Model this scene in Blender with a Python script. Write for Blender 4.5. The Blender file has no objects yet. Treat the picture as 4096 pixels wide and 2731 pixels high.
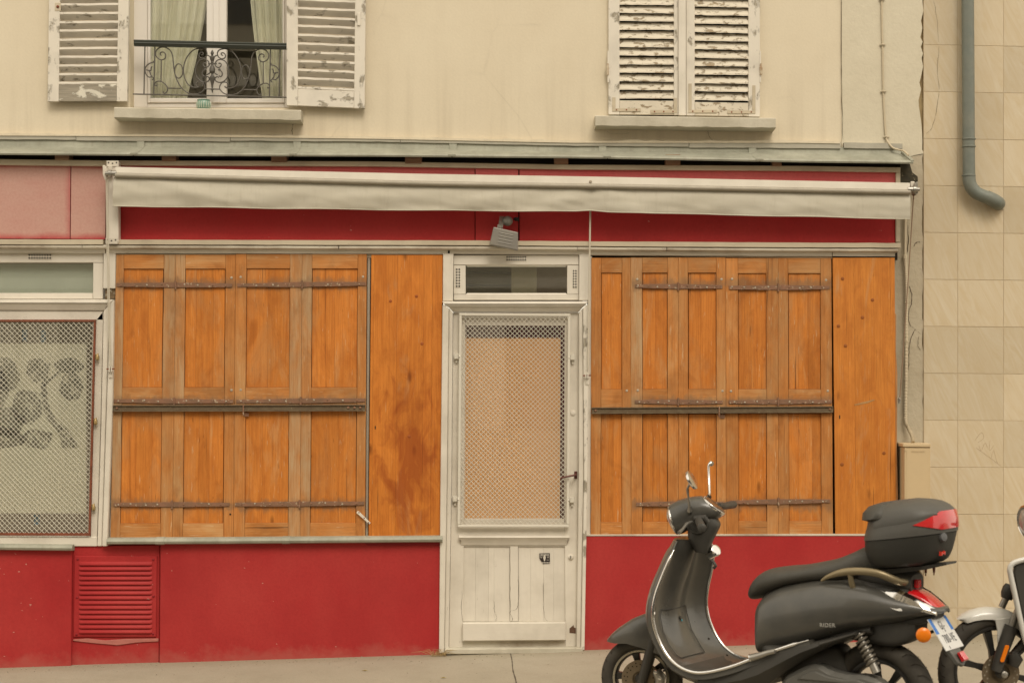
import bpy, bmesh, math, random
from mathutils import Vector, Matrix, noise as mnoise
random.seed(7)
scene = bpy.context.scene
COL = scene.collection

# ------------------------------------------------------------------ camera, sky, sun, exposure
F, D, CX, CY, H = 7000.0, 10.77, 2048.0, 1500.0, 1.68      # 650 px of the photo = 1 m on the facade plane (y = 0)
cam = bpy.data.cameras.new('camera')
cam.sensor_width = 36.0
cam.lens = F / 4096.0 * 36.0
cam.shift_y = (CY - 1365.5) / 4096.0
cam.clip_start, cam.clip_end = 0.1, 400.0
cam.dof.use_dof = True
cam.dof.focus_distance = 10.6
cam.dof.aperture_fstop = 3.0
cam_o = bpy.data.objects.new('camera', cam)
cam_o.location = (0, -D, H)
cam_o.rotation_euler = (math.radians(90), 0, 0)
COL.objects.link(cam_o)
scene.camera = cam_o

SUN_EL, SUN_AZ = math.radians(48), math.radians(14)        # high, behind the viewer, a little to the right
world = bpy.data.worlds.new('World')
scene.world = world
world.use_nodes = True
wn = world.node_tree
wn.nodes.clear()
sky = wn.nodes.new('ShaderNodeTexSky')
sky.sky_type = 'NISHITA'
sky.sun_disc = False
sky.sun_elevation = SUN_EL
sky.sun_rotation = math.radians(180) - SUN_AZ
sky.dust_density = 6.0
sky.air_density = 1.0
sky.ozone_density = 1.0
wmix = wn.nodes.new('ShaderNodeMix')
wmix.data_type = 'RGBA'
wmix.inputs[0].default_value = 0.80                          # veil of bright warm cloud over the sky
wmix.inputs[7].default_value = (12.2, 11.0, 8.9, 1)
wbg = wn.nodes.new('ShaderNodeBackground')
wbg.inputs[1].default_value = 0.10
wout = wn.nodes.new('ShaderNodeOutputWorld')
wn.links.new(sky.outputs[0], wmix.inputs[6])
wn.links.new(wmix.outputs[2], wbg.inputs[0])
wn.links.new(wbg.outputs[0], wout.inputs[0])

sun = bpy.data.lights.new('sun', 'SUN')
sun.energy = 1.2
sun.angle = math.radians(24)
sun.color = (1.0, 0.92, 0.80)
sun_o = bpy.data.objects.new('sun', sun)
sd = Vector((math.sin(SUN_AZ) * math.cos(SUN_EL), -math.cos(SUN_AZ) * math.cos(SUN_EL), math.sin(SUN_EL)))
sun_o.rotation_euler = sd.to_track_quat('Z', 'Y').to_euler()
sun_o.location = (3, -8, 12)
COL.objects.link(sun_o)

vs = scene.view_settings
vs.view_transform, vs.look = 'Standard', 'None'
vs.gamma, vs.use_curve_mapping = 1.0, False
vs.exposure = 0.40
scene.cycles.use_denoising = True
scene.cycles.max_bounces = 7
scene.cycles.transparent_max_bounces = 12

# ------------------------------------------------------------------ measuring
def X(px, d=0.0): return (px - CX) * (D - d) / F
def Z(py, d=0.0): return H - (py - CY) * (D - d) / F
def at(px, py, d=0.0): return Vector((X(px, d), -d, Z(py, d)))
def ground(x, y): return 0.030 * x + 0.036 * max(y, -3.0) - 0.001
def R(a, b): return random.uniform(a, b)

# ------------------------------------------------------------------ object helpers
ORG = {}
def tag(o, label=None, cat=None, group=None, kind=None):
    if label: o['label'] = label
    if cat: o['category'] = cat
    if group: o['group'] = group
    if kind: o['kind'] = kind
    return o

def thing(name, label, cat, base, group=None):
    o = bpy.data.objects.new(name, None)
    o.empty_display_size = 0.1
    o.location = base
    COL.objects.link(o)
    ORG[o] = Vector(base)
    return tag(o, label, cat, group)

def sub(name, parent, base):
    """an Empty that gathers the pieces of one part"""
    o = bpy.data.objects.new(name, None)
    o.empty_display_size = 0.05
    o.parent = parent
    o.location = Vector(base) - ORG[parent]
    COL.objects.link(o)
    ORG[o] = Vector(base)
    return o

def mk(name, verts, faces, mat, parent=None, smooth=False, bev=0.0, recalc=True, mats=None, fmat=None, sharp=None):
    vs_ = [Vector(v) for v in verts]
    lo = Vector((min(v.x for v in vs_), min(v.y for v in vs_), min(v.z for v in vs_)))
    hi = Vector((max(v.x for v in vs_), max(v.y for v in vs_), max(v.z for v in vs_)))
    c = (lo + hi) / 2
    me = bpy.data.meshes.new(name)
    me.from_pydata([v - c for v in vs_], [], faces)
    if mats:
        for m in mats: me.materials.append(m)
        if fmat:
            for p, i in zip(me.polygons, fmat): p.material_index = i
    else:
        me.materials.append(mat)
    if recalc or bev:
        bm = bmesh.new()
        bm.from_mesh(me)
        bmesh.ops.recalc_face_normals(bm, faces=bm.faces[:])
        if bev:
            bmesh.ops.bevel(bm, geom=bm.edges[:], offset=bev, segments=1, affect='EDGES', profile=0.5, clamp_overlap=True)
        bm.to_mesh(me)
        bm.free()
    if smooth:
        for p in me.polygons: p.use_smooth = True
        if sharp:
            me.set_sharp_from_angle(angle=math.radians(sharp))
    o = bpy.data.objects.new(name, me)
    COL.objects.link(o)
    if parent is not None:
        o.parent = parent
        o.location = c - ORG[parent]
    else:
        o.location = c
    ORG[o] = c
    return o

def prism(front, back):
    n = len(front)
    v = list(front) + list(back)
    f = [tuple(range(n)), tuple(range(2 * n - 1, n - 1, -1))]
    for i in range(n):
        j = (i + 1) % n
        f.append((i, j, n + j, n + i))
    return v, f

def plate(name, pts, d, t, mat, parent=None, bev=0.0015, smooth=False, tilt=0.0):
    """polygon given in photo pixels, standing on the facade: front face d metres out, t thick"""
    fr = [at(p[0], p[1], d) for p in pts]
    bk = [Vector((v.x, v.y + t, v.z)) for v in fr]
    v, f = prism(fr, bk)
    return mk(name, v, f, mat, parent, smooth, bev)

def rect(name, x0, x1, y0, y1, d, t, mat, parent=None, bev=0.0015):
    return plate(name, [(x0, y0), (x1, y0), (x1, y1), (x0, y1)], d, t, mat, parent, bev)

def box(name, x0, x1, y0, y1, z0, z1, mat, parent=None, bev=0.0):
    fr = [(x0, y0, z0), (x1, y0, z0), (x1, y0, z1), (x0, y0, z1)]
    bk = [(x0, y1, z0), (x1, y1, z0), (x1, y1, z1), (x0, y1, z1)]
    v, f = prism([Vector(p) for p in fr], [Vector(p) for p in bk])
    return mk(name, v, f, mat, parent, False, bev)

def rings_mesh(rings, close=True, caps=True):
    n = len(rings[0])
    v = [p for r in rings for p in r]
    f = []
    for i in range(len(rings) - 1):
        for j in range(n if close else n - 1):
            k = (j + 1) % n
            f.append((i * n + j, i * n + k, (i + 1) * n + k, (i + 1) * n + j))
    if caps and close:
        f.append(tuple(range(n - 1, -1, -1)))
        b = (len(rings) - 1) * n
        f.append(tuple(range(b, b + n)))
    return v, f

def loft(name, rings, mat, parent=None, smooth=True, sharp=40, caps=True, close=True, bev=0.0):
    v, f = rings_mesh(rings, close, caps)
    return mk(name, v, f, mat, parent, smooth, bev, sharp=sharp)

def tube_rings(pts, r, seg=8, flat=1.0, up=None):
    pts = [Vector(p) for p in pts]
    n = len(pts)
    rings = []
    prev = None
    for i, p in enumerate(pts):
        t = (pts[min(i + 1, n - 1)] - pts[max(i - 1, 0)])
        if t.length < 1e-9: t = Vector((0, 0, 1))
        t.normalize()
        if prev is None:
            a = Vector(up) if up else (Vector((0, 1, 0)) if abs(t.y) < 0.9 else Vector((1, 0, 0)))
        else:
            a = prev
        a = a - t * a.dot(t)
        if a.length < 1e-6: a = t.orthogonal()
        a.normalize()
        prev = a
        b = t.cross(a)
        rr = r[i] if isinstance(r, (list, tuple)) else r
        rings.append([p + a * (math.cos(2 * math.pi * k / seg) * rr * flat) + b * (math.sin(2 * math.pi * k / seg) * rr) for k in range(seg)])
    return rings

def tube(name, pts, r, mat, parent=None, seg=8, flat=1.0, up=None):
    return loft(name, tube_rings(pts, r, seg, flat, up), mat, parent, True, 50)

def merged_tubes(name, paths, mat, parent=None, seg=6):
    V, Fc = [], []
    for pts, r in paths:
        v, f = rings_mesh(tube_rings(pts, r, seg))
        b = len(V)
        V += v
        Fc += [tuple(i + b for i in q) for q in f]
    return mk(name, V, Fc, mat, parent, True, sharp=60)

def lathe(name, prof, origin, axis, mat, parent=None, seg=24, smooth=True, sharp=35):
    """prof: (radius, height along axis)"""
    a = Vector(axis).normalized()
    e = a.orthogonal().normalized()
    g = a.cross(e)
    o = Vector(origin)
    rings = []
    for r, h in prof:
        r = max(r, 1e-4)
        rings.append([o + a * h + e * (math.cos(2 * math.pi * k / seg) * r) + g * (math.sin(2 * math.pi * k / seg) * r) for k in range(seg)])
    return loft(name, rings, mat, parent, smooth, sharp)

def sweep(name, prof, path, mat, parent=None, smooth=False, sharp=35, bev=0.0):
    """closed section (d out of the wall, dz) carried along points (X, Z) of the facade"""
    rings = [[Vector((x, -d, z + dz)) for d, dz in prof] for x, z in path]
    return loft(name, rings, mat, parent, smooth, sharp, bev=bev)

def spline(pts, n=6):
    """Catmull-Rom through the points"""
    P = [Vector(p) for p in pts]
    out = []
    for i in range(len(P) - 1):
        p0, p1, p2, p3 = P[max(i - 1, 0)], P[i], P[i + 1], P[min(i + 2, len(P) - 1)]
        for k in range(n):
            t = k / n
            out.append(0.5 * ((2 * p1) + (p2 - p0) * t + (2 * p0 - 5 * p1 + 4 * p2 - p3) * t * t + (3 * p1 - p0 - 3 * p2 + p3) * t ** 3))
    out.append(P[-1])
    return out

def interp(xs, ys, x):
    if x <= xs[0]: return ys[0]
    for i in range(len(xs) - 1):
        if x <= xs[i + 1]:
            t = (x - xs[i]) / (xs[i + 1] - xs[i])
            return ys[i] + (ys[i + 1] - ys[i]) * t
    return ys[-1]

def text(name, body, size, mat, parent, loc, rot, extrude=0.0006, align='CENTER', spacing=None):
    cu = bpy.data.curves.new(name, 'FONT')
    cu.body = body
    cu.size = size
    cu.extrude = extrude
    cu.align_x = align
    cu.align_y = 'CENTER'
    cu.materials.append(mat)
    tmp = bpy.data.objects.new(name, cu)
    COL.objects.link(tmp)
    if spacing: cu.space_character = spacing
    me = bpy.data.meshes.new_from_object(tmp.evaluated_get(bpy.context.evaluated_depsgraph_get()))
    bpy.data.objects.remove(tmp)
    me.name = name
    o = bpy.data.objects.new(name, me)
    COL.objects.link(o)
    o.parent = parent
    o.location = Vector(loc) - ORG[parent]
    o.rotation_euler = rot
    ORG[o] = Vector(loc)
    return o

# ------------------------------------------------------------------ material helpers
class G:
    def __init__(s, name, rough=0.6, spec=0.3, metal=0.0):
        s.m = bpy.data.materials.new(name)
        s.m.use_nodes = True
        s.nt = s.m.node_tree
        s.b = s.nt.nodes['Principled BSDF']
        s.b.inputs['Roughness'].default_value = rough
        s.b.inputs['Specular IOR Level'].default_value = spec
        s.b.inputs['Metallic'].default_value = metal
    def n(s, t, **k):
        x = s.nt.nodes.new('ShaderNode' + t)
        for a, b in k.items(): setattr(x, a, b)
        return x
    def l(s, a, b): s.nt.links.new(a, b)
    def coord(s, kind='Object', scale=(1, 1, 1), rnd=0.0, rot=(0, 0, 0)):
        if kind == 'World':
            out = s.n('NewGeometry').outputs['Position']
        else:
            out = s.n('TexCoord').outputs[kind]
        if rnd:
            oi = s.n('ObjectInfo')
            mu = s.n('VectorMath', operation='SCALE')
            cb = s.n('CombineXYZ')
            for i in range(3): s.l(oi.outputs['Random'], cb.inputs[i])
            s.l(cb.outputs[0], mu.inputs[0]); mu.inputs['Scale'].default_value = rnd
            ad = s.n('VectorMath', operation='ADD')
            s.l(out, ad.inputs[0]); s.l(mu.outputs[0], ad.inputs[1])
            out = ad.outputs[0]
        mp = s.n('Mapping')
        mp.inputs['Scale'].default_value = scale
        mp.inputs['Rotation'].default_value = rot
        s.l(out, mp.inputs[0])
        return mp.outputs[0]
    def noise(s, vec, scale, detail=4, rough=0.55, dist=0.0):
        x = s.n('TexNoise')
        x.inputs['Scale'].default_value = scale
        x.inputs['Detail'].default_value = min(detail, 4)
        x.inputs['Roughness'].default_value = rough
        x.inputs['Distortion'].default_value = dist
        s.l(vec, x.inputs['Vector'])
        return x.outputs['Fac']
    def ramp(s, fac, stops, interp_='LINEAR'):
        x = s.n('ValToRGB')
        x.color_ramp.interpolation = interp_
        e = x.color_ramp.elements
        while len(e) < len(stops): e.new(0.5)
        for k, (p, c) in zip(e, stops):
            k.position = p
            k.color = (c, c, c, 1) if not isinstance(c, (tuple, list)) else (*c[:3], 1)
        s.l(fac, x.inputs[0])
        return x.outputs[0]
    def mix(s, fac, a, b, mode='MIX'):
        x = s.n('Mix', data_type='RGBA', blend_type=mode)
        for sock, v in ((x.inputs[0], fac), (x.inputs[6], a), (x.inputs[7], b)):
            if isinstance(v, (int, float)): sock.default_value = v
            elif isinstance(v, (tuple, list)): sock.default_value = (*v[:3], 1)
            else: s.l(v, sock)
        return x.outputs[2]
    def math(s, op, a, b=0.0):
        x = s.n('Math', operation=op)
        for sock, v in ((x.inputs[0], a), (x.inputs[1], b)):
            if isinstance(v, (int, float)): sock.default_value = v
            else: s.l(v, sock)
        return x.outputs[0]
    def rnd(s): return s.n('ObjectInfo').outputs['Random']
    def xyz(s, vec):
        x = s.n('SeparateXYZ'); s.l(vec, x.inputs[0]); return x.outputs
    def bump(s, h, strength=0.3, dist=0.002):
        x = s.n('Bump')
        x.inputs['Strength'].default_value = strength
        x.inputs['Distance'].default_value = dist
        s.l(h, x.inputs['Height'])
        s.l(x.outputs[0], s.b.inputs['Normal'])
    def col(s, c):
        if isinstance(c, (tuple, list)): s.b.inputs['Base Color'].default_value = (*c[:3], 1)
        else: s.l(c, s.b.inputs['Base Color'])
        return s.m
    def rough(s, v):
        s.l(v, s.b.inputs['Roughness'])

def mul(c, k): return tuple(x * k for x in c)

def m_plaster(name, c, stain, bumpd=0.0015, scale=1.0, grain=70, amount=0.35, drip=False):
    g = G(name, 0.9, 0.15)
    w = g.coord('World')
    big = g.noise(w, 1.1 * scale, 5, 0.6)
    c1 = g.mix(g.ramp(big, [(0.35, 0.0), (0.72, amount)]), c, stain)
    stv = g.coord('World', (5, 5, 0.5))
    streak = g.noise(stv, 1.6, 5, 0.65)
    c2 = g.mix(g.ramp(streak, [(0.52, 0.0), (0.8, amount * 0.35)]), c1, mul(stain, 0.88))
    fine = g.noise(w, grain, 3, 0.6)
    c3 = g.mix(g.ramp(fine, [(0.3, 0.10), (0.62, 0.0)]), c2, mul(c, 0.6))
    md = g.noise(w, 4.5 * scale, 4, 0.65)
    c3 = g.mix(g.ramp(md, [(0.40, 0.0), (0.75, amount * 0.5)]), c3, mul(stain, 0.9))
    if drip:                                              # rain wash: brown runs gathering above the canopy and under the sills
        zz = g.xyz(w)[2]
        run = g.noise(g.coord('World', (9, 9, 0.35)), 1.5, 4, 0.65)
        low = g.n('MapRange'); low.inputs[1].default_value = 3.75; low.inputs[2].default_value = 3.13; g.l(zz, low.inputs[0])
        c3 = g.mix(g.math('MULTIPLY', g.ramp(run, [(0.46, 0.0), (0.70, 0.34)]), low.outputs[0]), c3, mul(stain, 0.74))
        hv = g.n('TexVoronoi'); hv.feature = 'DISTANCE_TO_EDGE'; hv.inputs['Scale'].default_value = 1.1
        g.l(g.mix(0.12, w, g.n('TexNoise').outputs['Color']), hv.inputs['Vector'])
        c3 = g.mix(g.math('MULTIPLY', g.ramp(hv.outputs['Distance'], [(0.0, 0.22), (0.006, 0.0)]), g.ramp(big, [(0.5, 0.0), (0.6, 1.0)])), c3, mul(stain, 0.5))
    pat = g.noise(w, 9, 3, 0.5)
    g.bump(g.math('ADD', g.math('MULTIPLY', fine, 1.0), g.math('MULTIPLY', pat, 1.6)), 0.55, bumpd)
    return g.col(c3)

def m_paint(name, c, dirt=(0.22, 0.18, 0.12), amount=0.35, rough=0.5, crack=0.25, var=0.06, spec=0.3, vert=True):
    """old brush paint: brush relief, grime, fine cracks"""
    g = G(name, rough, spec)
    o = g.coord('Object', (1, 1, 1), 7.0)
    w = g.coord('World')
    gr = g.noise(w, 3.0, 6, 0.65)
    c1 = g.mix(g.ramp(gr, [(0.45, 0.0), (0.78, amount)]), c, dirt)
    brush = g.noise(g.coord('Object', (40, 40, 3) if vert else (3, 40, 40), 5.0), 2.0, 4, 0.6)
    c2 = g.mix(g.ramp(brush, [(0.3, var * 2), (0.7, 0.0)]), c1, mul(c, 0.72))
    ck = g.noise(g.coord('Object', (30, 30, 5) if vert else (5, 30, 30), 9.0), 3.0, 6, 0.7, 0.6)
    cr = g.ramp(ck, [(0.30, 1.0), (0.335, 0.0)])
    c3 = g.mix(g.math('MULTIPLY', cr, crack), c2, mul(dirt, 0.6))
    rv = g.math('MULTIPLY', g.math('SUBTRACT', g.rnd(), 0.5), var)
    hs = g.n('HueSaturation'); g.l(c3, hs.inputs['Color']); g.l(g.math('ADD', 1.0, rv), hs.inputs['Value'])
    g.bump(g.math('SUBTRACT', g.math('MULTIPLY', brush, 0.6), cr), 0.4, 0.0012)
    return g.col(hs.outputs[0])

def m_peel(name, paint, wood, thr=0.55, scale=16.0, horiz=True):
    """flaking paint over grey weathered wood"""
    g = G(name, 0.75, 0.2)
    o = g.coord('Object', (0.6, 1, 1) if horiz else (1, 1, 0.6), 11.0)
    a = g.noise(o, scale * 1.2, 7, 0.6, 0.25)
    bare = g.ramp(a, [(thr, 0.0), (thr + 0.012, 1.0)])
    edge = g.ramp(a, [(thr - 0.05, 0.0), (thr - 0.004, 1.0), (thr + 0.004, 0.0)])
    gv = g.coord('Object', (3, 60, 60) if horiz else (60, 60, 3), 3.0)
    gr = g.noise(gv, 2.0, 5, 0.6)
    wc = g.mix(g.ramp(gr, [(0.35, 0.0), (0.7, 1.0)]), mul(wood, 0.62), wood)
    dirt = g.noise(g.coord('World'), 7, 5, 0.6)
    pc = g.mix(g.ramp(dirt, [(0.45, 0.0), (0.75, 0.35)]), paint, mul(paint, 0.62))
    c = g.mix(bare, pc, wc)
    c = g.mix(g.math('MULTIPLY', edge, 0.45), c, mul(wood, 0.35))
    g.bump(g.math('ADD', g.math('MULTIPLY', bare, -1.0), g.math('MULTIPLY', gr, 0.2)), 0.8, 0.002)
    return g.col(c)

STRAPS = [Z_ for Z_ in (2.2345, 1.517, 0.888)]          # heights of the hinge straps that bleed rust and dirt into the boards
def m_wood(name, c, dark, wear, wear_amt=0.2, vert=True, specks=0.5, rough=0.55, tone=0.16, spec=0.25, grain=1.0, blotch=0.0, blotch_col=(0.2, 0.05, 0.01), stain=None, straps=False):
    g = G(name, rough, spec)
    def cv(a, b, r): return g.coord('Object', (a, a, b) if vert else (b, a, a), r)
    st = g.noise(cv(22 * grain, 0.9, 13.0), 1.5, 5, 0.6, 0.5)
    fi = g.noise(cv(90, 3.0, 13.0), 1.6, 4, 0.6)
    c1 = g.mix(g.ramp(st, [(0.32, 0.5), (0.60, 0.0)]), c, dark)
    mo_ = g.noise(cv(7.0, 3.0, 19.0), 1.6, 4, 0.65, 0.8)
    c1 = g.mix(g.ramp(mo_, [(0.34, 0.5), (0.52, 0.0)]), c1, mul(dark, 0.85))
    c1 = g.mix(g.ramp(mo_, [(0.54, 0.0), (0.74, 0.45)]), c1, tuple(min(1, x * 1.22) for x in c))
    c1 = g.mix(g.ramp(fi, [(0.36, 0.38), (0.60, 0.0)]), c1, mul(dark, 0.72))
    sp = g.noise(cv(70, 9.0, 21.0), 2.0, 2, 0.5)
    c1 = g.mix(g.ramp(sp, [(0.24, specks), (0.31, 0.0)]), c1, mul(dark, 0.25))
    kn = g.n('TexVoronoi'); kn.inputs['Scale'].default_value = 2.3
    g.l(cv(2.2, 0.8, 17.0), kn.inputs['Vector'])
    c1 = g.mix(g.ramp(kn.outputs['Distance'], [(0.03, 0.75), (0.085, 0.0)]), c1, mul(dark, 0.3))
    we = g.noise(cv(3.5, 0.8, 5.0), 2.2, 7, 0.68, 0.6)
    t = 0.70 - wear_amt * 0.42
    c1 = g.mix(g.math('MULTIPLY', g.ramp(we, [(t - 0.10, 0.0), (t + 0.13, 1.0)]), g.ramp(fi, [(0.3, 0.35), (0.6, 1.0)])), c1, wear)
    if blotch:
        bl = g.noise(g.coord('Object', (2.2, 2.2, 1.1) if vert else (1, 1, 1), 0.0), 1.9, 5, 0.55, 0.9)
        c1 = g.mix(g.ramp(bl, [(0.50, 0.0), (0.66, blotch)]), c1, blotch_col)
    fk = g.noise(cv(55, 5.0, 31.0), 1.7, 3, 0.6)
    c1 = g.mix(g.ramp(fk, [(0.66, 0.0), (0.71, 0.55 if straps else 0.25)]), c1, (0.56, 0.42, 0.26))
    ck = g.noise(cv(60, 0.9, 41.0), 1.3, 3, 0.5)
    c1 = g.mix(g.ramp(ck, [(0.285, 0.8), (0.32, 0.0)]), c1, mul(dark, 0.3))
    if straps:
        w = g.coord('World')
        zz = g.xyz(w)[2]
        nz = g.noise(g.coord('World', (1, 1, 0.45)), 26, 4, 0.7)
        best = None
        for h_ in STRAPS:
            q = g.math('ABSOLUTE', g.math('SUBTRACT', zz, h_))
            best = q if best is None else g.math('MINIMUM', best, q)
        msk = g.ramp(g.math('ADD', best, g.math('MULTIPLY', g.math('SUBTRACT', nz, 0.5), 0.13)), [(0.008, 0.65), (0.045, 0.0)])
        nx_ = g.math('ABSOLUTE', g.math('SUBTRACT', g.xyz(w)[0], X(2443)))       # the narrow leaf by the door has no straps
        msk = g.math('MULTIPLY', msk, g.math('GREATER_THAN', nx_, 0.122))
        c1 = g.mix(msk, c1, (0.20, 0.12, 0.065))
        big = g.noise(g.coord('World', (1.6, 1.6, 0.7)), 3.2, 4, 0.62, 0.7)
        c1 = g.mix(g.ramp(big, [(0.50, 0.0), (0.70, 0.42)]), c1, mul(wear, 0.80))
        big2 = g.noise(g.coord('World', (1.2, 1.2, 0.8), 0.0, (0.3, 0, 0.2)), 4.3, 4, 0.6, 0.9)
        c1 = g.mix(g.ramp(big2, [(0.56, 0.0), (0.72, 0.45)]), c1, mul(dark, 0.62))
    if stain:                                             # one large dark damp mark
        dv = g.n('VectorMath', operation='SUBTRACT'); g.l(g.coord('World'), dv.inputs[0]); dv.inputs[1].default_value = stain[:3]
        sv = g.n('VectorMath', operation='MULTIPLY'); g.l(dv.outputs[0], sv.inputs[0]); sv.inputs[1].default_value = stain[3:6]
        ln = g.n('VectorMath', operation='LENGTH'); g.l(sv.outputs[0], ln.inputs[0])
        ds = g.math('ADD', ln.outputs['Value'], g.math('MULTIPLY', g.math('SUBTRACT', g.noise(g.coord('World', (1, 1, 0.5)), 9, 4, 0.62, 1.0), 0.5), 3.2))
        c1 = g.mix(g.ramp(ds, [(0.25, 0.75), (1.0, 0.0)]), c1, blotch_col)
    dt = g.noise(cv(1.2, 1.0, 3.0), 1.7, 3, 0.5)
    hs = g.n('HueSaturation'); g.l(c1, hs.inputs['Color'])
    val = g.math('ADD', g.math('MULTIPLY', g.math('SUBTRACT', g.rnd(), 0.5), tone), g.math('ADD', 0.82, g.math('MULTIPLY', dt, 0.36)))
    g.l(val, hs.inputs['Value'])
    g.bump(g.math('ADD', g.math('MULTIPLY', fi, 0.7), g.math('MULTIPLY', st, 0.5)), 0.5, 0.0012)
    return g.col(hs.outputs[0])

def m_plain(name, c, rough=0.5, spec=0.4, metal=0.0, var=0.12, scale=18.0, bump=0.0, bscale=200.0, coat=0.0, dust=0.0):
    g = G(name, rough, spec, metal)
    w = g.coord('Object', (1, 1, 1), 3.0)
    a = g.noise(w, scale, 5, 0.6)
    c1 = g.mix(g.ramp(a, [(0.3, var), (0.65, 0.0)]), c, mul(c, 0.55))
    if dust:
        b = g.noise(w, 6.0, 5, 0.6)
        c1 = g.mix(g.ramp(b, [(0.4, 0.0), (0.75, dust)]), c1, (0.34, 0.30, 0.22))
    if bump:
        g.bump(g.noise(w, bscale, 3, 0.6), bump, 0.001)
    g.b.inputs['Coat Weight'].default_value = coat
    rr = g.ramp(a, [(0.3, min(1, rough + 0.08)), (0.7, max(0.02, rough - 0.06))])
    g.rough(rr)
    return g.col(c1)

def m_rust(name, base, rust, flake=(0.55, 0.48, 0.36), thr=0.62):
    g = G(name, 0.75, 0.25, 0.25)
    w = g.coord('Object', (1, 1, 1), 9.0)
    a = g.noise(w, 22, 6, 0.65)
    c1 = g.mix(g.ramp(a, [(0.35, 0.0), (0.65, 1.0)]), base, rust)
    b = g.noise(w, 55, 4, 0.6)
    c2 = g.mix(g.ramp(b, [(thr, 0.0), (thr + 0.03, 1.0)]), c1, flake)
    g.bump(a, 0.5, 0.0015)
    return g.col(c2)

def m_glass(name, tint=(0.975, 0.985, 0.97), refl=1.0, rough=0.02, ior=1.5):
    g = G(name)
    g.nt.nodes.remove(g.b)
    out = [n for n in g.nt.nodes if n.type == 'OUTPUT_MATERIAL'][0]
    tr = g.n('BsdfTransparent'); tr.inputs[0].default_value = (*tint, 1)
    gl = g.n('BsdfGlossy'); gl.inputs[0].default_value = (refl, refl, refl, 1); gl.inputs[1].default_value = rough
    lw = g.n('LayerWeight'); lw.inputs[0].default_value = 0.5
    fc5 = g.math('POWER', lw.outputs['Facing'], 5.0)
    ad = g.math('MINIMUM', g.math('ADD', 0.085, g.math('MULTIPLY', fc5, 0.85)), 1.0)
    mx = g.n('MixShader')
    g.l(ad, mx.inputs[0]); g.l(tr.outputs[0], mx.inputs[1]); g.l(gl.outputs[0], mx.inputs[2])
    g.l(mx.outputs[0], out.inputs[0])
    return g.m

# ------------------------------------------------------------------ materials
M = {}
WHITE = (0.66, 0.61, 0.52)
M['wall'] = m_plaster('cream_render', (0.655, 0.58, 0.44), (0.57, 0.48, 0.345), 0.0012, drip=True)
M['wall_grey'] = m_plaster('grey_cream_render', (0.60, 0.545, 0.42), (0.50, 0.44, 0.32), 0.003, 1.4, 45)
M['wall_rough'] = m_plaster('rough_render', (0.50, 0.44, 0.33), (0.33, 0.27, 0.18), 0.006, 2.0, 38, 0.6)
M['sill'] = m_plaster('sill_stone', (0.56, 0.52, 0.42), (0.36, 0.32, 0.24), 0.003, 3.0, 60, 0.7)
M['tile'] = None
M['paint'] = m_paint('cream_white_paint', WHITE)
M['paint_h'] = m_paint('cream_white_paint_across', WHITE, vert=False)
M['paint_old'] = m_paint('old_cracked_paint', (0.58, 0.53, 0.43), (0.20, 0.125, 0.07), 0.95, 0.6, 0.9, 0.10, vert=False)
M['paint_dirty'] = m_paint('grimy_paint', (0.52, 0.45, 0.33), (0.2, 0.15, 0.1), 0.5, 0.6, 0.4, 0.06, vert=False)
M['pvc'] = m_plain('white_plastic', (0.70, 0.66, 0.60), 0.35, 0.4, 0, 0.05)
M['zinc'] = None
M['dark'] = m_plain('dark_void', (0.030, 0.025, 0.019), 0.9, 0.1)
M['iron'] = m_plain('grey_iron_paint', (0.10, 0.09, 0.075), 0.5, 0.4, 0.2, 0.3)
M['handrail'] = m_plain('dark_green_rail_paint', (0.045, 0.05, 0.04), 0.4, 0.5, 0, 0.3)
M['rustbar'] = m_rust('rusty_strap_iron', (0.20, 0.12, 0.075), (0.27, 0.14, 0.085), (0.42, 0.32, 0.22), 0.62)
M['bar'] = m_rust('dark_bronze_bar', (0.17, 0.13, 0.08), (0.13, 0.09, 0.055), (0.26, 0.21, 0.13), 0.66)
M['rust'] = m_rust('red_brown_rusty_frame', (0.24, 0.075, 0.04), (0.16, 0.055, 0.03), (0.5, 0.42, 0.32), 0.72)
M['wire'] = m_plain('cream_wire', (0.62, 0.58, 0.49), 0.4, 0.5, 0, 0.1)
M['wire_grey'] = m_plain('galvanised_wire', (0.60, 0.57, 0.47), 0.4, 0.5, 0.2, 0.15)
M['peel'] = m_peel('flaking_white_paint', WHITE, (0.40, 0.355, 0.275), 0.625)
M['peel_v'] = m_peel('flaking_white_paint_upright', WHITE, (0.40, 0.355, 0.275), 0.615, 12.0, False)
M['peel_more'] = m_peel('badly_flaking_paint', (0.62, 0.56, 0.45), (0.38, 0.30, 0.20), 0.59, 30.0)
M['bare'] = m_peel('mostly_bare_rail', (0.64, 0.60, 0.50), (0.36, 0.32, 0.25), 0.44)
ORANGE, DORANGE, GREYW = (0.56, 0.20, 0.036), (0.43, 0.125, 0.018), (0.50, 0.27, 0.11)
M['panel'] = m_wood('varnished_pine_panel', ORANGE, DORANGE, GREYW, 0.14, True, 0.6, 0.5, 0.16, straps=True)
M['panel_h'] = m_wood('varnished_pine_across', ORANGE, DORANGE, GREYW, 0.35, False)
M['stile'] = m_wood('weathered_oak_stile', (0.50, 0.205, 0.055), (0.38, 0.135, 0.030), (0.49, 0.275, 0.115), 0.26, True, 0.4, straps=True)
M['stile_grey'] = m_wood('silvered_oak_stile', (0.47, 0.21, 0.068), (0.34, 0.14, 0.042), (0.44, 0.30, 0.165), 0.42, True, 0.4, straps=True)
M['rail'] = m_wood('weathered_oak_rail', (0.50, 0.205, 0.055), (0.36, 0.13, 0.030), (0.49, 0.275, 0.115), 0.30, False, 0.4, straps=True)
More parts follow.
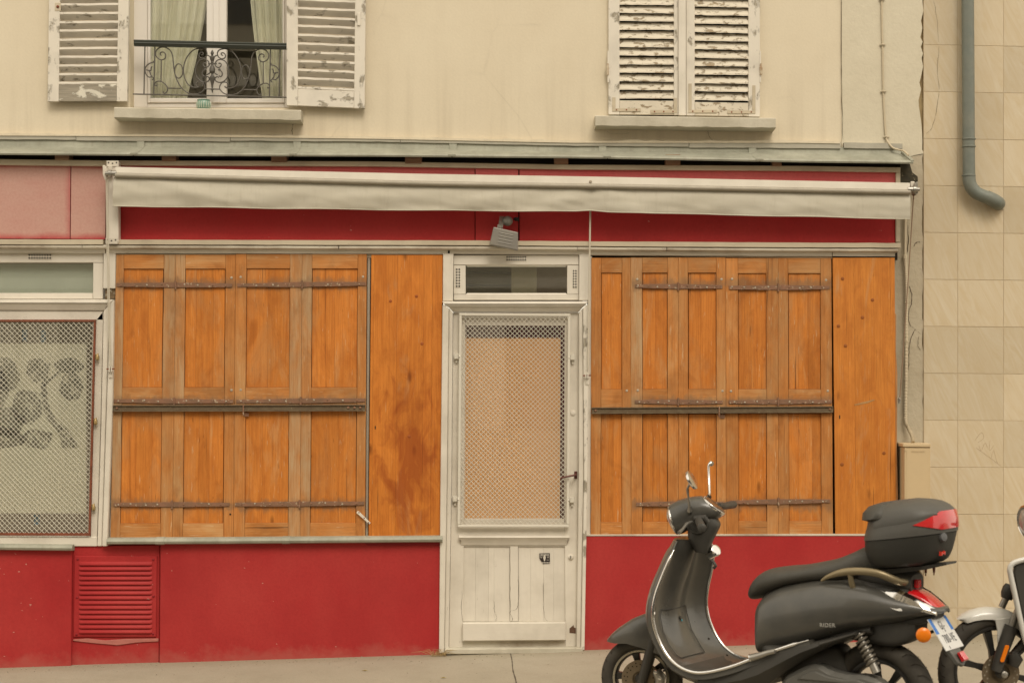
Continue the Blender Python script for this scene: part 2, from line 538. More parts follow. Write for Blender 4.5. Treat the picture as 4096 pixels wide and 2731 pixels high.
M['plank'] = m_wood('orange_varnished_board', (0.58, 0.20, 0.032), (0.46, 0.13, 0.016), (0.40, 0.25, 0.13), 0.04, True, 0.3, 0.45, 0.02, 0.3, 0.7, 0.0, (0.27, 0.055, 0.008), (X(1650), -0.11, Z(1860), 5.0, 0.0, 1.7))
M['plank_r'] = m_wood('amber_varnished_board', (0.58, 0.215, 0.038), (0.47, 0.145, 0.022), (0.44, 0.28, 0.15), 0.10, True, 0.3, 0.45, 0.05, 0.3, 0.7, 0.2, (0.33, 0.085, 0.012))
M['ply'] = m_plain('plywood_board', (0.78, 0.42, 0.18), 0.7, 0.2, 0, 0.10, 2.5)
M['rafter'] = m_wood('rafter_end', (0.30, 0.18, 0.11), (0.22, 0.12, 0.07), (0.35, 0.27, 0.18), 0.2, False, 0.2)
M['black'] = m_plain('black_plastic', (0.020, 0.019, 0.017), 0.5, 0.4, 0, 0.1, 14, 0.15, 260)
M['lamp_grey'] = m_plain('grey_lamp_body', (0.20, 0.185, 0.16), 0.5, 0.4, 0.1, 0.15, 20, 0.0, 200, 0, 0.25)
M['canvas'] = None
M['awn'] = m_plain('cream_awning_bar', (0.60, 0.55, 0.46), 0.45, 0.4, 0, 0.15, 9, 0, 200, 0, 0.25)
M['awn_tube'] = m_plain('grimy_awning_tube', (0.36, 0.32, 0.25), 0.5, 0.4, 0, 0.4, 9, 0, 200, 0, 0.2)
M['cord'] = m_plain('cord', (0.55, 0.50, 0.40), 0.7, 0.2)
M['cord_dark'] = m_plain('brown_cord', (0.26, 0.18, 0.12), 0.7, 0.2)
M['box'] = m_plain('beige_plastic', (0.55, 0.42, 0.25), 0.45, 0.35, 0, 0.08, 12)
M['conduit'] = m_plain('beige_conduit', (0.52, 0.44, 0.31), 0.5, 0.3, 0, 0.2)
M['pipe'] = m_plain('grey_green_drainpipe_paint', (0.155, 0.17, 0.145), 0.45, 0.4, 0, 0.25, 30, 0.1, 120, 0, 0.2)
M['curtain'] = None
M['room'] = m_plain('room_wall', (0.24, 0.22, 0.18), 0.9, 0.1)
M['glass'] = m_glass('window_glass')
M['ceramic'] = m_plain('green_glaze', (0.20, 0.32, 0.25), 0.2, 0.5, 0, 0.4, 60)
M['ceramic_w'] = m_plain('pale_glaze_rib', (0.5, 0.53, 0.42), 0.2, 0.5, 0, 0.2, 60)
M['chrome'] = m_plain('chrome', (0.75, 0.73, 0.70), 0.12, 0.5, 1.0, 0.05)
M['steel'] = m_plain('dull_steel', (0.38, 0.36, 0.32), 0.35, 0.5, 0.8, 0.25)
M['brass'] = m_plain('aged_brass', (0.35, 0.25, 0.11), 0.4, 0.5, 0.7, 0.3)

def m_zinc():
    g = G('weathered_zinc', 0.6, 0.3, 0.12)
    w = g.coord('World')
    a = g.noise(g.coord('World', (1, 1, 0.6)), 5, 6, 0.65)
    c = g.mix(g.ramp(a, [(0.3, 0.0), (0.7, 1.0)]), (0.245, 0.245, 0.19), (0.375, 0.37, 0.295))
    s = g.noise(g.coord('World', (14, 14, 1.2)), 2.4, 4, 0.6)
    c = g.mix(g.ramp(s, [(0.5, 0.0), (0.75, 0.5)]), c, (0.22, 0.20, 0.16))
    f = g.noise(w, 90, 3, 0.6)
    c = g.mix(g.ramp(f, [(0.62, 0.0), (0.7, 0.35)]), c, (0.46, 0.44, 0.38))
    g.bump(g.math('ADD', g.noise(w, 14, 3, 0.5), g.math('MULTIPLY', f, 0.2)), 0.35, 0.004)
    return g.col(c)
M['zinc'] = m_zinc()

def m_red(name, c, pale, amount, bottom=False):
    g = G(name, 0.62, 0.25)
    w = g.coord('World')
    a = g.noise(w, 1.6, 5, 0.6)
    b = g.noise(g.coord('World', (1, 1, 0.25)), 3.0, 5, 0.7)
    c1 = g.mix(g.ramp(g.math('ADD', g.math('MULTIPLY', a, 0.6), g.math('MULTIPLY', b, 0.4)), [(0.38, 0.0), (0.68, amount)]), c, pale)
    c1 = g.mix(g.ramp(g.noise(w, 2.7, 4, 0.6), [(0.45, 0.0), (0.8, 0.35)]), c1, mul(c, 0.62))
    sc = g.noise(g.coord('World', (1.0, 1.0, 1.6)), 34, 2, 0.4)
    c1 = g.mix(g.ramp(sc, [(0.755, 0.0), (0.78, 0.5)]), c1, (0.6, 0.42, 0.34))
    f = g.noise(w, 60, 4, 0.6)
    c1 = g.mix(g.ramp(f, [(0.3, 0.18), (0.6, 0.0)]), c1, mul(c, 0.5))
    if bottom:                                            # rising damp: bleached, scuffed foot of the wall
        z = g.xyz(w)
        lvl = g.math('SUBTRACT', z[2], g.math('MULTIPLY', z[0], 0.030))
        lvl = g.math('ADD', lvl, g.math('MULTIPLY', g.math('SUBTRACT', g.noise(w, 9, 5, 0.65), 0.5), 0.22))
        c1 = g.mix(g.ramp(lvl, [(0.0, 0.40), (0.08, 0.0)]), c1, (0.40, 0.13, 0.10))
    g.bump(g.math('ADD', f, g.math('MULTIPLY', a, 1.5)), 0.35, 0.0016)
    return g.col(c1)
RED = (0.36, 0.021, 0.022)
M['red'] = m_red('red_wall_paint', RED, (0.43, 0.050, 0.042), 0.6, True)
M['red_fascia'] = m_red('red_fascia_paint', (0.45, 0.028, 0.030), (0.48, 0.06, 0.05), 0.4)
M['red_edge'] = m_red('dark_red_edge', (0.25, 0.014, 0.018), (0.3, 0.03, 0.03), 0.3)

def m_bleach():
    """fascia board bleached pink by the sun except where the frame kept its rim covered"""
    g = G('sun_bleached_red', 0.7, 0.2)
    t = g.coord('Generated')
    s = g.xyz(t)
    w = g.coord('World')
    nz = g.math('MULTIPLY', g.math('SUBTRACT', g.noise(w, 7, 5, 0.65), 0.5), 0.10)
    def edge(v):
        q = g.math('MINIMUM', v, g.math('SUBTRACT', 1.0, v))
        return q
    ez = g.ramp(g.math('ADD', edge(s[2]), nz), [(0.0, 0.1), (0.09, 1.0)])
    ex = g.ramp(g.math('ADD', edge(s[0]), g.math('MULTIPLY', nz, 0.3)), [(0.0, 0.45), (0.025, 1.0)])
    f = g.math('MULTIPLY', ez, ex)
    pink = g.mix(g.ramp(g.noise(g.coord('World', (1, 1, 2)), 6, 5, 0.6), [(0.3, 0.0), (0.7, 0.55)]), (0.50, 0.305, 0.25), (0.47, 0.24, 0.20))
    c = g.mix(f, (0.36, 0.03, 0.04), pink)
    fi = g.noise(w, 70, 3, 0.6)
    c = g.mix(g.ramp(fi, [(0.3, 0.15), (0.6, 0.0)]), c, (0.25, 0.05, 0.05))
    g.bump(fi, 0.3, 0.001)
    return g.col(c)
M['bleach'] = m_bleach()
M['red_top'] = m_red('faded_red_top_edge', (0.56, 0.10, 0.10), (0.60, 0.18, 0.16), 0.6)

def m_tile():
    g = G('beige_stone_tile', 0.35, 0.35)
    v = g.coord('Object', (1, 1, 1), 23.0, (0, 0.45, 0))
    sc = g.n('Mapping'); sc.inputs['Scale'].default_value = (9, 9, 1.6); g.l(v, sc.inputs[0])
    a = g.noise(sc.outputs[0], 1.3, 5, 0.6, 2.6)
    c = g.mix(g.ramp(a, [(0.32, 0.0), (0.7, 1.0)]), (0.52, 0.42, 0.275), (0.57, 0.49, 0.36))
    w = g.coord('World')
    b = g.noise(w, 2.0, 4, 0.6)
    c = g.mix(g.ramp(b, [(0.45, 0.0), (0.8, 0.35)]), c, (0.46, 0.365, 0.235))
    hs = g.n('HueSaturation'); g.l(c, hs.inputs['Color'])
    g.l(g.math('ADD', 0.91, g.math('MULTIPLY', g.rnd(), 0.17)), hs.inputs['Value'])
    return g.col(hs.outputs[0])
M['tile'] = m_tile()
M['grout'] = m_plain('tile_joint', (0.50, 0.40, 0.265), 0.9, 0.1)

def m_canvas():
    g = G('off_white_awning_canvas', 0.8, 0.15)
    w = g.coord('World')
    a = g.noise(g.coord('World', (1, 1, 2.5)), 2.2, 5, 0.6)
    c = g.mix(g.ramp(a, [(0.35, 0.0), (0.75, 0.6)]), (0.52, 0.485, 0.40), (0.43, 0.39, 0.30))
    s = g.noise(g.coord('World', (8, 8, 1)), 4, 5, 0.7)
    c = g.mix(g.ramp(s, [(0.52, 0.0), (0.8, 0.4)]), c, (0.36, 0.32, 0.24))
    f = g.noise(w, 300, 2, 0.5)
    g.bump(g.math('ADD', g.math('MULTIPLY', f, 0.25), a), 0.4, 0.004)
    return g.col(c)
M['canvas'] = m_canvas()

def m_curtain():
    g = G('pale_green_curtain', 0.9, 0.1)
    w = g.coord('World', (60, 60, 3))
    a = g.noise(w, 2, 3, 0.6)
    c = g.mix(g.ramp(a, [(0.3, 0.3), (0.7, 0.0)]), (0.64, 0.61, 0.475), (0.52, 0.50, 0.38))
    g.b.inputs['Sheen Weight'].default_value = 0.2
    return g.col(c)
M['curtain'] = m_curtain()

def m_pavement():
    g = G('pale_worn_asphalt', 0.9, 0.2)
    w = g.coord('World')
    a = g.noise(w, 0.9, 5, 0.6)
    c = g.mix(g.ramp(a, [(0.35, 0.0), (0.7, 1.0)]), (0.33, 0.295, 0.22), (0.39, 0.345, 0.265))
    s = g.noise(w, 5, 6, 0.7)
    c = g.mix(g.ramp(s, [(0.5, 0.0), (0.8, 0.45)]), c, (0.27, 0.23, 0.17))
    f = g.noise(w, 140, 3, 0.7)
    c = g.mix(g.ramp(f, [(0.35, 0.30), (0.6, 0.0)]), c, (0.20, 0.17, 0.13))
    yy = g.xyz(w)[1]
    edge = g.math('ADD', g.math('MULTIPLY', yy, -1.0), g.math('MULTIPLY', g.math('SUBTRACT', s, 0.5), 0.28))
    c = g.mix(g.ramp(edge, [(0.14, 0.55), (0.30, 0.0)]), c, (0.24, 0.20, 0.135))      # grit and dirt swept against the wall
    sp = g.noise(g.coord('World', (1, 2.5, 1)), 22, 2, 0.5)
    c = g.mix(g.ramp(sp, [(0.70, 0.0), (0.74, 0.5)]), c, (0.16, 0.14, 0.11))
    g.bump(g.math('ADD', f, g.math('MULTIPLY', s, 0.8)), 0.5, 0.003)
    return g.col(c)
M['pavement'] = m_pavement()
M['kerb'] = m_plaster('granite_kerb', (0.36, 0.34, 0.30), (0.25, 0.23, 0.2), 0.003, 4, 120)
M['asphalt'] = m_plaster('road_asphalt', (0.065, 0.063, 0.06), (0.05, 0.048, 0.045), 0.004, 2, 130)

# ================================================================== GROUND
def sheet(name, xs, ys, zf, mat, label, cat):
    v = [(x, y, zf(x, y)) for y in ys for x in xs]
    n = len(xs)
    f = [(j * n + i, j * n + i + 1, (j + 1) * n + i + 1, (j + 1) * n + i) for j in range(len(ys) - 1) for i in range(n - 1)]
    o = mk(name, v, f, mat)
    return tag(o, label, None, None, 'structure')
xs = [-60, -30, -14, -8, -4, -2, 0, 2, 4, 8, 14, 30, 60]
sheet('pavement', xs, [0.05, -0.5, -1, -2, -3.0], ground, M['pavement'], 'pale worn asphalt pavement in front of the shop', None)
def kerb(name, ya, yb, mat, label):
    rings = []
    for x in xs:
        zt = 0.030 * x - 0.109
        rings.append([Vector((x, ya, zt + 0.004)), Vector((x, yb, zt + 0.004)), Vector((x, yb, zt - 0.3)), Vector((x, ya, zt - 0.3))])
    o = loft(name, rings, mat, None, False)
    tag(o, label, None, None, 'structure')
kerb('kerb', -3.0, -3.16, M['kerb'], 'granite kerb along the shop pavement')
sheet('road', xs, [-3.16, -5, -7, -9.0], lambda x, y: 0.030 * x - 0.109 - 0.12, M['asphalt'], 'dark asphalt road of the street', None)
kerb('kerb', -9.16, -9.0, M['kerb'], 'granite kerb along the opposite pavement')
sheet('pavement', xs, [-9.16, -11, -14.05], lambda x, y: 0.030 * x - 0.109, M['pavement'], 'pavement on the opposite side of the street', None)
# crack in the pavement running from the doorstep (a fine strip of dark filler)
crk = spline([(2040, 2606), (2048, 2640), (2052, 2680), (2062, 2715), (2070, 2760)], 6)
cv, cf = [], []
for i, p in enumerate(crk):
    k = (p.y - CY) / F
    # follow the sloping pavement: solve height
    t = (H + 0.001 + 0.036 * D) / (k + 0.036 + 0.03 * (p.x - CX) / F)
    x, y = (p.x - CX) / F * t, -D + t
    w_ = R(0.002, 0.005)
    cv += [(x - w_, y, ground(x - w_, y) + 0.002), (x + w_, y, ground(x + w_, y) + 0.002)]
    if i: cf.append((2 * i - 2, 2 * i - 1, 2 * i + 1, 2 * i))
o = mk('pavement_crack', cv, cf, m_plain('crack_dirt', (0.12, 0.10, 0.075), 0.95, 0.1))
tag(o, 'thin dark crack running out from the doorstep', None, None, 'structure')

# ================================================================== SHOP BUILDING
shop = thing('shop_building', 'cream rendered house with boarded red and white shopfront', 'building', (0, 0, -0.02))
VOID = -0.28
# upper wall with the two window openings (one mesh, reveals included)
LW = (520, 1156, -560, 432)          # left window opening in photo pixels
RW = (2436, 3040, -560, 466)         # shuttered window opening
WX0, WX1, WT, WB = -1500, 3366, -2400, 640
def wall_with_holes(name, x0, x1, y0, y1, holes, d, depth, mat, parent):
    hs_ = sorted(holes)
    V, Fc = [], []
    def q(a):
        b = len(V); V.extend(a); Fc.append((b, b + 1, b + 2, b + 3))
    def fr(xa, xb, ya, yb):
        q([at(xa, yb, d), at(xb, yb, d), at(xb, ya, d), at(xa, ya, d)])
    x = x0
    for (a, b, t, bt) in hs_:
        fr(x, a, y0, y1)
        fr(a, b, y0, t)
        fr(a, b, bt, y1)
        x = b
        def in_(px, py): p = at(px, py, d); return Vector((p.x, depth, p.z))
        q([at(a, bt, d), at(a, t, d), in_(a, t), in_(a, bt)])
        q([at(b, t, d), at(b, bt, d), in_(b, bt), in_(b, t)])
        q([at(a, t, d), at(b, t, d), in_(b, t), in_(a, t)])
        q([at(b, bt, d), at(a, bt, d), in_(a, bt), in_(b, bt)])
    fr(x, x1, y0, y1)
    return mk(name, V, Fc, mat, parent, recalc=False)
wall = wall_with_holes('wall', WX0, WX1, WT, WB, [LW, RW], 0.0, 0.26, M['wall'], shop)
wall['label'] = 'smooth cream rendered upper wall'
# grey rendered strip at the party wall with a ragged right edge, in front of a yellowish mortar gap
rect('mortar_gap', 3366, 3712, WT, 2650, -0.012, 0.2, m_plaster('yellow_mortar', (0.42, 0.33, 0.18), (0.2, 0.14, 0.08), 0.006, 4, 60, 0.8), shop, 0)
edge = []
y = -700
while y < 620:
    edge.append((3689 + R(-9, 5) + (-8 if 300 < y < 460 else 0), y)); y += R(16, 46)
strip = plate('plaster_strip', [(3367, -2400), (3692, -2400)] + edge + [(3698, 614), (3655, 622), (3600, 640), (3367, 640)], 0.007, 0.05, M['wall_grey'], shop, 0)
strip['label'] = 'rougher greyish strip of render beside the tiled wall'
edge2 = []
y = 640
while y < 2600:
    edge2.append((3692 + R(-4, 3), y)); y += R(20, 60)
o = plate('plaster_strip', [(3560, 641), (3655, 624), (3692, 618)] + edge2 + [(3690, 2590), (3560, 2590)], 0.004, 0.05, M['wall_rough'], shop, 0)
o['label'] = 'rough cracked render down the right edge of the shopfront'
# vertical crack pieces in the render (opened joints)
M['crack'] = m_plain('crack_shadow', (0.10, 0.075, 0.05), 0.95, 0.05)
def crack(pts, d, w, parent):
    P = spline([at(a, b, d) for a, b in pts], 5)
    V, Fc = [], []
    for i, p in enumerate(P):
        j = Vector((R(-1, 1), 0, R(-1, 1))) * 0.0025
        ww = w * R(0.4, 1.2) * (0.3 if i in (0, len(P) - 1) else 1)
        V += [p + j + Vector((-ww, 0, 0.3 * ww)), p + j + Vector((ww, 0, -0.3 * ww))]
        if i: Fc.append((2 * i - 2, 2 * i - 1, 2 * i + 1, 2 * i))
    return mk('crack', V, Fc, M['crack'], parent)
crack([(3638, 1145), (3648, 1180), (3645, 1215), (3634, 1260), (3640, 1300), (3662, 1318), (3680, 1336)], 0.0065, 0.0022, shop)
crack([(3660, 1316), (3640, 1370), (3636, 1420), (3634, 1480)], 0.0065, 0.0022, shop)
crack([(3676, 1345), (3672, 1380), (3682, 1400)], 0.0065, 0.002, shop)
crack([(3654, 986), (3668, 968), (3680, 970)], 0.0065, 0.003, shop)
crack([(3632, 900), (3634, 960), (3630, 1010)], 0.0065, 0.0025, shop)
crack([(1172, 496), (1168, 520), (1172, 540)], 0.002, 0.0018, shop)
crack([(2830, 524), (2838, 548), (2850, 562)], 0.002, 0.0018, shop)
crack([(2400, 520), (2425, 524), (2450, 536), (2520, 532)], 0.002, 0.0012, shop)
crack([(3364, -20), (3366, 200), (3368, 400), (3372, 560)], 0.0095, 0.0018, shop)
# stone sills
def sill(x0, x1, yl0, yr0, yl1, yr1, proj, label):
    pa, pb = at(x0, yl0, proj), at(x1, yr0, proj)
    h = (yl1 - yl0) * (D - proj) / F
    path = []
    n = 26
    for i in range(n + 1):
        t = i / n
        path.append((pa.x + (pb.x - pa.x) * t, pa.z + (pb.z - pa.z) * t))
    rings = []
    for i, (x, z) in enumerate(path):
        j = R(-0.003, 0.002)
        rings.append([Vector((x, 0.10, z + 0.012)), Vector((x, -proj + 0.006, z)), Vector((x, -proj, z - 0.006)), Vector((x, -proj + R(-.001, .002), z - h + 0.006 + j)),
                      Vector((x, -proj + 0.012, z - h + j)), Vector((x, 0.0, z - h - 0.003)), Vector((x, 0.10, z - h - 0.003))])
    o = loft('sill', rings, M['sill'], shop, True, 30)
    o['label'] = label
sill(457, 1203, 429, 440, 473, 485, 0.13, 'stained stone sill under the open window')
sill(2382, 3103, 462, 472, 505, 516, 0.13, 'grey stone sill under the closed shutters')

# ---- left upstairs window
win = sub('window', shop, at(850, 432, -0.1))
win['label'] = 'white plastic casement window with green curtains'
rect('frame', 530, 590, -560, 431, -0.115, 0.06, M['pvc'], win, 0.003)
rect('frame', 1138, 1160, -560, 431, -0.115, 0.06, M['pvc'], win, 0.003)
rect('frame', 590, 1138, 414, 432, -0.117, 0.06, M['pvc'], win, 0.003)
for (a, b) in ((590, 600), (826, 862), (866, 906), (1130, 1138)):
    rect('sash', a, b, -560, 413, -0.105, 0.05, M['pvc'], win, 0.004)
rect('sash', 600, 826, 393, 412, -0.107, 0.05, M['pvc'], win, 0.004)
rect('sash', 906, 1130, 394, 413, -0.107, 0.05, M['pvc'], win, 0.004)
rect('astragal', 852, 876, -560, 412, -0.098, 0.012, M['pvc'], win, 0.003)
rect('pane', 598, 828, -560, 396, -0.13, 0.004, M['glass'], win, 0)
rect('pane', 904, 1133, -560, 396, -0.13, 0.004, M['glass'], win, 0)
def curtain(name, top, bot, y0, y1, folds, parent, bl=0, br=0):
    n, m = 60, 14
    V, Fc = [], []
    for j in range(m + 1):
        t = j / m
        a = top[0] + (bot[0] - top[0]) * t + bl * math.sin(t * math.pi)
        b = top[1] + (bot[1] - top[1]) * t + br * math.sin(t * math.pi)
        for i in range(n + 1):
            s = i / n
            p = at(a + (b - a) * s, y0 + (y1 - y0) * t, -0.22)
            ph = s * folds * 2 * math.pi
            p.y += 0.018 * math.sin(ph + 0.6 * math.sin(ph * 0.37 + t)) + 0.008 * math.sin(2.3 * ph + 3 * t)
            V.append(p)
    for j in range(m):
        for i in range(n):
            k = j * (n + 1) + i
            Fc.append((k, k + 1, k + n + 2, k + n + 1))
    mk(name, V, Fc, M['curtain'], parent, True, recalc=False)
curtain('curtain', (590, 850), (590, 744), -560, 420, 7, win, 0, 42)
curtain('curtain', (990, 1150), (1052, 1150), -560, 420, 4, win, -26, 0)
# dim room behind
rm = sub('room', shop, at(850, 432, -0.5))
a, b = at(300, 460, -0.26), at(1400, -600, -0.26)
box('back_wall', a.x, b.x, 1.9, 1.95, a.z, b.z, M['room'], rm)
box('floor', a.x, b.x, 0.27, 1.9, a.z - 0.05, a.z, M['room'], rm)
box('ceiling', a.x, b.x, 0.27, 1.9, b.z, b.z + 0.05, M['room'], rm)
box('side_wall', a.x - 0.05, a.x, 0.27, 1.95, a.z, b.z, M['room'], rm)
box('side_wall', b.x, b.x + 0.05, 0.27, 1.95, a.z, b.z, M['room'], rm)
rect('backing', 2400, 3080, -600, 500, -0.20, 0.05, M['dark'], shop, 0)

# ---- zinc covered cornice over the shopfront
canopy = thing('zinc_canopy', 'grey zinc canopy sheet with folded joints above the red fascia', 'canopy', at(1800, 640, 0.1))
def zline(px):   # photo heights of the top of the zinc, fold and front edge
    return (interp([0, 760, 1500, 2300, 3200, 3640], [556, 560, 565, 582, 587, 592], px),
            interp([0, 760, 1500, 2300, 3200, 3640], [583, 586, 590, 603, 609, 612], px),
            interp([0, 760, 1500, 2300, 3200, 3640], [609, 614, 616, 623, 640, 645], px))
JOINTS = [(562, -28), (1188, -16), (1812, -4), (2410, 20), (3010, 30)]
cuts = [-1500, -660, -40] + [j[0] for j in JOINTS] + [3612]
for a, b in zip(cuts[:-1], cuts[1:]):
    rings = []
    n = max(6, int((b - a) / 55))
    for i in range(n + 1):
        px = a + 1.5 + (b - a - 3) * i / n
        ja = next((j[1] for j in JOINTS if j[0] == a), 0)
        jb = next((j[1] for j in JOINTS if j[0] == b), 0)
        if b == 3612: jb = 42
        sh = (ja + (jb - ja) * i / n) * 1.0
        t, f_, e = zline(px)
        wob = 2.2 * mnoise.noise(Vector((px * 0.011, 3.1, 0)))
        p0, p1, p2 = at(px, t, 0.020), at(px, f_ + wob, 0.026 + 0.004 * mnoise.noise(Vector((px * 0.02, 0, 5)))), at(px + sh, e, 0.18)
        rings.append([p0, p1, p1 + Vector((0, -0.004, -0.004)), p2 + Vector((0, 0.012, 0.006)), p2 + Vector((0, -0.004, 0.002)), p2 + Vector((0, -0.008, -0.008)), p2 + Vector((0, -0.003, -0.017)),
                      p2 + Vector((0, 0.010, -0.014)), p2 + Vector((0, 0.014, -0.004)), p1 + Vector((0, 0.014, -0.012)), p0 + Vector((0, 0.014, 0))])
    loft('zinc_sheet', rings, M['zinc'], canopy, True, 28)
for j, sh in JOINTS:
    t, f_, e = zline(j)
    p = [at(j - 15, t + 1, 0.029), at(j + 15, t + 1, 0.029), at(j + 15, f_ + 4, 0.036), at(j - 15, f_ + 4, 0.036)]
    v, fc = prism(p, [q + Vector((0, 0.012, 0)) for q in p])
    mk('joint_clip', v, fc, M['zinc'], canopy, bev=0.001)
    p = [at(j - 15, f_ + 4, 0.039), at(j + 15, f_ + 2, 0.039), at(j + 15 + sh, e - 1, 0.195), at(j - 15 + sh, e - 1, 0.195)]
    v, fc = prism(p, [q + Vector((0, 0.004, -0.012)) for q in p])
    mk('joint_cover', v, fc, M['zinc'], canopy, bev=0.001)
p = [at(3604, 604, 0.04), at(3622, 606, 0.04), at(3656, 640, 0.19), at(3644, 642, 0.19)]
v, fc = prism(p, [q + Vector((0, 0.004, -0.012)) for q in p]); mk('joint_cover', v, fc, M['zinc'], canopy, bev=0.001)
LEAD = m_plain('old_lead', (0.40, 0.375, 0.305), 0.7, 0.2, 0, 0.35, 9)
# lead flashing strip above it, ragged plaster line on top
for (a, b, o1, o2) in ((-1500, 303, 0, 0), (305, 920, 3, 0), (922, 1600, 0, 0), (1602, 2755, 0, -3), (2757, 3362, 4, 0), (3376, 3610, 2, 0)):
    top, bot = [], []
    n = max(4, int((b - a) / 40))
    for i in range(n + 1):
        px = a + (b - a) * i / n
        t, f_, e = zline(px)
        h = interp([0, 760, 1500, 2300, 3200, 3640], [17, 17, 13, 14, 19, 16], px)
        top.append((px, t - h - R(0, 2)))
        bot.append((px, t + 2 + R(-1, 1) + o1))
    plate('flashing_strip', top + bot[::-1], 0.033, 0.03, LEAD, canopy, 0)
top = []
n = 150
for i in range(n + 1):
    px = -1500 + (3360 + 1500) * i / n
    t = zline(px)[0] - interp([0, 760, 1500, 2300, 3200, 3640], [17, 17, 13, 14, 19, 16], px)
    top.append((px, t - 3 - abs(R(0, 7) if R(0, 1) < 0.3 else R(0, 2.5)), t + 4))
plate('mortar_skirt', [(a, b) for a, b, c in top] + [(a, c) for a, b, c in top][::-1], 0.038, 0.03, M['wall'], canopy, 0)
# dark sheet standing in for the shade under the zinc, rafter ends
rect('hollow_shade', -1500, 3600, 590, 660, 0.015, 0.01, M['dark'], canopy, 0)
for a, b, y0, y1 in ((219, 275, 616, 637), (647, 704, 620, 641), (1085, 1146, 624, 645), (1620, 1686, 628, 650), (2217, 2273, 630, 652), (2662, 2722, 632, 658), (3090, 3127, 645, 661), (-400, -340, 614, 636)):
    p = [at(a, y0 - 14, 0.12), at(b, y0 - 14, 0.12), at(b, y1 + 4, 0.12), at(a, y1 + 4, 0.12)]
    v, fc = prism(p, [q + Vector((0, 0.15, 0)) for q in p])
    mk('rafter_end', v, fc, M['rafter'], canopy, bev=0.002)
p = [(3598, 655), (3640, 655), (3650, 690), (3672, 706), (3672, 732), (3650, 742), (3600, 742)]
o = plate('end_bracket', p, 0.10, 0.10, m_rust('blackened_bracket', (0.03, 0.028, 0.02), (0.06, 0.05, 0.03), (0.2, 0.17, 0.11), 0.62), canopy, 0.004)

# ---- fascia
FD = 0.085
# top frame board, red boards, bottom frame
def band(name, pts_top, h_px, d, t, mat, parent, bev=0.002):
    top = pts_top
    bot = [(x, y + h_px) for x, y in pts_top]
    return plate(name, top + bot[::-1], d, t, mat, parent, bev)
band('fascia_frame', [(-1500, 634), (0, 637), (427, 642)], 23, FD + 0.025, 0.05, M['paint_dirty'], shop)
band('fascia_frame', [(474, 642), (1500, 646), (2300, 659), (3200, 664), (3602, 670)], 20, FD + 0.025, 0.05, M['paint_dirty'], shop)
plate('fascia_frame', [(3584, 690), (3602, 690), (3600, 968), (3584, 968)], FD + 0.022, 0.05, M['paint_dirty'], shop, 0.002)
o = plate('fascia_board', [(-700, 650), (282, 655), (279, 956), (-700, 952)], FD, 0.03, M['bleach'], shop); o['label'] = 'fascia board bleached pink by the sun'
o = plate('fascia_board', [(285, 655), (424, 657), (421, 958), (282, 956)], FD, 0.03, M['bleach'], shop); o['label'] = 'fascia board bleached pink by the sun'
rect('fascia_board', -1500, -704, 648, 952, FD, 0.03, M['bleach'], shop)
for a, b, dd in ((474, 1899, 0.0), (1902, 2073, 0.008), (2078, 3584, 0.004)):
    ya = interp([474, 1500, 2300, 3584], [660, 664, 676, 688], a); yb = interp([474, 1500, 2300, 3584], [660, 664, 676, 688], b)
    ba = interp([474, 3584], [962, 972], a); bb = interp([474, 3584], [962, 972], b)
    # the strip above the awning is faded, the sheltered part below it kept its red
    o = plate('fascia_board', [(a, ya - 6), (b, yb - 6), (b, yb + 78), (a, ya + 78)], FD + dd, 0.03, M['red_top'], shop, 0.0008)
    o = plate('fascia_board', [(a, ya + 78.3), (b, yb + 78.3), (b, bb), (a, ba)], FD + dd, 0.03, M['red_fascia'], shop, 0.0008)
    o['label'] = 'deep red fascia board in the shelter of the awning'
rect('fascia_backing', -1500, 3590, 640, 1040, 0.045, 0.03, M['dark'], shop, 0)
# cornice moulding below the fascia
def corn(px): return interp([-1500, 0, 1000, 1900, 2900, 3600], [953, 957, 960, 962, 969, 972], px)
def cornice(a, b, y0, y1, prof_d, mat, name='cornice', round_=False, wob=0.6):
    rings = []
    n = max(2, int((b - a) / 60))
    for i in range(n + 1):
        px = a + (b - a) * i / n
        yy0, yy1 = corn(px) + y0 + R(-wob, wob), corn(px) + y1 + R(-wob, wob)
        d0, d1 = prof_d
        pt, pb = at(px, yy0, d0), at(px, yy1, d1)
        if round_:
            m = (pt + pb) / 2
            h = (pt.z - pb.z) / 2
            r = [Vector((m.x, m.y - 0.016 * math.cos(t), m.z + h * math.sin(t))) for t in [math.pi / 2 - k * math.pi / 6 for k in range(7)]]
        else:
            r = [pt, pb]
        r += [Vector((r[-1].x, -0.05, r[-1].z)), Vector((r[0].x, -0.05, r[0].z))]
        rings.append(r)
    return loft(name, rings, mat, shop, True, 30)
cornice(-1500, 412, 0, 20, (0.150, 0.150), M['paint_dirty']); cornice(472, 3603, 0, 19, (0.150, 0.150), M['paint_dirty'])
for a, b in ((-1500, 330), (332, 1354), (1357, 2310), (2312, 2665), (2668, 3590)):
    cornice(a, b, 20.5, 38, (0.128, 0.128), M['paint_old'], round_=True)
for a, b in ((-1500, 420), (424, 1791), (1799, 3328), (3331, 3580)):
    cornice(a, b, 38.5, 54, (0.118, 0.108), M['paint_h'])
# upright board carrying the awning bracket
plate('bracket_board', [(428, 643), (474, 643), (474, 966), (470, 976), (424, 976)], 0.165, 0.06, M['paint'], shop, 0.003)

for a, b in ((464, 1766), (2364, 3330)):
    plate('fillet', [(a, 1004), (b, 1008), (b, 1034), (a, 1022)], 0.092, 0.03, M['paint_dirty'], shop, 0.001)
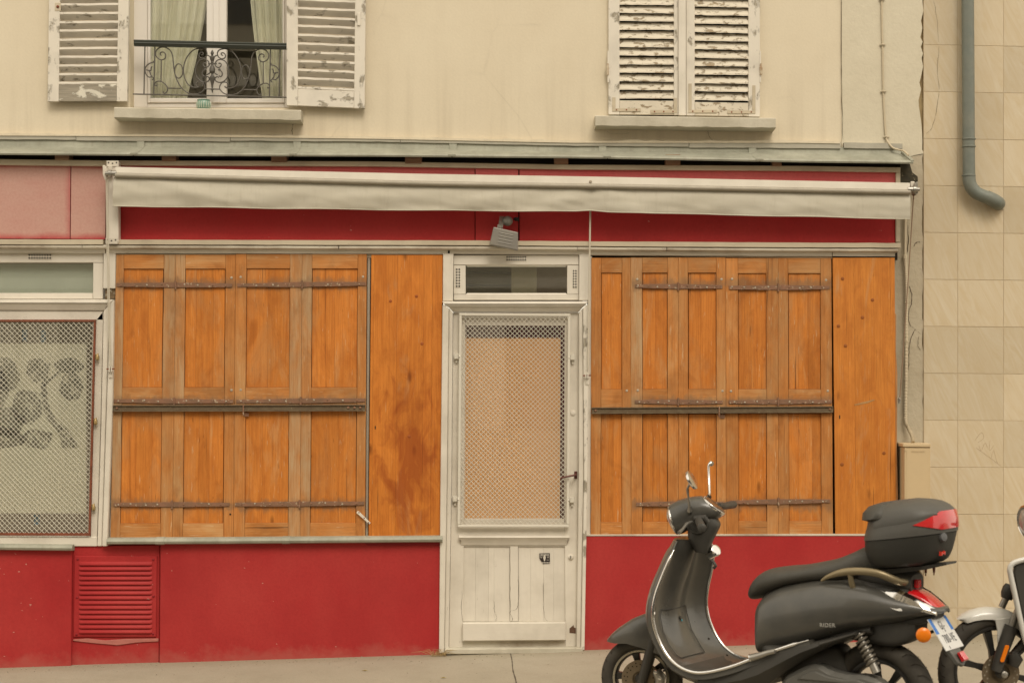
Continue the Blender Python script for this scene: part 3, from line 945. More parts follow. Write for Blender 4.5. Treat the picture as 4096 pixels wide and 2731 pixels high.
# ---- rear of the shopfront (never seen, keeps the gaps dark)
rect('shopfront_backing', -1500, 900, 900, 2330, VOID - 0.9, 0.05, M['room'], shop, 0)
rect('shopfront_backing', 456, 1772, 1000, 2230, 0.03, 0.04, M['dark'], shop, 0)
rect('shopfront_backing', 2350, 3574, 1000, 2230, 0.03, 0.04, M['dark'], shop, 0)

# ---- red plinth
def plinth(pts, d, label=None):
    o = plate('plinth', pts, d, 0.22, M['red'], shop, 0.004)
    if label: o['label'] = label
plinth([(-1500, 2192), (288, 2186), (284, 2700), (-1500, 2760)], 0.125, 'red painted wall under the shop window')
plinth([(641, 2170), (1768, 2160), (1762, 2660), (637, 2690)], 0.118, 'red painted wall under the left wooden shutters')
plinth([(289.5, 2182), (639.5, 2178), (635.5, 2690), (285.5, 2695)], 0.100, 'red painted recess around the vent grille')
plinth([(2342, 2142), (3604, 2137), (3606, 2640), (2330, 2660)], 0.118, 'red painted wall under the right wooden shutters')
plate('plinth_cap', [(2344, 2137), (3600, 2134), (3600, 2142), (2342, 2143)], 0.122, 0.05, M['paint_old'], shop, 0.001)
plate('plinth_dark_strip', [(1455, 2166), (1770, 2164), (1769, 2181), (1470, 2182)], 0.126, 0.03, M['red_edge'], shop, 0.003)  # darker red strip in place of the small recess under the ledge
plate('mortar_patch', [(292, 2556), (350, 2552), (420, 2560), (500, 2554), (560, 2553), (634, 2552), (633, 2565), (580, 2567), (540, 2570), (470, 2580), (400, 2574), (340, 2568), (291, 2562)], 0.108, 0.02, m_plain('pink_mortar', (0.44, 0.16, 0.13), 0.9, 0.1, 0, 0.3, 30, 0.5, 60), shop, 0.003)
# vent grille
vent = sub('vent_grille', shop, at(460, 2540, 0.11))
vent['label'] = 'red painted metal vent grille with fifteen louvres'
plate('vent_plate', [(297, 2222), (628, 2224), (624, 2546), (293, 2546)], 0.112, 0.014, M['red'], vent, 0.003)
for i in range(15):
    y0 = 2244 + i * 19.35
    a, b = at(316, y0, 0.113), at(608, y0, 0.113)
    h = 15 * (D - 0.11) / F
    rings = []
    for x, k in ((a.x, 0.15), (a.x + 0.012, 1.0), (b.x - 0.012, 1.0), (b.x, 0.15)):
        rings.append([Vector((x, a.y + 0.002, a.z)), Vector((x, a.y - 0.008 * k, a.z - h * 0.35)), Vector((x, a.y - 0.013 * k, a.z - h * 0.85)), Vector((x, a.y - 0.012 * k, a.z - h)), Vector((x, a.y + 0.002, a.z - h * 0.98))])
    loft('louvre', rings, M['red'], vent, True, 40)
for px, py in ((311, 2235), (613, 2237), (309, 2388), (615, 2383), (306, 2536), (612, 2533)):
    lathe('screw', [(0.0075, 0), (0.0075, 0.003), (0.004, 0.006), (0.0005, 0.007)], at(px, py, 0.112), (0, -1, 0), M['red_edge'], vent, 10)

# ---- zinc window ledges
def ledge(pts, r, joints, label):
    P = [at(a, b, 0.15) for a, b in pts]
    rings = []
    for p in P:
        rr = r
        rings.append([p + Vector((0, 0.09, rr * 1.1)), p + Vector((0, -0.002, rr)), p + Vector((0, -rr * .8, rr * .6)), p + Vector((0, -rr * 1.1, 0)), p + Vector((0, -rr * .8, -rr * .7)), p + Vector((0, 0, -rr)), p + Vector((0, 0.09, -rr))])
    o = loft('zinc_ledge', rings, M['zinc'], shop, True, 40)
    o['label'] = label
    for a, b in joints:
        pa, pb = None, None
        y_ = lambda px: interp([q[0] for q in pts], [q[1] for q in pts], px)
        rr = r + 0.003
        rings = []
        for px in (a, b):
            p = at(px, y_(px), 0.15)
            rings.append([p + Vector((0, 0.05, rr)), p + Vector((0, -0.002, rr)), p + Vector((0, -rr * .8, rr * .6)), p + Vector((0, -rr * 1.1, 0)), p + Vector((0, -rr * .8, -rr * .7)), p + Vector((0, 0, -rr)), p + Vector((0, 0.05, -rr))])
        loft('joint_cover', rings, M['zinc'], shop, True, 40)
ledge([(429, 2164), (900, 2162), (1400, 2158), (1770, 2155)], 0.019, [(622, 657), (1128, 1160)], 'rounded zinc ledge under the left wooden shutters')
ledge([(-1500, 2176), (0, 2187), (291, 2190)], 0.018, [], 'rounded zinc ledge under the shop window')

# ---- shop window at the left edge
sw = sub('shop_window', shop, at(200, 2186, 0.1))
sw['label'] = 'white framed shop window with wire guard, cut off by the left edge'
rect('frame', -900, 412, 1008, 1050, 0.085, 0.05, M['paint_h'], sw, 0.002)
plate('frame', [(373, 1051), (412, 1051), (411, 1196), (372, 1196)], 0.083, 0.05, M['paint'], sw, 0.002)
rect('frame', -900, 371, 1172, 1196, 0.081, 0.05, M['paint_h'], sw, 0.002)
plate('post', [(414, 1011), (463, 1011), (461, 1154), (412, 1154)], 0.105, 0.05, M['paint'], sw, 0.003)
plate('post', [(422, 1156), (462, 1154), (459, 1196), (420, 1197)], 0.090, 0.05, m_peel('rotten_post_foot', (0.5, 0.44, 0.34), (0.20, 0.14, 0.08), 0.45), sw, 0.003)
rect('transom_pane', -900, 380, 1040, 1180, 0.045, 0.005, M['glass'], sw, 0)
rect('paper', -900, 380, 1056, 1185, 0.030, 0.002, m_plain('frosted_film', (0.34, 0.36, 0.30), 0.7, 0.3, 0, 0.15, 3), sw, 0)
# perforated vents
def vent_holes(x0, x1, y0, y1, nx, ny, d, parent, mat):
    rect('vent_plate', x0, x1, y0, y1, d + 0.003, 0.003, mat, parent, 0.001)
    V, Fc = [], []
    for i in range(nx):
        for j in range(ny):
            cx = x0 + (i + 0.5) * (x1 - x0) / nx; cy = y0 + (j + 0.5) * (y1 - y0) / ny
            hw, hh = (x1 - x0) / nx * 0.29, (y1 - y0) / ny * 0.29
            b = len(V)
            V.extend([at(cx - hw, cy + hh, d + 0.0042), at(cx + hw, cy + hh, d + 0.0042), at(cx + hw, cy - hh, d + 0.0042), at(cx - hw, cy - hh, d + 0.0042)])
            Fc.append((b, b + 1, b + 2, b + 3))
    o = mk('vent_holes', V, Fc, M['dark'], parent, recalc=False)
    o['kind'] = 'stuff'
vent_holes(112, 206, 1014, 1038, 9, 2, 0.085, sw, M['paint'])
# moulded head and jambs of the big window
def mould(name, quad, dd, mat, parent):
    """four-sided moulding face whose outer edge stands prouder than the inner one"""
    (a, b, c, e), (d0, d1) = quad, dd
    f = [at(*a, d0), at(*b, d0), at(*c, d1), at(*e, d1)]
    v, fc = prism(f, [Vector((q.x, 0.02, q.z)) for q in f])
    return mk(name, v, fc, mat, parent, bev=0.0025)
mould('frame', ((-900, 1198), (455, 1198), (440, 1212), (-900, 1210)), (0.135, 0.14), M['paint_h'], sw)
mould('frame', ((-900, 1211), (438, 1213), (414, 1242), (-900, 1238)), (0.132, 0.108), M['paint_h'], sw)
rect('frame', -900, 412, 1243, 1280, 0.100, 0.05, M['paint_h'], sw, 0.002)
plate('frame', [(440, 1213), (456, 1199), (450, 1600), (428, 2184), (408, 2184), (424, 1700)], 0.137, 0.09, M['paint'], sw, 0.004)
plate('frame', [(414, 1243), (438, 1216), (422, 1700), (407, 2184), (389, 2184), (404, 1700)], 0.118, 0.09, M['paint'], sw, 0.004)
plate('frame', [(384, 1280), (413, 1244), (402, 1700), (388, 2150), (362, 2150), (370, 1700)], 0.100, 0.07, M['paint'], sw, 0.002)
plate('frame', [(360, 1197), (462, 1197), (444, 2184), (345, 2184), (352, 2150), (372, 1280)], 0.075, 0.04, M['paint'], sw, 0.001)
rect('bottom_rail', -900, 388, 2146, 2184, 0.112, 0.08, M['paint_h'], sw, 0.003)
rect('display_pane', -900, 386, 1270, 2146, 0.035, 0.005, M['glass'], sw, 0)
# guard: rusty angle frame with diamond wire
def wire_net(quad, pitch, r, d, mat, parent):
    tl, tr, br, bl = quad
    Wd, Hh = tr[0] - tl[0], bl[1] - tl[1]
    def mp(s, t):
        x = tl[0] + (tr[0] - tl[0]) * s; x2 = bl[0] + (br[0] - bl[0]) * s
        y = tl[1] + (bl[1] - tl[1]) * t; y2 = tr[1] + (br[1] - tr[1]) * t
        return (x + (x2 - x) * t, y + (y2 - y) * s)
    paths = []
    k = -Hh
    while k < Wd:
        for sgn in (1, -1):
            # line x = k + y (sgn 1) or x = Wd - (k + y)
            ya, yb = max(0.0, -k), min(Hh, Wd - k)
            if yb - ya < 2: continue
            xa, xb = k + ya, k + yb
            if sgn < 0: xa, xb = Wd - xa, Wd - xb
            A, B = mp(xa / Wd, ya / Hh), mp(xb / Wd, yb / Hh)
            dd = d + (0.0012 if sgn > 0 else -0.0012)
            paths.append(([at(*A, dd), at(*B, dd)], r))
        k += pitch
    o = merged_tubes('wire_mesh', paths, mat, parent, 4)
    o['kind'] = 'stuff'
    return o
wire_net([(-300, 1284), (377, 1284), (356, 2132), (-300, 2132)], 20.5, 0.0019, 0.118, M['wire_grey'], sw)
plate('guard_frame', [(-900, 1278), (384, 1278), (382, 1287), (-900, 1287)], 0.125, 0.02, M['rust'], sw, 0.001)
plate('guard_frame', [(375, 1288), (382, 1288), (361, 2131), (353, 2131)], 0.125, 0.02, M['rust'], sw, 0.001)
plate('guard_frame', [(-900, 2126), (361, 2132), (361, 2142), (-900, 2136)], 0.125, 0.02, M['rust'], sw, 0.001)
for px, py in ((391, 1428), (384, 1685), (376, 2028)):
    lathe('catch', [(0.004, -0.02), (0.011, -0.016), (0.012, 0.004), (0.007, 0.014), (0.001, 0.017)], at(px, py, 0.112) + Vector((0, -0.01, 0)), (0, 0, 1), M['brass'], sw, 12)
    tube('catch', [at(px - 14, py - 8, 0.115), at(px - 2, py - 10, 0.118), at(px + 2, py - 14, 0.112)], 0.004, M['brass'], sw, 8)
# inside the display: paper with a brush drawing of trees, dark room, blue tape
rect('paper', -900, 345, 1374, 2052, 0.012, 0.003, m_plain('grey_green_paper', (0.58, 0.54, 0.43), 0.8, 0.2, 0, 0.15, 2.5), sw, 0.0)
def m_ink(thr):
    g = G('ink_hatching', 0.8, 0.2)
    a = g.noise(g.coord('Object', (1, 1, 0.35), 9.0, (0, 0.8, 0)), 130, 4, 0.7)
    b = g.noise(g.coord('World'), 14, 4, 0.6)
    s = g.math('ADD', a, g.math('MULTIPLY', g.math('SUBTRACT', b, 0.5), 0.6))
    return g.col(g.mix(g.ramp(s, [(thr - 0.03, 1.0), (thr + 0.05, 0.0)]), (0.54, 0.50, 0.40), (0.15, 0.14, 0.11)))
ink = m_ink(0.56)
def blob(cx, cy, rx, ry, seed, n=36):
    pts = []
    for k in range(n):
        t = 2 * math.pi * k / n
        w_ = 1 + 0.22 * mnoise.noise(Vector((math.cos(t) * 1.6 + seed, math.sin(t) * 1.6, seed)))
        pts.append((cx + rx * w_ * math.cos(t), cy + ry * w_ * math.sin(t)))
    plate('drawing', pts, 0.0135, 0.001, ink, sw, 0)
for i, (cx, cy, rx, ry) in enumerate(((-70, 1560, 120, 100), (10, 1500, 80, 62), (150, 1478, 48, 46), (280, 1462, 58, 32), (286, 1548, 46, 56), (105, 1628, 58, 66), (-40, 1750, 130, 52), (145, 1755, 66, 40), (40, 1690, 60, 60))):
    blob(cx, cy, rx, ry, i * 3.7)
def limb(pts):
    l = [(x - w_, y) for x, y, w_ in pts]; r_ = [(x + w_, y) for x, y, w_ in pts]
    plate('drawing', l + r_[::-1], 0.0143, 0.001, ink, sw, 0)
limb([(172, 1535, 9), (178, 1570, 11), (180, 1610, 12), (192, 1650, 15), (215, 1685, 19), (245, 1715, 23), (268, 1750, 27), (280, 1790, 32)])
limb([(196, 1452, 4), (190, 1490, 5), (180, 1520, 7), (173, 1536, 9)])
limb([(250, 1478, 8), (215, 1505, 8), (190, 1525, 8), (178, 1545, 8)])
limb([(95, 1560, 8), (130, 1568, 8), (160, 1572, 8), (176, 1585, 8)])
for a, b, y0, y1 in ((88, 108, 1318, 1365), (163, 182, 1322, 1368), (135, 158, 2058, 2098)):
    rect('tape', a, b, y0, y1, -0.05, 0.002, m_plain('blue_tape', (0.08, 0.17, 0.28), 0.6, 0.3), sw, 0)

plate('cover_strip', [(2354, 1024), (2368, 1024), (2362, 2140), (2340, 2140)], 0.096, 0.03, M['paint'], shop, 0.002)
# ---- door bay
fr_ = sub('door_frame', shop, at(2060, 2600, 0.08))
fr_['label'] = 'white wooden door frame with moulded head and glazed transom'
plate('post', [(1772, 1014), (1814, 1014), (1812, 1204), (1771, 1204)], 0.112, 0.08, M['paint'], fr_, 0.003)
plate('post', [(2317, 1016), (2359, 1016), (2357, 1202), (2316, 1202)], 0.112, 0.08, M['paint'], fr_, 0.003)
rect('transom_rail', 1815, 2315, 1020, 1059, 0.094, 0.05, M['paint_h'], fr_, 0.002)
rect('transom_rail', 1815, 2315, 1178, 1200, 0.092, 0.05, M['paint_h'], fr_, 0.002)
rect('transom_stile', 1815, 1862, 1060, 1177, 0.090, 0.05, M['paint'], fr_, 0.002)
rect('transom_stile', 2269, 2315, 1060, 1177, 0.090, 0.05, M['paint'], fr_, 0.002)
for q in (((1862, 1058), (2270, 1058), (2264, 1064), (1868, 1064)), ((1868, 1172), (2264, 1172), (2270, 1179), (1862, 1179))):
    mould('glazing_bead', q, (0.0945, 0.075) if q[0][1] < 1100 else (0.075, 0.0945), M['paint_h'], fr_)
rect('pane', 1856, 2276, 1052, 1184, 0.062, 0.005, M['glass'], fr_, 0)
rect('backing', 1800, 2330, 1010, 1220, -0.35, 0.02, M['room'], fr_, 0)
rect('post', 2046, 2146, 1040, 1200, -0.10, 0.05, m_plain('pale_reflection', (0.26, 0.24, 0.17), 0.8, 0.2), fr_, 0.002)  # made-up pale upright behind the pane, imitates a reflected band
for y_ in (1086, 1136):
    rect('reflected_band', 1850, 2044, y_, y_ + 9, -0.12, 0.03, m_plain('dark_reflection', (0.04, 0.05, 0.045), 0.8, 0.2), fr_, 0.001)  # added dark bars, coloured like the banded reflection in the pane
rect('reflected_band', 1850, 2044, 1040, 1200, -0.18, 0.01, m_plain('mid_reflection', (0.13, 0.13, 0.10), 0.8, 0.2), fr_, 0)  # added board, gives the reflected bars their mid tone
vent_holes(2024, 2106, 1022, 1045, 9, 2, 0.094, fr_, M['paint'])
vent_holes(1822, 1842, 1072, 1150, 2, 7, 0.090, fr_, M['paint'])
vent_holes(2290, 2308, 1078, 1153, 2, 7, 0.090, fr_, M['paint'])
mould('moulded_head', ((1768, 1205), (2352, 1205), (2347, 1216), (1776, 1216)), (0.142, 0.148), M['paint_h'], fr_)
mould('moulded_head', ((1777, 1217), (2346, 1217), (2332, 1228), (1794, 1228)), (0.143, 0.132), M['paint_h'], fr_)
mould('moulded_head', ((1795, 1228.5), (2331, 1228.5), (2316, 1247), (1811, 1247)), (0.128, 0.106), M['paint_h'], fr_)
plate('jamb', [(1770, 1219), (1778, 1219), (1795, 1232), (1788, 1900), (1776, 2610), (1756, 2612), (1762, 1900)], 0.138, 0.09, M['paint'], fr_, 0.004)
plate('jamb', [(1796, 1232), (1811, 1249), (1806, 1900), (1794, 2608), (1777, 2609), (1789, 1900)], 0.122, 0.09, M['paint'], fr_, 0.004)
plate('jamb', [(2332, 1232), (2346, 1219), (2357, 1219), (2350, 1900), (2338, 2600), (2324, 2600), (2336, 1900)], 0.138, 0.09, M['peel_v'], fr_, 0.004)
plate('jamb', [(2316, 1249), (2331, 1232), (2335, 1900), (2323, 2600), (2306, 2598), (2315, 1900)], 0.122, 0.09, M['paint'], fr_, 0.004)
plate('threshold', [(1780, 2594), (2330, 2590), (2334, 2612), (1776, 2616)], 0.16, 0.25, M['sill'], fr_, 0.004)

door = sub('door', shop, at(2055, 2590, 0.06))
door['label'] = 'cream painted door with wire guarded pane and lower panel'
# leaf: stiles, rails
plate('stile', [(1813, 1250), (1862, 1250), (1858, 1900), (1850, 2590), (1796, 2590), (1808, 1900)], 0.085, 0.05, M['paint'], door, 0.001)
plate('stile', [(2259, 1250), (2315, 1250), (2314, 1900), (2305, 2587), (2262, 2588), (2258, 1900)], 0.085, 0.05, M['paint'], door, 0.001)
plate('rail', [(1863, 1250), (2258, 1250), (2258, 1302), (1863, 1302)], 0.084, 0.05, M['paint_h'], door, 0.001)
plate('rail', [(1857, 2075), (2257, 2075), (2261, 2184), (1853, 2184)], 0.084, 0.05, M['paint_h'], door, 0.001)
plate('rail', [(1851, 2486), (2261, 2484), (2261, 2588), (1850, 2590)], 0.083, 0.05, M['paint_old'], door, 0.001)
rect('backing', 1840, 2280, 1280, 2100, 0.000, 0.02, m_plain('bordeaux_backing', (0.13, 0.04, 0.045), 0.8, 0.2), door, 0)
rect('pane', 1858, 2262, 1296, 2080, 0.050, 0.004, M['glass'], door, 0)
plate('plywood_board', [(1860, 1352), (2242, 1352), (2240, 2080), (1856, 2080)], 0.030, 0.012, M['ply'], door, 0.001)
rect('backing', 1840, 2280, 2110, 2586, 0.030, 0.02, M['paint_old'], door, 0)
# wire guard on the door
GD = 0.125
plate('guard_frame', [(1837, 1252), (2282, 1255), (2282, 1265), (1837, 1262)], GD, 0.02, M['wire'], door, 0.002)
plate('guard_frame', [(1830, 2098), (2276, 2098), (2276, 2108), (1830, 2108)], GD, 0.02, M['wire'], door, 0.002)
plate('guard_frame', [(1837, 1263), (1847, 1263), (1840, 2097), (1830, 2097)], GD, 0.02, M['wire'], door, 0.002)
plate('guard_frame', [(2272, 1266), (2282, 1266), (2276, 2097), (2266, 2097)], GD, 0.02, M['wire'], door, 0.002)
wire_net([(1842, 1260), (2277, 1262), (2271, 2102), (1835, 2102)], 18.8, 0.0017, GD - 0.010, M['wire'], door)
for px, py in ((1825, 1426), (2290, 1430), (1820, 1996), (2288, 2000)):
    s = 1 if px < 2000 else -1
    loft('guard_clip', [[at(px - 7, py - 14 + 2, 0.088), at(px + 7, py - 14 + 2, 0.088), at(px + 7, py - 14, 0.10), at(px - 7, py - 14, 0.10)],
                        [at(px - 8, py - 10, 0.088), at(px + 8, py - 10, 0.088), at(px + 8, py - 12, 0.112), at(px - 8, py - 12, 0.112)],
                        [at(px - 8, py + 8, 0.088), at(px + 8, py + 8, 0.088), at(px + 8, py + 8, 0.112), at(px - 8, py + 8, 0.112)],
                        [at(px - 6, py + 13, 0.088), at(px + 6, py + 13, 0.088), at(px + 6, py + 13, 0.104), at(px - 6, py + 13, 0.104)]], M['wire'], door, True, 35)
    rect('guard_clip', px - 3, px + 4, py + 13, py + 25, 0.098, 0.008, M['wire'], door, 0.001)
    tube('guard_clip', [at(px + 6 * s, py - 8, 0.100), at(px + 12 * s, py - 8, 0.12), at(px + 13 * s, py + 2, 0.128)], 0.004, M['wire'], door, 6)
# ledge moulding, lower panel boards, batten, weather board
loft('ledge_moulding', [[at(x, 2141, 0.085), at(x, 2142, 0.112), at(x, 2149, 0.116), at(x, 2154, 0.110), at(x2, 2160, 0.104), at(x2, 2170, 0.094), at(x2, 2178, 0.090), at(x2, 2179, 0.085)] for x, x2 in ((1835, 1845), (2278, 2267))], M['paint_h'], door, True, 25)
bx = [1850, 1902, 1954, 1976, 2039]
for a, b in zip(bx[:-1], bx[1:]):
    plate('panel_board', [(a + .12, 2185), (b - .12, 2185), (b - .12, 2484), (a + .12, 2484)], 0.074 + R(-.0004, .0004), 0.03, M['paint'], door, 0.0006)
bx = [2074, 2123, 2174, 2215, 2261]
for a, b in zip(bx[:-1], bx[1:]):
    plate('panel_board', [(a + .12, 2185), (b - .12, 2185), (b - .12, 2484), (a + .12, 2484)], 0.074 + R(-.0004, .0004), 0.03, M['paint'], door, 0.0006)
plate('batten', [(2040, 2182), (2073, 2182), (2073, 2484), (2040, 2484)], 0.082, 0.03, M['paint'], door, 0.002)
plate('weather_board', [(1850, 2490), (2263, 2488), (2263, 2560), (1850, 2563)], 0.118, 0.035, M['paint_h'], door, 0.005)
crack([(2038, 2190), (2040, 2300), (2039, 2380), (2043, 2440), (2040, 2450), (2050, 2470), (2048, 2484)], 0.0835, 0.0011, door)
crack([(1976, 2400), (1978, 2440), (1986, 2460), (1984, 2484)], 0.0765, 0.0009, door)
crack([(2174, 2330), (2174, 2430), (2180, 2470), (2190, 2484)], 0.0765, 0.0008, door)
crack([(2074, 2300), (2074, 2400), (2068, 2432), (2050, 2440)], 0.0835, 0.0012, door)
crack([(1848, 2360), (1846, 2440), (1850, 2484)], 0.0865, 0.0009, door)
plate('bare_patch', [(2278, 2512), (2290, 2502), (2294, 2498), (2296, 2508), (2303, 2510), (2303, 2532), (2278, 2530)], 0.0862, 0.002, m_plain('bare_brown_wood', (0.13, 0.075, 0.05), 0.9, 0.1, 0, 0.5, 40, 0.6, 60), door, 0)
# lock, handle, keyhole cover
lathe('lock', [(0.018, 0), (0.018, 0.003), (0.0165, 0.005), (0.0145, 0.005), (0.010, 0.010), (0.0095, 0.013), (0.0005, 0.013)], at(2283, 2227, 0.085), (0, -1, 0), M['paint'], door, 20)
rect('keyhole', 2281.5, 2284.5, 2221, 2233, 0.0995, 0.002, M['dark'], door, 0)
lathe('keyhole_cover', [(0.016, 0), (0.016, 0.003), (0.013, 0.005), (0.0005, 0.0055)], at(2292, 1652, 0.085), (0, -1, 0), M['paint'], door, 20)
hd = m_plain('red_brown_handle', (0.13, 0.045, 0.035), 0.4, 0.5, 0.3, 0.3)
rect('handle_plate', 2297, 2309, 1884, 1914, 0.090, 0.005, hd, door, 0.002)
tube('handle', [at(2304, 1898, 0.09), at(2304, 1898, 0.125), at(2296, 1900, 0.14), at(2270, 1905, 0.145), at(2248, 1910, 0.145), at(2241, 1913, 0.142)], [0.007, 0.007, 0.0065, 0.006, 0.006, 0.004], hd, door, 8)
# sticker: torn dark label with a white keyhole shape and rows of small print
dk = m_plain('sticker_black', (0.03, 0.022, 0.02), 0.4, 0.4)
wt = m_plain('sticker_white', (0.6, 0.56, 0.48), 0.4, 0.4)
st = plate('sticker', [(2157, 2212), (2199, 2211), (2200, 2253), (2172, 2254), (2165, 2244), (2158, 2233)], 0.0770, 0.0009, dk, door, 0)
st['label'] = 'torn dark sticker with white keyhole shape'
kp = [(2178 + 5 * math.sin(t) * (1 if math.cos(t) > -0.2 else 0.75), 2231 - 12 * math.cos(t)) for t in [2 * math.pi * k / 20 for k in range(20)]]
mv, mf = [at(x, y, 0.0778) for x, y in kp], [tuple(range(20))]
for rw, (y0, h) in enumerate(((2215, 5), (2224, 2), (2228, 2), (2237, 2), (2247, 4))):
    x = 2160 if rw < 3 else 2168
    while x < 2195:
        w_ = R(2, 5)
        if not (2171 < x + w_ and x < 2185 and rw in (1, 2, 3)):
            b_ = len(mv)
            mv += [at(x, y0, 0.0778), at(x + w_, y0, 0.0778), at(x + w_, y0 + h, 0.0778), at(x, y0 + h, 0.0778)]
            mf.append((b_, b_ + 1, b_ + 2, b_ + 3))
        x += w_ + 1.6
mk('sticker_print', mv, mf, wt, door)

# ================================================================== NEIGHBOURING TILED WALL
nb = thing('tiled_building', 'neighbouring building faced with beige stone tiles', 'building', at(4000, 2560, 0))
rect('backing_wall', 3694, 5600, -2400, 2640, 0.0088, 0.3, M['grout'], nb, 0)
vx = [3695, 3831, 4014, 4198, 4382, 4566, 4750, 4934]
def ty(k, px):          # joint k at column px, the rows settle slightly towards the right
    base = -8 + 187.6 * k
    slope = 0.019 * max(0.0, 1 - (base - 170) / 2150)
    return base + slope * (px - 3695)
for i in range(len(vx) - 1):
    for k in range(-4, 14):
        a, b = vx[i] + 0.8, vx[i + 1] - 0.8
        o = plate('tile', [(a, ty(k, a) + .9), (b, ty(k, b) + .9), (b, ty(k + 1, b) - .9), (a, ty(k + 1, a) - .9)], 0.011 + R(-.0006, .0006), 0.008, M['tile'], nb, 0.0008)
# a rubbed-out scrawl on one tile
P = [[(3900, 1760), (3925, 1728), (3935, 1750), (3912, 1768)], [(3915, 1780), (3925, 1800), (3940, 1770), (3950, 1790)], [(3960, 1760), (3958, 1800), (3975, 1780)], [(3965, 1830), (3975, 1800), (3985, 1840), (3992, 1850)], [(3905, 1790), (3960, 1830), (4003, 1862)]]
merged_tubes('scrawl', [(spline([at(a, b, 0.0115) for a, b in q], 5), 0.0014) for q in P], m_plain('faint_scrawl', (0.52, 0.41, 0.275), 0.8, 0.2), nb, 4)
crk2 = [[(3735, 0), (3750, 90), (3755, 170)], [(3757, 182), (3750, 280), (3758, 360)], [(3757, 366), (3745, 450), (3728, 510), (3705, 536)], [(3832, 2330), (3870, 2345), (3905, 2362)]]
for q in crk2:
    crack(q, 0.0135, 0.0009, nb)

# ================================================================== DRAINPIPE
dp = thing('drainpipe', 'grey green downpipe turning into the tiled wall', 'pipe', at(3876, 800, 0.06))
pd = 0.075
tube('pipe', [at(3870, -600, pd), at(3871, 0, pd), at(3873, 300, pd), at(3875, 640, pd), at(3876, 700, pd)], 0.0375, M['pipe'], dp, 20)
tube('elbow', spline([at(3876, 701, pd), at(3877, 725, pd), at(3886, 750, pd), at(3905, 771, pd), at(3932, 784, pd), at(3950, 790, pd)], 5), 0.0395, M['pipe'], dp, 20)
tube('elbow', spline([at(3946, 788, pd), at(3962, 795, pd), at(3978, 803, pd - 0.006), at(3990, 811, pd - 0.03), at(3994, 814, 0.0)], 5), 0.0415, M['pipe'], dp, 20)
for y_ in (557, 587, 703):
    p = at(3875, y_, pd)
    lathe('collar', [(0.037, -0.006), (0.042, -0.004), (0.043, 0.0), (0.042, 0.004), (0.037, 0.006)], p, (0, 0, 1), M['pipe'], dp, 20)
plate('mortar_patch', [(3975, 786), (4014, 788), (4015, 840), (3990, 842), (3962, 834)], 0.016, 0.006, M['wall_rough'], dp, 0.002)

# ================================================================== LOUVRED SHUTTERS
def louvred(name, label, tl, tr, br, bl, sl, sr, y_rail, pitch, y_last, d, outside, mats, group=None):
    """tl..bl corner pixels; sl, sr stile widths; slats above y_rail; outside: slats fall towards the viewer"""
    root = thing(name, label, 'shutter', at((bl[0] + br[0]) / 2, (bl[1] + br[1]) / 2, d - 0.02), group)
    ms, mr, ml = mats
    def xl(y): return tl[0] + (bl[0] - tl[0]) * (y - tl[1]) / (bl[1] - tl[1])
    def xr(y): return tr[0] + (br[0] - tr[0]) * (y - tr[1]) / (br[1] - tr[1])
    def sk(x, y): # vertical shear so that rails follow the bottom edge
        return y + (br[1] - bl[1]) * (x - bl[0]) / (br[0] - bl[0])
    T = 0.034
    plate('stile', [(xl(tl[1]), tl[1]), (xl(tl[1]) + sl, tl[1]), (bl[0] + sl, sk(bl[0] + sl, bl[1])), (bl[0], bl[1])], d, T, ms, root, 0.002)
    plate('stile', [(xr(tr[1]) - sr, tr[1]), (xr(tr[1]), tr[1]), (br[0], br[1]), (br[0] - sr, sk(br[0] - sr, bl[1]))], d, T, ms, root, 0.002)
    a, b = xl(y_rail) + sl, xr(y_rail) - sr
    plate('rail', [(a + .5, sk(a, y_rail)), (b - .5, sk(b, y_rail)), (br[0] - sr - .5, sk(br[0] - sr, bl[1]) - 0.6), (bl[0] + sl + .5, sk(bl[0] + sl, bl[1]) - 0.6)], d - 0.002, T - 0.004, mr, root, 0.002)
    y = y_last
    mpp = (D - d) / F
    while y > tl[1]:
        a, b = xl(y) + sl - 1, xr(y) - sr + 1
        n = 9
        rings = []
        yj, jt = R(-1.2, 1.2), R(-1.5, 1.5)
        for i in range(n + 1):
            px = a + (b - a) * i / n
            p = at(px, sk(px, y) + yj + jt * (i / n - .5), d)
            w1, w2 = R(-0.0016, 0.0012), R(-0.001, 0.001)
            if outside:   # back edge high, front lip low
                f1, f2 = Vector((0, 0.002 + w2, 0.009 + w1)), Vector((0, 0.001, 0.0 + w1))
                b1, b2 = Vector((0, 0.027, 0.050)), Vector((0, 0.027, 0.042))
            else:         # seen from the room side: front lip high, back edge low
                f1, f2 = Vector((0, 0.003 + w2, 0.0 + w1)), Vector((0, 0.002, -0.013 + w1))
                b1, b2 = Vector((0, 0.030, -0.034)), Vector((0, 0.030, -0.046))
            rings.append([p + f1, p + f2, p + b2, p + b1])
        loft('slat', rings, ml, root, False, 0)
        y -= pitch * (1 + R(-0.02, 0.02))
    return root
WM = (M['peel_v'], M['bare'], M['peel'])
s1 = louvred('louvred_shutter', 'open white louvred shutter at the far left, bottom rail almost bare of paint', (203, -560), (525, -560), (508, 406), (190, 407), 44, 42, 338, 34.8, 327, 0.055, False, WM)
s2 = louvred('louvred_shutter', 'open white louvred shutter on the right of the railed window', (1147, -560), (1468, -560), (1458, 435), (1146, 422), 45, 42, 355, 35.0, 342, 0.055, False, (M['peel_v'], M['peel'], M['peel']))
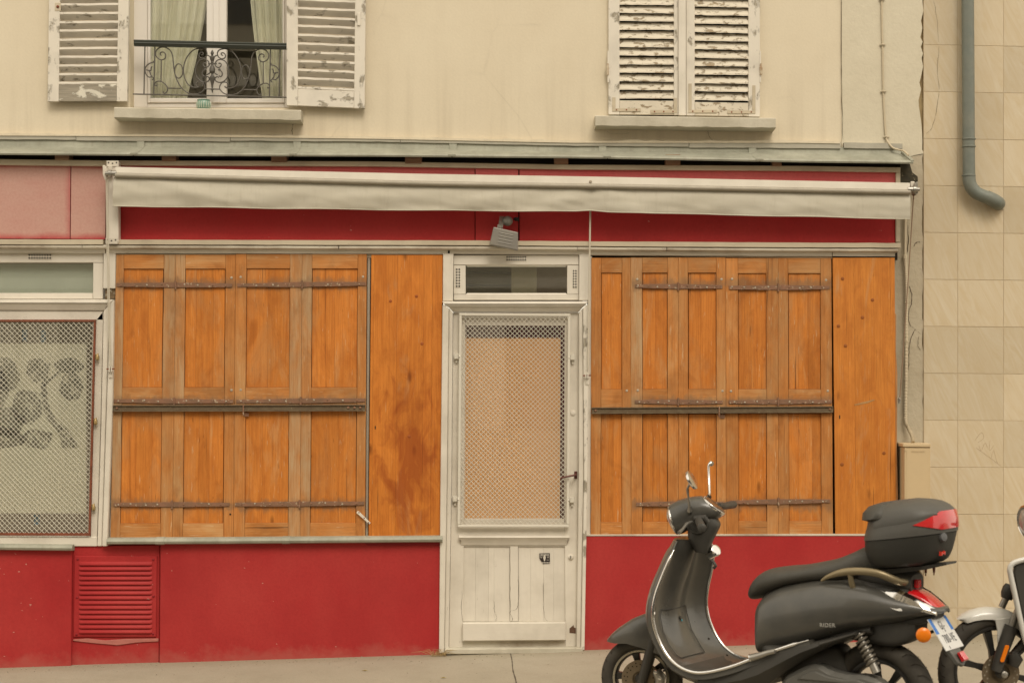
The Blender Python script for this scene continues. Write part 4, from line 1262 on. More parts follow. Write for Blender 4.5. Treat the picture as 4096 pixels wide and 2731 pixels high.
s3 = louvred('louvred_shutter', 'closed flaking louvred shutter, left leaf of the pair', (2434, -560), (2713, -560), (2713, 461), (2434, 459), 44, 17, 402, 34.0, 394, 0.030, True, (M['peel_v'], M['peel_more'], M['peel_more']))
s4 = louvred('louvred_shutter', 'closed flaking louvred shutter, right leaf of the pair', (2745, -560), (3040, -560), (3040, 468), (2745, 463), 34, 46, 408, 34.0, 400, 0.030, True, (M['peel_v'], M['peel_more'], M['peel_more']))
rect('meeting_batten', 2714, 2744, -560, 463, 0.046, 0.02, M['paint'], s3, 0.003)
for root, px, s in ((s3, 2434, -1), (s4, 3040, 1)):
    rect('hinge_plate', px - 2 if s > 0 else px - 4, px + 4 if s > 0 else px + 2, 205, 330, 0.033, 0.004, M['paint'], root, 0.001)
    p = at(px + 4 * s, 278, 0.035)
    lathe('hinge', [(0.004, -0.035), (0.008, -0.034), (0.008, -0.002), (0.0095, 0.0), (0.0095, 0.012), (0.007, 0.014), (0.007, 0.035), (0.002, 0.036)], p, (0, 0, 1), m_rust('hinge_paint', (0.55, 0.48, 0.36), (0.30, 0.16, 0.07), (0.5, 0.45, 0.36), 0.7), root, 12)
for root, x0, x1, y0, y1, sx in ((s3, 2449, 2563, 390, 446, 1), (s3, 2602, 2708, 392, 453, -1), (s4, 2754, 2868, 335, 452, 1), (s4, 2910, 3022, 342, 455, -1)):
    xa = (x0, x0 + 13) if sx > 0 else (x1 - 13, x1)
    rect('corner_iron', xa[0], xa[1], y0, y1 - 13, 0.0335, 0.003, M['paint_dirty'], root, 0.0008)
    rect('corner_iron', x0, x1, y1 - 12.5, y1, 0.0335, 0.003, M['paint_dirty'], root, 0.0008)
    for q in (0.15, 0.5, 0.85):
        lathe('screw', [(0.005, 0), (0.004, 0.0015), (0.0005, 0.002)], at(x0 + (x1 - x0) * q, y1 - 6, 0.0338), (0, -1, 0), M['rust'], root, 8)
rect('lock_plate', 219, 243, 12, 45, 0.0575, 0.004, M['paint_dirty'], s1, 0.001)
lathe('bolt_head', [(0.009, 0), (0.009, 0.003), (0.005, 0.006), (0.0005, 0.007)], at(231, 28, 0.0578), (0, -1, 0), M['rust'], s1, 12)
rect('latch', 1429, 1441, 52, 103, 0.064, 0.008, M['paint'], s2, 0.002)

# ================================================================== BALCONY RAIL
rail = thing('balcony_railing', 'dark wrought iron balcony rail with scrolls in front of the window', 'railing', at(842, 390, 0.03))
RD = 0.015
def rp(x, y, d=RD): return at(500 + x / 3.36, 100 + y / 3.36, d)
def mir(x, y): return (2344 - x, y + (2 * (1172 - x)) * 0.0195)
hr = [at(537, 173, RD + .01), at(1148, 187, RD + .01)]
rings = []
for p in hr:
    rings.append([p + Vector((0, dy, dz)) for dy, dz in ((0.02, 0.019), (-0.012, 0.019), (-0.019, 0.012), (-0.016, 0.004), (-0.02, -0.002), (-0.014, -0.012), (-0.010, -0.019), (0.014, -0.019), (0.02, -0.01))])
loft('handrail', rings, M['handrail'], rail, True, 30)
tube('bottom_rail', [at(532, 377, RD), at(1146, 390, RD)], 0.0045, M['iron'], rail, 6)
for x0, y0, x1, y1 in ((268, 295, 255, 930), (402, 300, 385, 935), (1955, 325, 1942, 965), (2085, 330, 2072, 968)):
    tube('bar', [rp(x0, y0), rp(x1, y1)], 0.0042, M['iron'], rail, 6)
curves = [
    [(490, 412), (474, 398), (484, 372), (520, 370), (546, 402), (542, 445), (508, 470), (468, 466), (430, 440), (412, 400), (418, 355), (452, 316), (510, 300), (565, 314), (612, 352), (640, 420), (650, 520), (666, 640), (702, 750), (762, 850), (842, 915), (930, 935), (1010, 918), (1055, 880), (1074, 845), (1058, 795), (1028, 768), (988, 766), (960, 792), (962, 826), (990, 838), (1004, 818)],
    [(1026, 408), (1050, 398), (1044, 374), (1014, 376), (994, 404), (1004, 440), (1044, 452), (1086, 432), (1102, 390), (1090, 350), (1050, 325), (990, 318), (922, 340), (860, 398), (810, 482), (786, 590), (796, 690), (832, 780), (882, 826), (940, 845), (986, 838), (1002, 815)],
    [(722 + 55 * math.cos(t), 622 + 96 * math.sin(t)) for t in [2 * math.pi * k / 14 for k in range(15)]],
    [(1086, 520), (1066, 512), (1050, 530), (1062, 560), (1094, 572), (1126, 552), (1132, 518), (1108, 480), (1060, 462), (1002, 482), (962, 540), (946, 620), (964, 692), (1010, 750), (1070, 772), (1120, 756), (1134, 722), (1110, 696), (1082, 704)],
    [(1060, 598), (1078, 590), (1084, 606), (1062, 610), (1038, 640), (1040, 676), (1062, 694), (1082, 680)],
    [(487, 470), (485, 760)],
    [(420, 806), (428, 820), (408, 818), (400, 795), (418, 768), (455, 758), (505, 772), (550, 810), (572, 850), (566, 892), (540, 920), (514, 914), (516, 896)],
    [(575, 852), (755, 856)],
    [(1075, 862), (1172, 864)],
    [(376, 486), (384, 506), (340, 516), (292, 550), (268, 602), (282, 662), (320, 704), (362, 700), (382, 720), (366, 742)],
    [(282, 606), (318, 612), (346, 616), (352, 580), (366, 560)],
    [(318, 612), (336, 640), (346, 676), (366, 690)],
    [(1100, 410), (1128, 418), (1148, 440)],
    [(1100, 672), (1130, 655), (1145, 640)],
]
for c in curves:
    for q in (c, [mir(*p) for p in c]):
        P3 = spline([rp(x, y) for x, y in q], 4) if len(q) > 2 else [rp(*p) for p in q]
        tube('scroll', P3, 0.0040, M['iron'], rail, 6)
prof = [(335, 0), (352, 10), (375, 22), (395, 20), (410, 12), (420, 24), (440, 34), (470, 28), (492, 18), (505, 22), (512, 16), (545, 16), (556, 24), (590, 38), (630, 38), (645, 24), (660, 14), (680, 18), (700, 36), (735, 36), (770, 24), (810, 16), (850, 12), (866, 18), (885, 12), (915, 2)]
c0 = rp(1172, 335)
lathe('finial', [(r / 3.36 * (D / F), -(y - 335) / 3.36 * (D / F)) for y, r in prof], c0, (-0.002, 0, 1), M['iron'], rail, 12)
tube('finial_bar', [rp(1116, 523), rp(1234, 525)], 0.005, M['iron'], rail, 6)

# ================================================================== POT ON THE SILL
pot = thing('flower_pot', 'small ribbed green ceramic pot on the window sill', 'pot', at(815, 440, 0.03))
pc = at(815, 400, 0.035)
S_ = D / F
pp = [(20, 40), (25, 34), (28.5, 24), (28.5, 16), (26, 8), (23.5, 4), (25.5, 3), (26, 0), (22, 0), (20, 6)]
lathe('body', [(r * S_, -h * S_) for r, h in pp], pc, (0, 0, 1), M['ceramic'], pot, 28)
for k in range(18):
    t = 2 * math.pi * k / 18
    tube('rib', [pc + Vector((math.cos(t) * r * S_, math.sin(t) * r * S_, -h * S_)) for r, h in ((25.5, 34), (29, 24), (29, 16), (26.5, 9))], 0.0022, M['ceramic_w'], pot, 4)

# ================================================================== WOODEN SHOP SHUTTERS
PN, ST = 0.098, 0.104
def lerp(a, b, t): return a + (b - a) * t
def leafset(label, name, cols, y0, yr1, yr2, y1, ytop_ref, ybot_ref, group, first_rail=True, grey=(), bottom_rail=True):
    """cols: list of ('s'|'p', xa, xb, xa_bottom, xb_bottom) measured at ytop_ref and ybot_ref"""
    xa0, xb1 = cols[0][1], cols[-1][2]
    root = thing(name, label, 'shutter', at((cols[0][3] + cols[-1][4]) / 2, y1, ST - 0.02), group)
    def xx(a, b, y): return lerp(a, b, (y - ytop_ref) / (ybot_ref - ytop_ref))
    for i, (k, a, b, a2, b2) in enumerate(cols):
        def quad(ya, yb, g0=0.0, g1=0.0):
            return [(xx(a, a2, ya) + g0, ya), (xx(b, b2, ya) - g1, ya), (xx(b, b2, yb) - g1, yb), (xx(a, a2, yb) + g0, yb)]
        if k == 's':
            plate('stile', quad(y0, y1, 0.35, 0.35), ST + R(-.0015, .0015), 0.03, M['stile_grey'] if i in grey else M['stile'], root, 0.0012)
        else:
            g = R(0.4, 2.4); h = R(0.4, 2.4)
            # panel of two or three boards
            cut = sorted([R(0.35, 0.65)] if R(0, 1) < 0.6 else [R(0.25, 0.42), R(0.6, 0.78)])
            cs = [0.0] + cut + [1.0]
            ya, yb = (yr1 if first_rail else y0), (yr2 if bottom_rail else y1)
            for c0_, c1_ in zip(cs[:-1], cs[1:]):
                def px_(c, y):
                    l, r_ = xx(a, a2, y) + g, xx(b, b2, y) - h
                    return l + (r_ - l) * c
                e = 0.12
                plate('panel_board', [(px_(c0_, ya) + e, ya + 0.8), (px_(c1_, ya) - e, ya + 0.8), (px_(c1_, yb) - e, yb - 0.8), (px_(c0_, yb) + e, yb - 0.8)], PN - 0.004 + R(-.001, .001), 0.02, M['panel'], root, 0.0006)
            if first_rail:
                plate('rail', quad(y0, yr1, 0.3, 0.3), ST - 0.001 + R(-.001, .001), 0.03, M['rail'], root, 0.0012)
            if bottom_rail:
                plate('rail', quad(yr2, y1, 0.3, 0.3), ST - 0.001 + R(-.001, .001), 0.03, M['rail'], root, 0.0012)
    return root
rivet_me = {}
def strap(root, x0, x1, y0, y1, knuckle, d=ST + 0.006, h_end=5, dots=9):
    """forged strap hinge, thicker at the knuckle"""
    n = 12
    top, bot = [], []
    for i in range(n + 1):
        t = i / n
        px = x0 + (x1 - x0) * t
        k = 1 - abs(px - knuckle) / max(abs(x1 - knuckle), abs(x0 - knuckle))
        yy = lerp(y0, y1, t)
        hh = 6.8 + 3.6 * k + R(-.6, .6)
        top.append((px, yy - hh)); bot.append((px, yy + hh))
    plate('strap_hinge', top + bot[::-1], d, 0.006, M['rustbar'], root, 0.0008)
    yk = lerp(y0, y1, (knuckle - x0) / (x1 - x0))
    tube('hinge_knuckle', [at(knuckle, yk - 16, d + 0.002), at(knuckle, yk + 16, d + 0.002)], 0.006, M['rustbar'], root, 8)
    for i in range(dots):
        t = (i + 0.4) / dots
        px = x0 + (x1 - x0) * t
        if abs(px - knuckle) < 14: continue
        lathe('rivet', [(0.0058, 0), (0.005, 0.002), (0.0025, 0.0036), (0.0003, 0.004)], at(px + R(-6, 6), lerp(y0, y1, t) + R(-3, 3), d), (0, -1, 0), M['rivet'] if R(0, 1) < 0.6 else M['rustbar'], root, 8)
M['rivet'] = m_plain('worn_rivet', (0.45, 0.38, 0.29), 0.6, 0.3, 0.2, 0.5, 40)
# --- left block
Lt, Lb = 1090.0, 2100.0
Lc = [('s', 463, 495, 442, 480), ('p', 495, 655, 480, 642), ('s', 655, 702, 642, 690), ('s', 702, 741, 690, 731), ('p', 741, 902, 731, 893), ('s', 902, 942, 893, 934),
      ('s', 942, 986, 934, 978), ('p', 986, 1160, 978, 1153), ('s', 1160, 1208, 1153, 1200), ('s', 1208, 1248, 1200, 1240), ('p', 1248, 1431, 1240, 1424), ('s', 1431, 1467, 1424, 1461)]
gp = 'weathered orange shop shutters left of the door'
A1 = leafset('upper pair of orange panelled shutters nearest the shop window', 'wooden_shutter', Lc[:6], 1019, 1075, 1549, 1639, Lt, Lb, gp, True, (0, 2, 3))
A2 = leafset('upper pair of orange panelled shutters beside the plain board left of the door', 'wooden_shutter', Lc[6:], 1016, 1074, 1549, 1639, Lt, Lb, gp, True, (2, 3))
B1 = leafset('lower pair of orange panelled shutters nearest the shop window, grey worn edge', 'wooden_shutter', Lc[:6], 1640, 1660, 2092, 2150, Lt, Lb, gp, False, (0,))
B2 = leafset('lower pair of orange panelled shutters beside the plain board left of the door', 'wooden_shutter', Lc[6:], 1640, 1660, 2090, 2146, Lt, Lb, gp, False, (2, 3))
strap(A1, 466, 928, 1139, 1141, 702); strap(A2, 950, 1465, 1141, 1135, 1208)
strap(A1, 456, 932, 1603, 1605, 696); strap(A2, 945, 1460, 1605, 1600, 1203)
strap(B1, 454, 918, 2017, 2017, 688); strap(B2, 940, 1456, 2017, 2012, 1198)
for px, py in ((926, 1111), (963, 1108), (926, 1560), (963, 1559), (1452, 1107)):
    lathe('bolt_head', [(0.008, 0), (0.0075, 0.002), (0.004, 0.0035), (0.0005, 0.004)], at(px, py, ST), (0, -1, 0), M['rivet'], A1 if px < 942 else A2, 10)
lathe('knot_hole', [(0.006, 0), (0.0055, 0.0012), (0.0004, 0.0014)], at(921, 2056, ST + .0012), (0, -1, 0), M['dark'], B1, 10)
# metal channel between the pairs and the plain board, plain boards
ch = plate('metal_channel', [(1470, 1018), (1482, 1018), (1472, 2146), (1462, 2146)], 0.088, 0.03, m_plain('grey_channel', (0.45, 0.41, 0.33), 0.5, 0.4, 0.4, 0.3), shop, 0.002)
pl = thing('plank_shutter', 'plain orange varnished board left of the door with dark stains', 'shutter', at(1620, 2144, 0.09))
def boards(root, xs_, y0, y1, d, mat):
    for (a, a2), (b, b2) in zip(xs_[:-1], xs_[1:]):
        plate('plank', [(a + .15, y0), (b - .15, y0), (b2 - .15, y1), (a2 + .15, y1)], d + R(-.0008, .0008), 0.022, mat, root, 0.0007)
boards(pl, [(1485, 1474), (1497, 1486), (1590, 1580), (1697, 1687), (1731, 1721), (1771, 1761)], 1020, 2144, 0.112, M['plank'])
rect('keyhole', 1499, 1503, 1703, 1716, 0.1135, 0.002, M['dark'], pl, 0)
for px, py in ((1562, 1205), (1666, 1185), (1688, 1375), (1637, 1745)):
    lathe('knot', [(0.010, 0), (0.009, 0.0007), (0.0004, 0.0009)], at(px, py, 0.1125), (0, -1, 0), m_plain('knot', (0.30, 0.08, 0.02), 0.6, 0.2), pl, 12)
turn = plate('turn_button', [(1431, 2042), (1438, 2046), (1482, 2090), (1478, 2096), (1425, 2050)], 0.120, 0.005, M['paint'], B2, 0.001)
for px, py in ((1436, 2049), (1457, 2071), (1474, 2089)):
    lathe('screw', [(0.004, 0), (0.003, 0.0015), (0.0004, 0.002)], at(px, py, 0.120), (0, -1, 0), M['rust'], B2, 8)
# --- right block
Rt, Rb = 1090.0, 2085.0
Rc = [('s', 2365, 2405, 2362, 2403), ('p', 2405, 2488, 2403, 2488), ('s', 2488, 2523, 2488, 2525),
      ('s', 2523, 2569, 2525, 2570), ('p', 2569, 2670, 2570, 2671), ('s', 2670, 2713, 2671, 2714), ('s', 2713, 2752, 2714, 2754), ('p', 2752, 2865, 2754, 2867), ('s', 2865, 2903, 2867, 2905),
      ('s', 2903, 2952, 2905, 2955), ('p', 2952, 3065, 2955, 3068), ('s', 3065, 3113, 3068, 3114), ('s', 3113, 3152, 3114, 3157), ('p', 3152, 3282, 3157, 3286), ('s', 3282, 3326, 3286, 3332)]
gq = 'weathered orange shop shutters right of the door'
C0 = leafset('narrow upper orange shutter leaf right beside the door frame', 'wooden_shutter', Rc[:3], 1031, 1091, 1556, 1652, Rt, Rb, gq)
C1 = leafset('upper pair of orange panelled shutters in the middle of the right hand block', 'wooden_shutter', Rc[3:9], 1030, 1091, 1555, 1652, Rt, Rb, gq, True, (0,))
C2 = leafset('upper pair of orange panelled shutters beside the plain board at the right', 'wooden_shutter', Rc[9:], 1032, 1093, 1556, 1652, Rt, Rb, gq)
E0 = leafset('narrow lower orange shutter leaf right beside the door frame', 'wooden_shutter', Rc[:3], 1655, 1660, 2087, 2139, Rt, Rb, gq, False)
E1 = leafset('lower pair of orange panelled shutters behind the scooter handlebar', 'wooden_shutter', Rc[3:9], 1655, 1660, 2086, 2138, Rt, Rb, gq, False)
E2 = leafset('lower pair of orange panelled shutters beside the plain board at the right', 'wooden_shutter', Rc[9:], 1654, 1660, 2083, 2136, Rt, Rb, gq, False)
strap(C1, 2541, 2890, 1144, 1147, 2713); strap(C2, 2916, 3318, 1150, 1150, 3113)
strap(C1, 2540, 2891, 1606, 1608, 2713); strap(C2, 2916, 3327, 1607, 1606, 3113)
strap(E1, 2545, 2892, 2016, 2012, 2714); strap(E2, 2918, 3320, 2008, 2003, 3114)
for px, py in ((2507, 1562), (2549, 1117), (2886, 1117), (2928, 1116), (2551, 1561), (2890, 1563), (2924, 1564), (3304, 1120), (3311, 1563)):
    rt = C0 if px < 2523 else (C1 if px < 2903 else C2)
    lathe('bolt_head', [(0.008, 0), (0.0075, 0.002), (0.004, 0.0035), (0.0005, 0.004)], at(px, py, ST), (0, -1, 0), M['rivet'], rt, 10)
pr = thing('plank_shutter', 'plain amber varnished board at the right end of the shopfront', 'shutter', at(3455, 2136, 0.09))
boards(pr, [(3331, 3342), (3416, 3424), (3579, 3584)], 1031, 2136, 0.112, M['plank_r'])
plate('worn_edge', [(3579, 1250), (3586, 1260), (3584, 1400), (3590, 1500), (3588, 1800), (3592, 1990), (3590, 2136), (3584, 2136)], 0.107, 0.02, M['stile_grey'], pr, 0.002)
for px, py in ((3370, 1115), (3354, 1304), (3450, 1270), (3382, 1383), (3368, 1857), (3490, 1200), (3536, 1812)):
    lathe('knot', [(0.011, 0), (0.010, 0.0007), (0.0004, 0.0009)], at(px, py, 0.1125), (0, -1, 0), m_plain('knot', (0.27, 0.085, 0.02), 0.6, 0.2), pr, 12)
plate('scar', [(3417, 1617), (3450, 1608), (3495, 1597), (3500, 1600), (3470, 1612), (3420, 1621)], 0.1138, 0.001, m_plain('pale_scar', (0.42, 0.24, 0.10), 0.8, 0.1, 0, 0.5, 40), pr, 0)
rect('keyhole', 3357, 3361, 1660, 1674, 0.1135, 0.002, M['dark'], pr, 0)
# --- locking bars
def lockbar(label, xa, xb, ya, yb, bolts, pins):
    root = thing('locking_bar', label, 'bar', at((xa + xb) / 2, yb + 14, 0.13), 'iron locking bars across the shop shutters')
    def seg(y0, y1, d0, name):
        rings = []
        for i in range(13):
            t = i / 12
            px, yy = xa + (xb - xa) * t, lerp(ya, yb, t)
            a, b = at(px, yy + y0, d0), at(px, yy + y1, d0)
            rings.append([a, b, b + Vector((0, d0 - 0.113, 0)), a + Vector((0, d0 - 0.113, 0))])
        loft(name, rings, M['bar'], root, False, 0, bev=0.001)
    seg(-12, -8, 0.128, 'flange'); seg(-7.8, 8.8, 0.119, 'web'); seg(9, 14, 0.131, 'flange')
    for px in bolts:
        yy = lerp(ya, yb, (px - xa) / (xb - xa))
        lathe('bolt', [(0.009, 0), (0.0085, 0.003), (0.005, 0.006), (0.0005, 0.0065)], at(px, yy, 0.119), (0, -1, 0), M['rustbar'], root, 10)
    for px in pins:
        yy = lerp(ya, yb, (px - xa) / (xb - xa))
        rect('hasp', px - 2.5, px + 2.5, yy - 14, yy + 30, 0.136, 0.004, M['rustbar'], root, 0.001)
        rect('hasp', px + 3, px + 22, yy + 18, yy + 34, 0.112, 0.004, M['rustbar'], root, 0.001)
lockbar('dark iron bar across the wooden shutters left of the door', 452, 1461, 1632, 1630, [467, 1393, 1418, 1441], [973])
lockbar('dark iron bar across the wooden shutters right of the door', 2366, 3333, 1641, 1636, [2382, 3320], [2877])

# ================================================================== AWNING
aw = thing('awning', 'furled cream awning with bar and hanging valance across the fascia', 'awning', at(2050, 880, 0.25))
AD = 0.255
def ay(px): return interp([462, 1700, 2500, 3640], [668, 696, 709, 732], px)
def awn_h(px): return interp([462, 1700, 3640], [23, 29, 27], px)
rings, rings2 = [], []
for i in range(25):
    px = 462 + (3640 - 462) * i / 24
    y = ay(px); h = awn_h(px)
    p, q = at(px, y, AD + 0.012), at(px, y + h, AD + 0.02)
    rings.append([p + Vector((0, 0.05, 0.006)), p, q, q + Vector((0, 0.012, -0.003)), q + Vector((0, 0.05, -0.003))])
    c = at(px, y + h + 10, AD + 0.012)
    rings2.append([c + Vector((0, -0.017 * math.cos(t), 0.015 * math.sin(t))) for t in [2 * math.pi * k / 12 for k in range(12)]])
loft('front_bar', rings, M['awn'], aw, True, 30)
loft('roller_tube', rings2, M['awn_tube'], aw, True, 40)
n, m = 150, 16
V, Fc = [], []
PX = 2362.0
for j in range(m + 1):
    t = j / m
    for i in range(n + 1):
        px = 456 + (3640 - 456) * i / n
        yt = ay(px) + awn_h(px) + 17
        yb = interp([452, 1065, 1700, 2300, 2362, 2430, 3200, 3645], [826, 835, 843, 848, 844, 850, 868, 878], px)
        dx = (px - PX)
        sag = 3.0 * math.sin(px * 0.013) + 2 * mnoise.noise(Vector((px * 0.006, 1.3, 0)))
        y = yt + (yb - yt) * t + sag * 0.35 * t
        if t < 0.3: y += -6 * math.exp(-(dx / 60) ** 2) * (1 - t / 0.3)
        p = at(px + (-6 if i == 0 else 0) * t, y, AD)
        # fan of tension folds from the screw, shallow swags elsewhere
        fold = 0.010 * math.exp(-((abs(dx) - 55 - 130 * t) / (30 + 60 * t)) ** 2) * (0.35 + t)
        fold -= 0.012 * math.exp(-(dx / (16 + 30 * t)) ** 2) * (1 - 0.6 * t)
        sw_ = 0.008 * mnoise.noise(Vector((px * 0.0045 + t * 1.5, t * 2.2, 7))) + 0.005 * mnoise.noise(Vector((px * 0.014 - t * 2, t * 3, 2)))
        lft = 0.010 * math.exp(-((px - 620 - 330 * t) / 80) ** 2) * math.sin(math.pi * min(1, t * 1.1))
        p.y += -fold - sw_ * (0.3 + t) - lft - 0.012 * math.sin(math.pi * t)
        V.append(p)
for j in range(m):
    for i in range(n):
        k = j * (n + 1) + i
        Fc.append((k, k + 1, k + n + 2, k + n + 1))
mk('valance', V, Fc, M['canvas'], aw, True, recalc=False)
hem = []
for i in range(n + 1):
    hem.append(V[m * (n + 1) + i] + Vector((0, 0, 0.003)))
tube('hem', hem, 0.0035, M['canvas'], aw, 6)
# brackets, folded arms behind the cloth, bar caps
for px, s in ((440, -1), (3650, 1)):
    y = ay(px)
    loft('bracket', [[at(px - 8, y - 6, d_), at(px + 8, y - 6, d_), at(px + 12, y + 30, d_), at(px - 8, y + 42, d_)] for d_ in (0.09, 0.20)], M['awn'], aw, False, 0, bev=0.003)
    lathe('bar_cap', [(0.004, -0.05), (0.012, -0.05), (0.014, -0.03), (0.020, -0.028), (0.021, -0.012), (0.016, -0.010), (0.016, 0.02), (0.001, 0.022)], at(px + (14 if s < 0 else -6), y + 26, AD + 0.01), (-s, 0, 0), M['steel'], aw, 14)
plate('end_plate', [(410, 662), (418, 660), (427, 680), (428, 716), (420, 722), (411, 700)], 0.25, 0.05, M['awn'], aw, 0.003)
plate('end_plate', [(3662, 730), (3672, 726), (3673, 772), (3664, 782), (3656, 776)], 0.25, 0.07, M['steel'], aw, 0.003)
for y0 in (643, 952):
    pltx = (426, 474) if y0 < 700 else (422, 470)
    plate('fixing_plate', [(pltx[0], y0), (pltx[1], y0), (pltx[1], y0 + 24), (pltx[0], y0 + 24)], 0.170, 0.004, M['awn'], aw, 0.001)
    for k in range(3):
        lathe('screw', [(0.0055, 0), (0.004, 0.002), (0.0004, 0.0026)], at(pltx[0] + 8 + 16 * k, y0 + 8 + (0 if k != 1 else 3), 0.170), (0, -1, 0), M['iron'], aw, 8)
for a, b in ((560, 1850), (3500, 2250)):
    ya = ay(a) + 40
    tube('folding_arm', [at(a, ya, 0.115), at((a + b) / 2, ay((a + b) / 2) + 44, 0.135), at(b, ay(b) + 46, 0.14)], 0.014, M['awn'], aw, 8)
lathe('screw', [(0.009, 0), (0.009, 0.002), (0.006, 0.006), (0.0005, 0.007)], at(2362, 727, AD + 0.019), (0, -1, 0), M['rivet'], aw, 12)
# crank rod hanging in front of the right shutters, with its wall hook
cr = thing('crank_rod', 'thin pale awning crank rod hanging beside the door', 'rod', at(2350, 1520, 0.15))
tube('rod', [at(2362, 770, 0.20), at(2361, 850, 0.19), at(2357, 1150, 0.17), at(2352, 1478, 0.155)], 0.0056, M['cord'], cr, 8)
def hook(root, px, py, d):
    rect('hook_plate', px - 7, px + 8, py - 26, py + 36, d + 0.005, 0.005, M['paint'], root, 0.002)
    for q in (-5, 3):
        loft('hook_lug', [[at(px + q - 2, py - 10, dd), at(px + q + 3, py - 10, dd), at(px + q + 3, py + 12, dd), at(px + q - 2, py + 12, dd)] for dd in (d, d + 0.026)], M['paint'], root, False, 0, bev=0.002)
    tube('hook_pin', [at(px - 16, py, d + 0.017), at(px + 16, py - 1, d + 0.017)], 0.004, M['rust'], root, 8)
    lathe('screw', [(0.005, 0), (0.004, 0.002), (0.0004, 0.0025)], at(px, py + 28, d + 0.005), (0, -1, 0), M['paint'], root, 8)
hook(cr, 2348, 1502, 0.138)
co = thing('pull_rope', 'pale double cord hanging from the left end of the awning', 'cord', at(440, 1480, 0.16))
tube('cord', [at(424, 690, 0.25), at(427, 900, 0.21), at(434, 1300, 0.17), at(441, 1465, 0.16)], 0.0034, M['cord'], co, 6)
tube('cord', [at(430, 692, 0.25), at(433, 900, 0.21), at(439, 1300, 0.17), at(445, 1465, 0.16)], 0.0034, M['cord'], co, 6)
hook(co, 442, 1476, 0.138)
c2 = thing('pull_rope', 'brown cord hanging from the right end of the awning', 'cord', at(3600, 1600, 0.12))
tube('cord', [at(3655, 776, 0.22), at(3648, 880, 0.18), at(3634, 1100, 0.12), at(3612, 1420, 0.10), at(3599, 1596, 0.10)], 0.0036, M['cord_dark'], c2, 6)
lathe('hook', [(0.004, -0.02), (0.009, -0.018), (0.007, 0.0), (0.010, 0.008), (0.003, 0.016)], at(3598, 1600, 0.10), (0, 0, 1), M['steel'], c2, 10)

# ================================================================== FLOODLIGHT
fl = thing('floodlight', 'grey swivelling floodlight with motion sensor ball on the fascia', 'lamp', at(2030, 890, 0.1))
lathe('sensor_ball', [(0.001, -0.032), (0.016, -0.028), (0.028, -0.014), (0.032, 0.0), (0.028, 0.014), (0.016, 0.028), (0.001, 0.032)], at(2030, 884, 0.18), (0, -1, 0.2), M['lamp_grey'], fl, 24, True, 60)
tube('arm', [at(2030, 884, 0.08), at(2030, 884, 0.17)], 0.014, M['lamp_grey'], fl, 10)
for k in range(4):
    x0 = 1996 + k * 5
    plate('cooling_fin', [(x0 + 3, 864), (x0 + 6, 865), (x0, 912), (x0 - 4, 911)], 0.195, 0.05, M['lamp_grey'], fl, 0.0008)
plate('fin_base', [(1990, 898), (2009, 902), (2007, 914), (1988, 910)], 0.197, 0.055, M['lamp_grey'], fl, 0.002)
hp = [(1974, 907), (2073, 929), (2073, 1004), (1958, 980)]
fr0 = [at(a, b, 0.235) for a, b in hp]
cen = sum(fr0, Vector()) / 4
bk0 = [cen + (p - cen) * 0.86 + Vector((-0.014, 0.055, 0.0)) for p in fr0]
bk1 = [cen + (p - cen) * 0.55 + Vector((-0.02, 0.085, 0.0)) for p in fr0]
loft('lamp_head', [[cen + (p - cen) * 0.93 + Vector((0, -0.005, 0)) for p in fr0], fr0, bk0, bk1], M['lamp_grey'], fl, False, 0, bev=0.003)
for k in range(4):
    t = 0.24 + 0.17 * k
    a = fr0[0].lerp(fr0[3], t).lerp(fr0[1].lerp(fr0[2], t), 0.26) + Vector((0, -0.004, 0)); b = fr0[0].lerp(fr0[3], t).lerp(fr0[1].lerp(fr0[2], t), 0.80) + Vector((0, -0.004, 0))
    tube('ridge', [a, b], 0.0035, M['lamp_grey'], fl, 6)
lathe('cable_gland', [(0.012, 0), (0.012, 0.02), (0.008, 0.024), (0.008, 0.03), (0.0005, 0.03)], at(2074, 877, 0.13), (-1, -0.3, 0), M['black'], fl, 12)

# ================================================================== METER BOX, CONDUIT, CABLES
mb = thing('meter_box', 'beige plastic electricity meter box on the wall behind the scooter', 'box', at(3665, 2250, 0.1))
BD = 0.22
plate('cabinet', [(3618, 1788), (3722, 1788), (3721, 2250), (3618, 2250)], BD, BD - 0.01, M['box'], mb, 0.004)
p = [at(3612, 1773, BD + 0.008), at(3724, 1774, BD + 0.008), at(3724, 1788, BD + 0.008), at(3612, 1787, BD + 0.008)]
v, fc = prism(p, [Vector((q.x, -0.01, q.z)) for q in p]); mk('lid', v, fc, M['box'], mb, bev=0.003)
rect('door_panel', 3626, 3716, 1796, 2244, BD + 0.002, 0.004, M['box'], mb, 0.001)
for k in range(8):
    rect('embossed_mark', 3647 + k * 6.6, 3651.5 + k * 6.6, 1800, 1806, BD + 0.0038, 0.002, M['box'], mb, 0.0006)
rect('embossed_mark', 3645, 3701, 1807, 1808.5, BD + 0.0036, 0.002, M['box'], mb, 0.0004)
rect('latch', 3619, 3625, 1790, 1804, BD + 0.004, 0.006, M['box'], mb, 0.001)
cd = thing('conduit', 'beige ribbed cable conduit running down to the meter box', 'conduit', at(3652, 1765, 0.05))
tube('pipe', [at(3620, 800, 0.03), at(3621, 880, 0.03), at(3620, 1024, 0.03)], 0.0085, M['conduit'], cd, 10)
lathe('clamp', [(0.009, -0.012), (0.014, -0.010), (0.014, 0.010), (0.010, 0.012)], at(3620, 1028, 0.03), (0, 0, 1), M['conduit'], cd, 12)
path = spline([at(3621, 1034, 0.032), at(3626, 1150, 0.032), at(3625, 1300, 0.032), at(3624, 1500, 0.034), at(3622, 1672, 0.036), at(3634, 1712, 0.05), at(3648, 1742, 0.09), at(3652, 1768, 0.12)], 60)
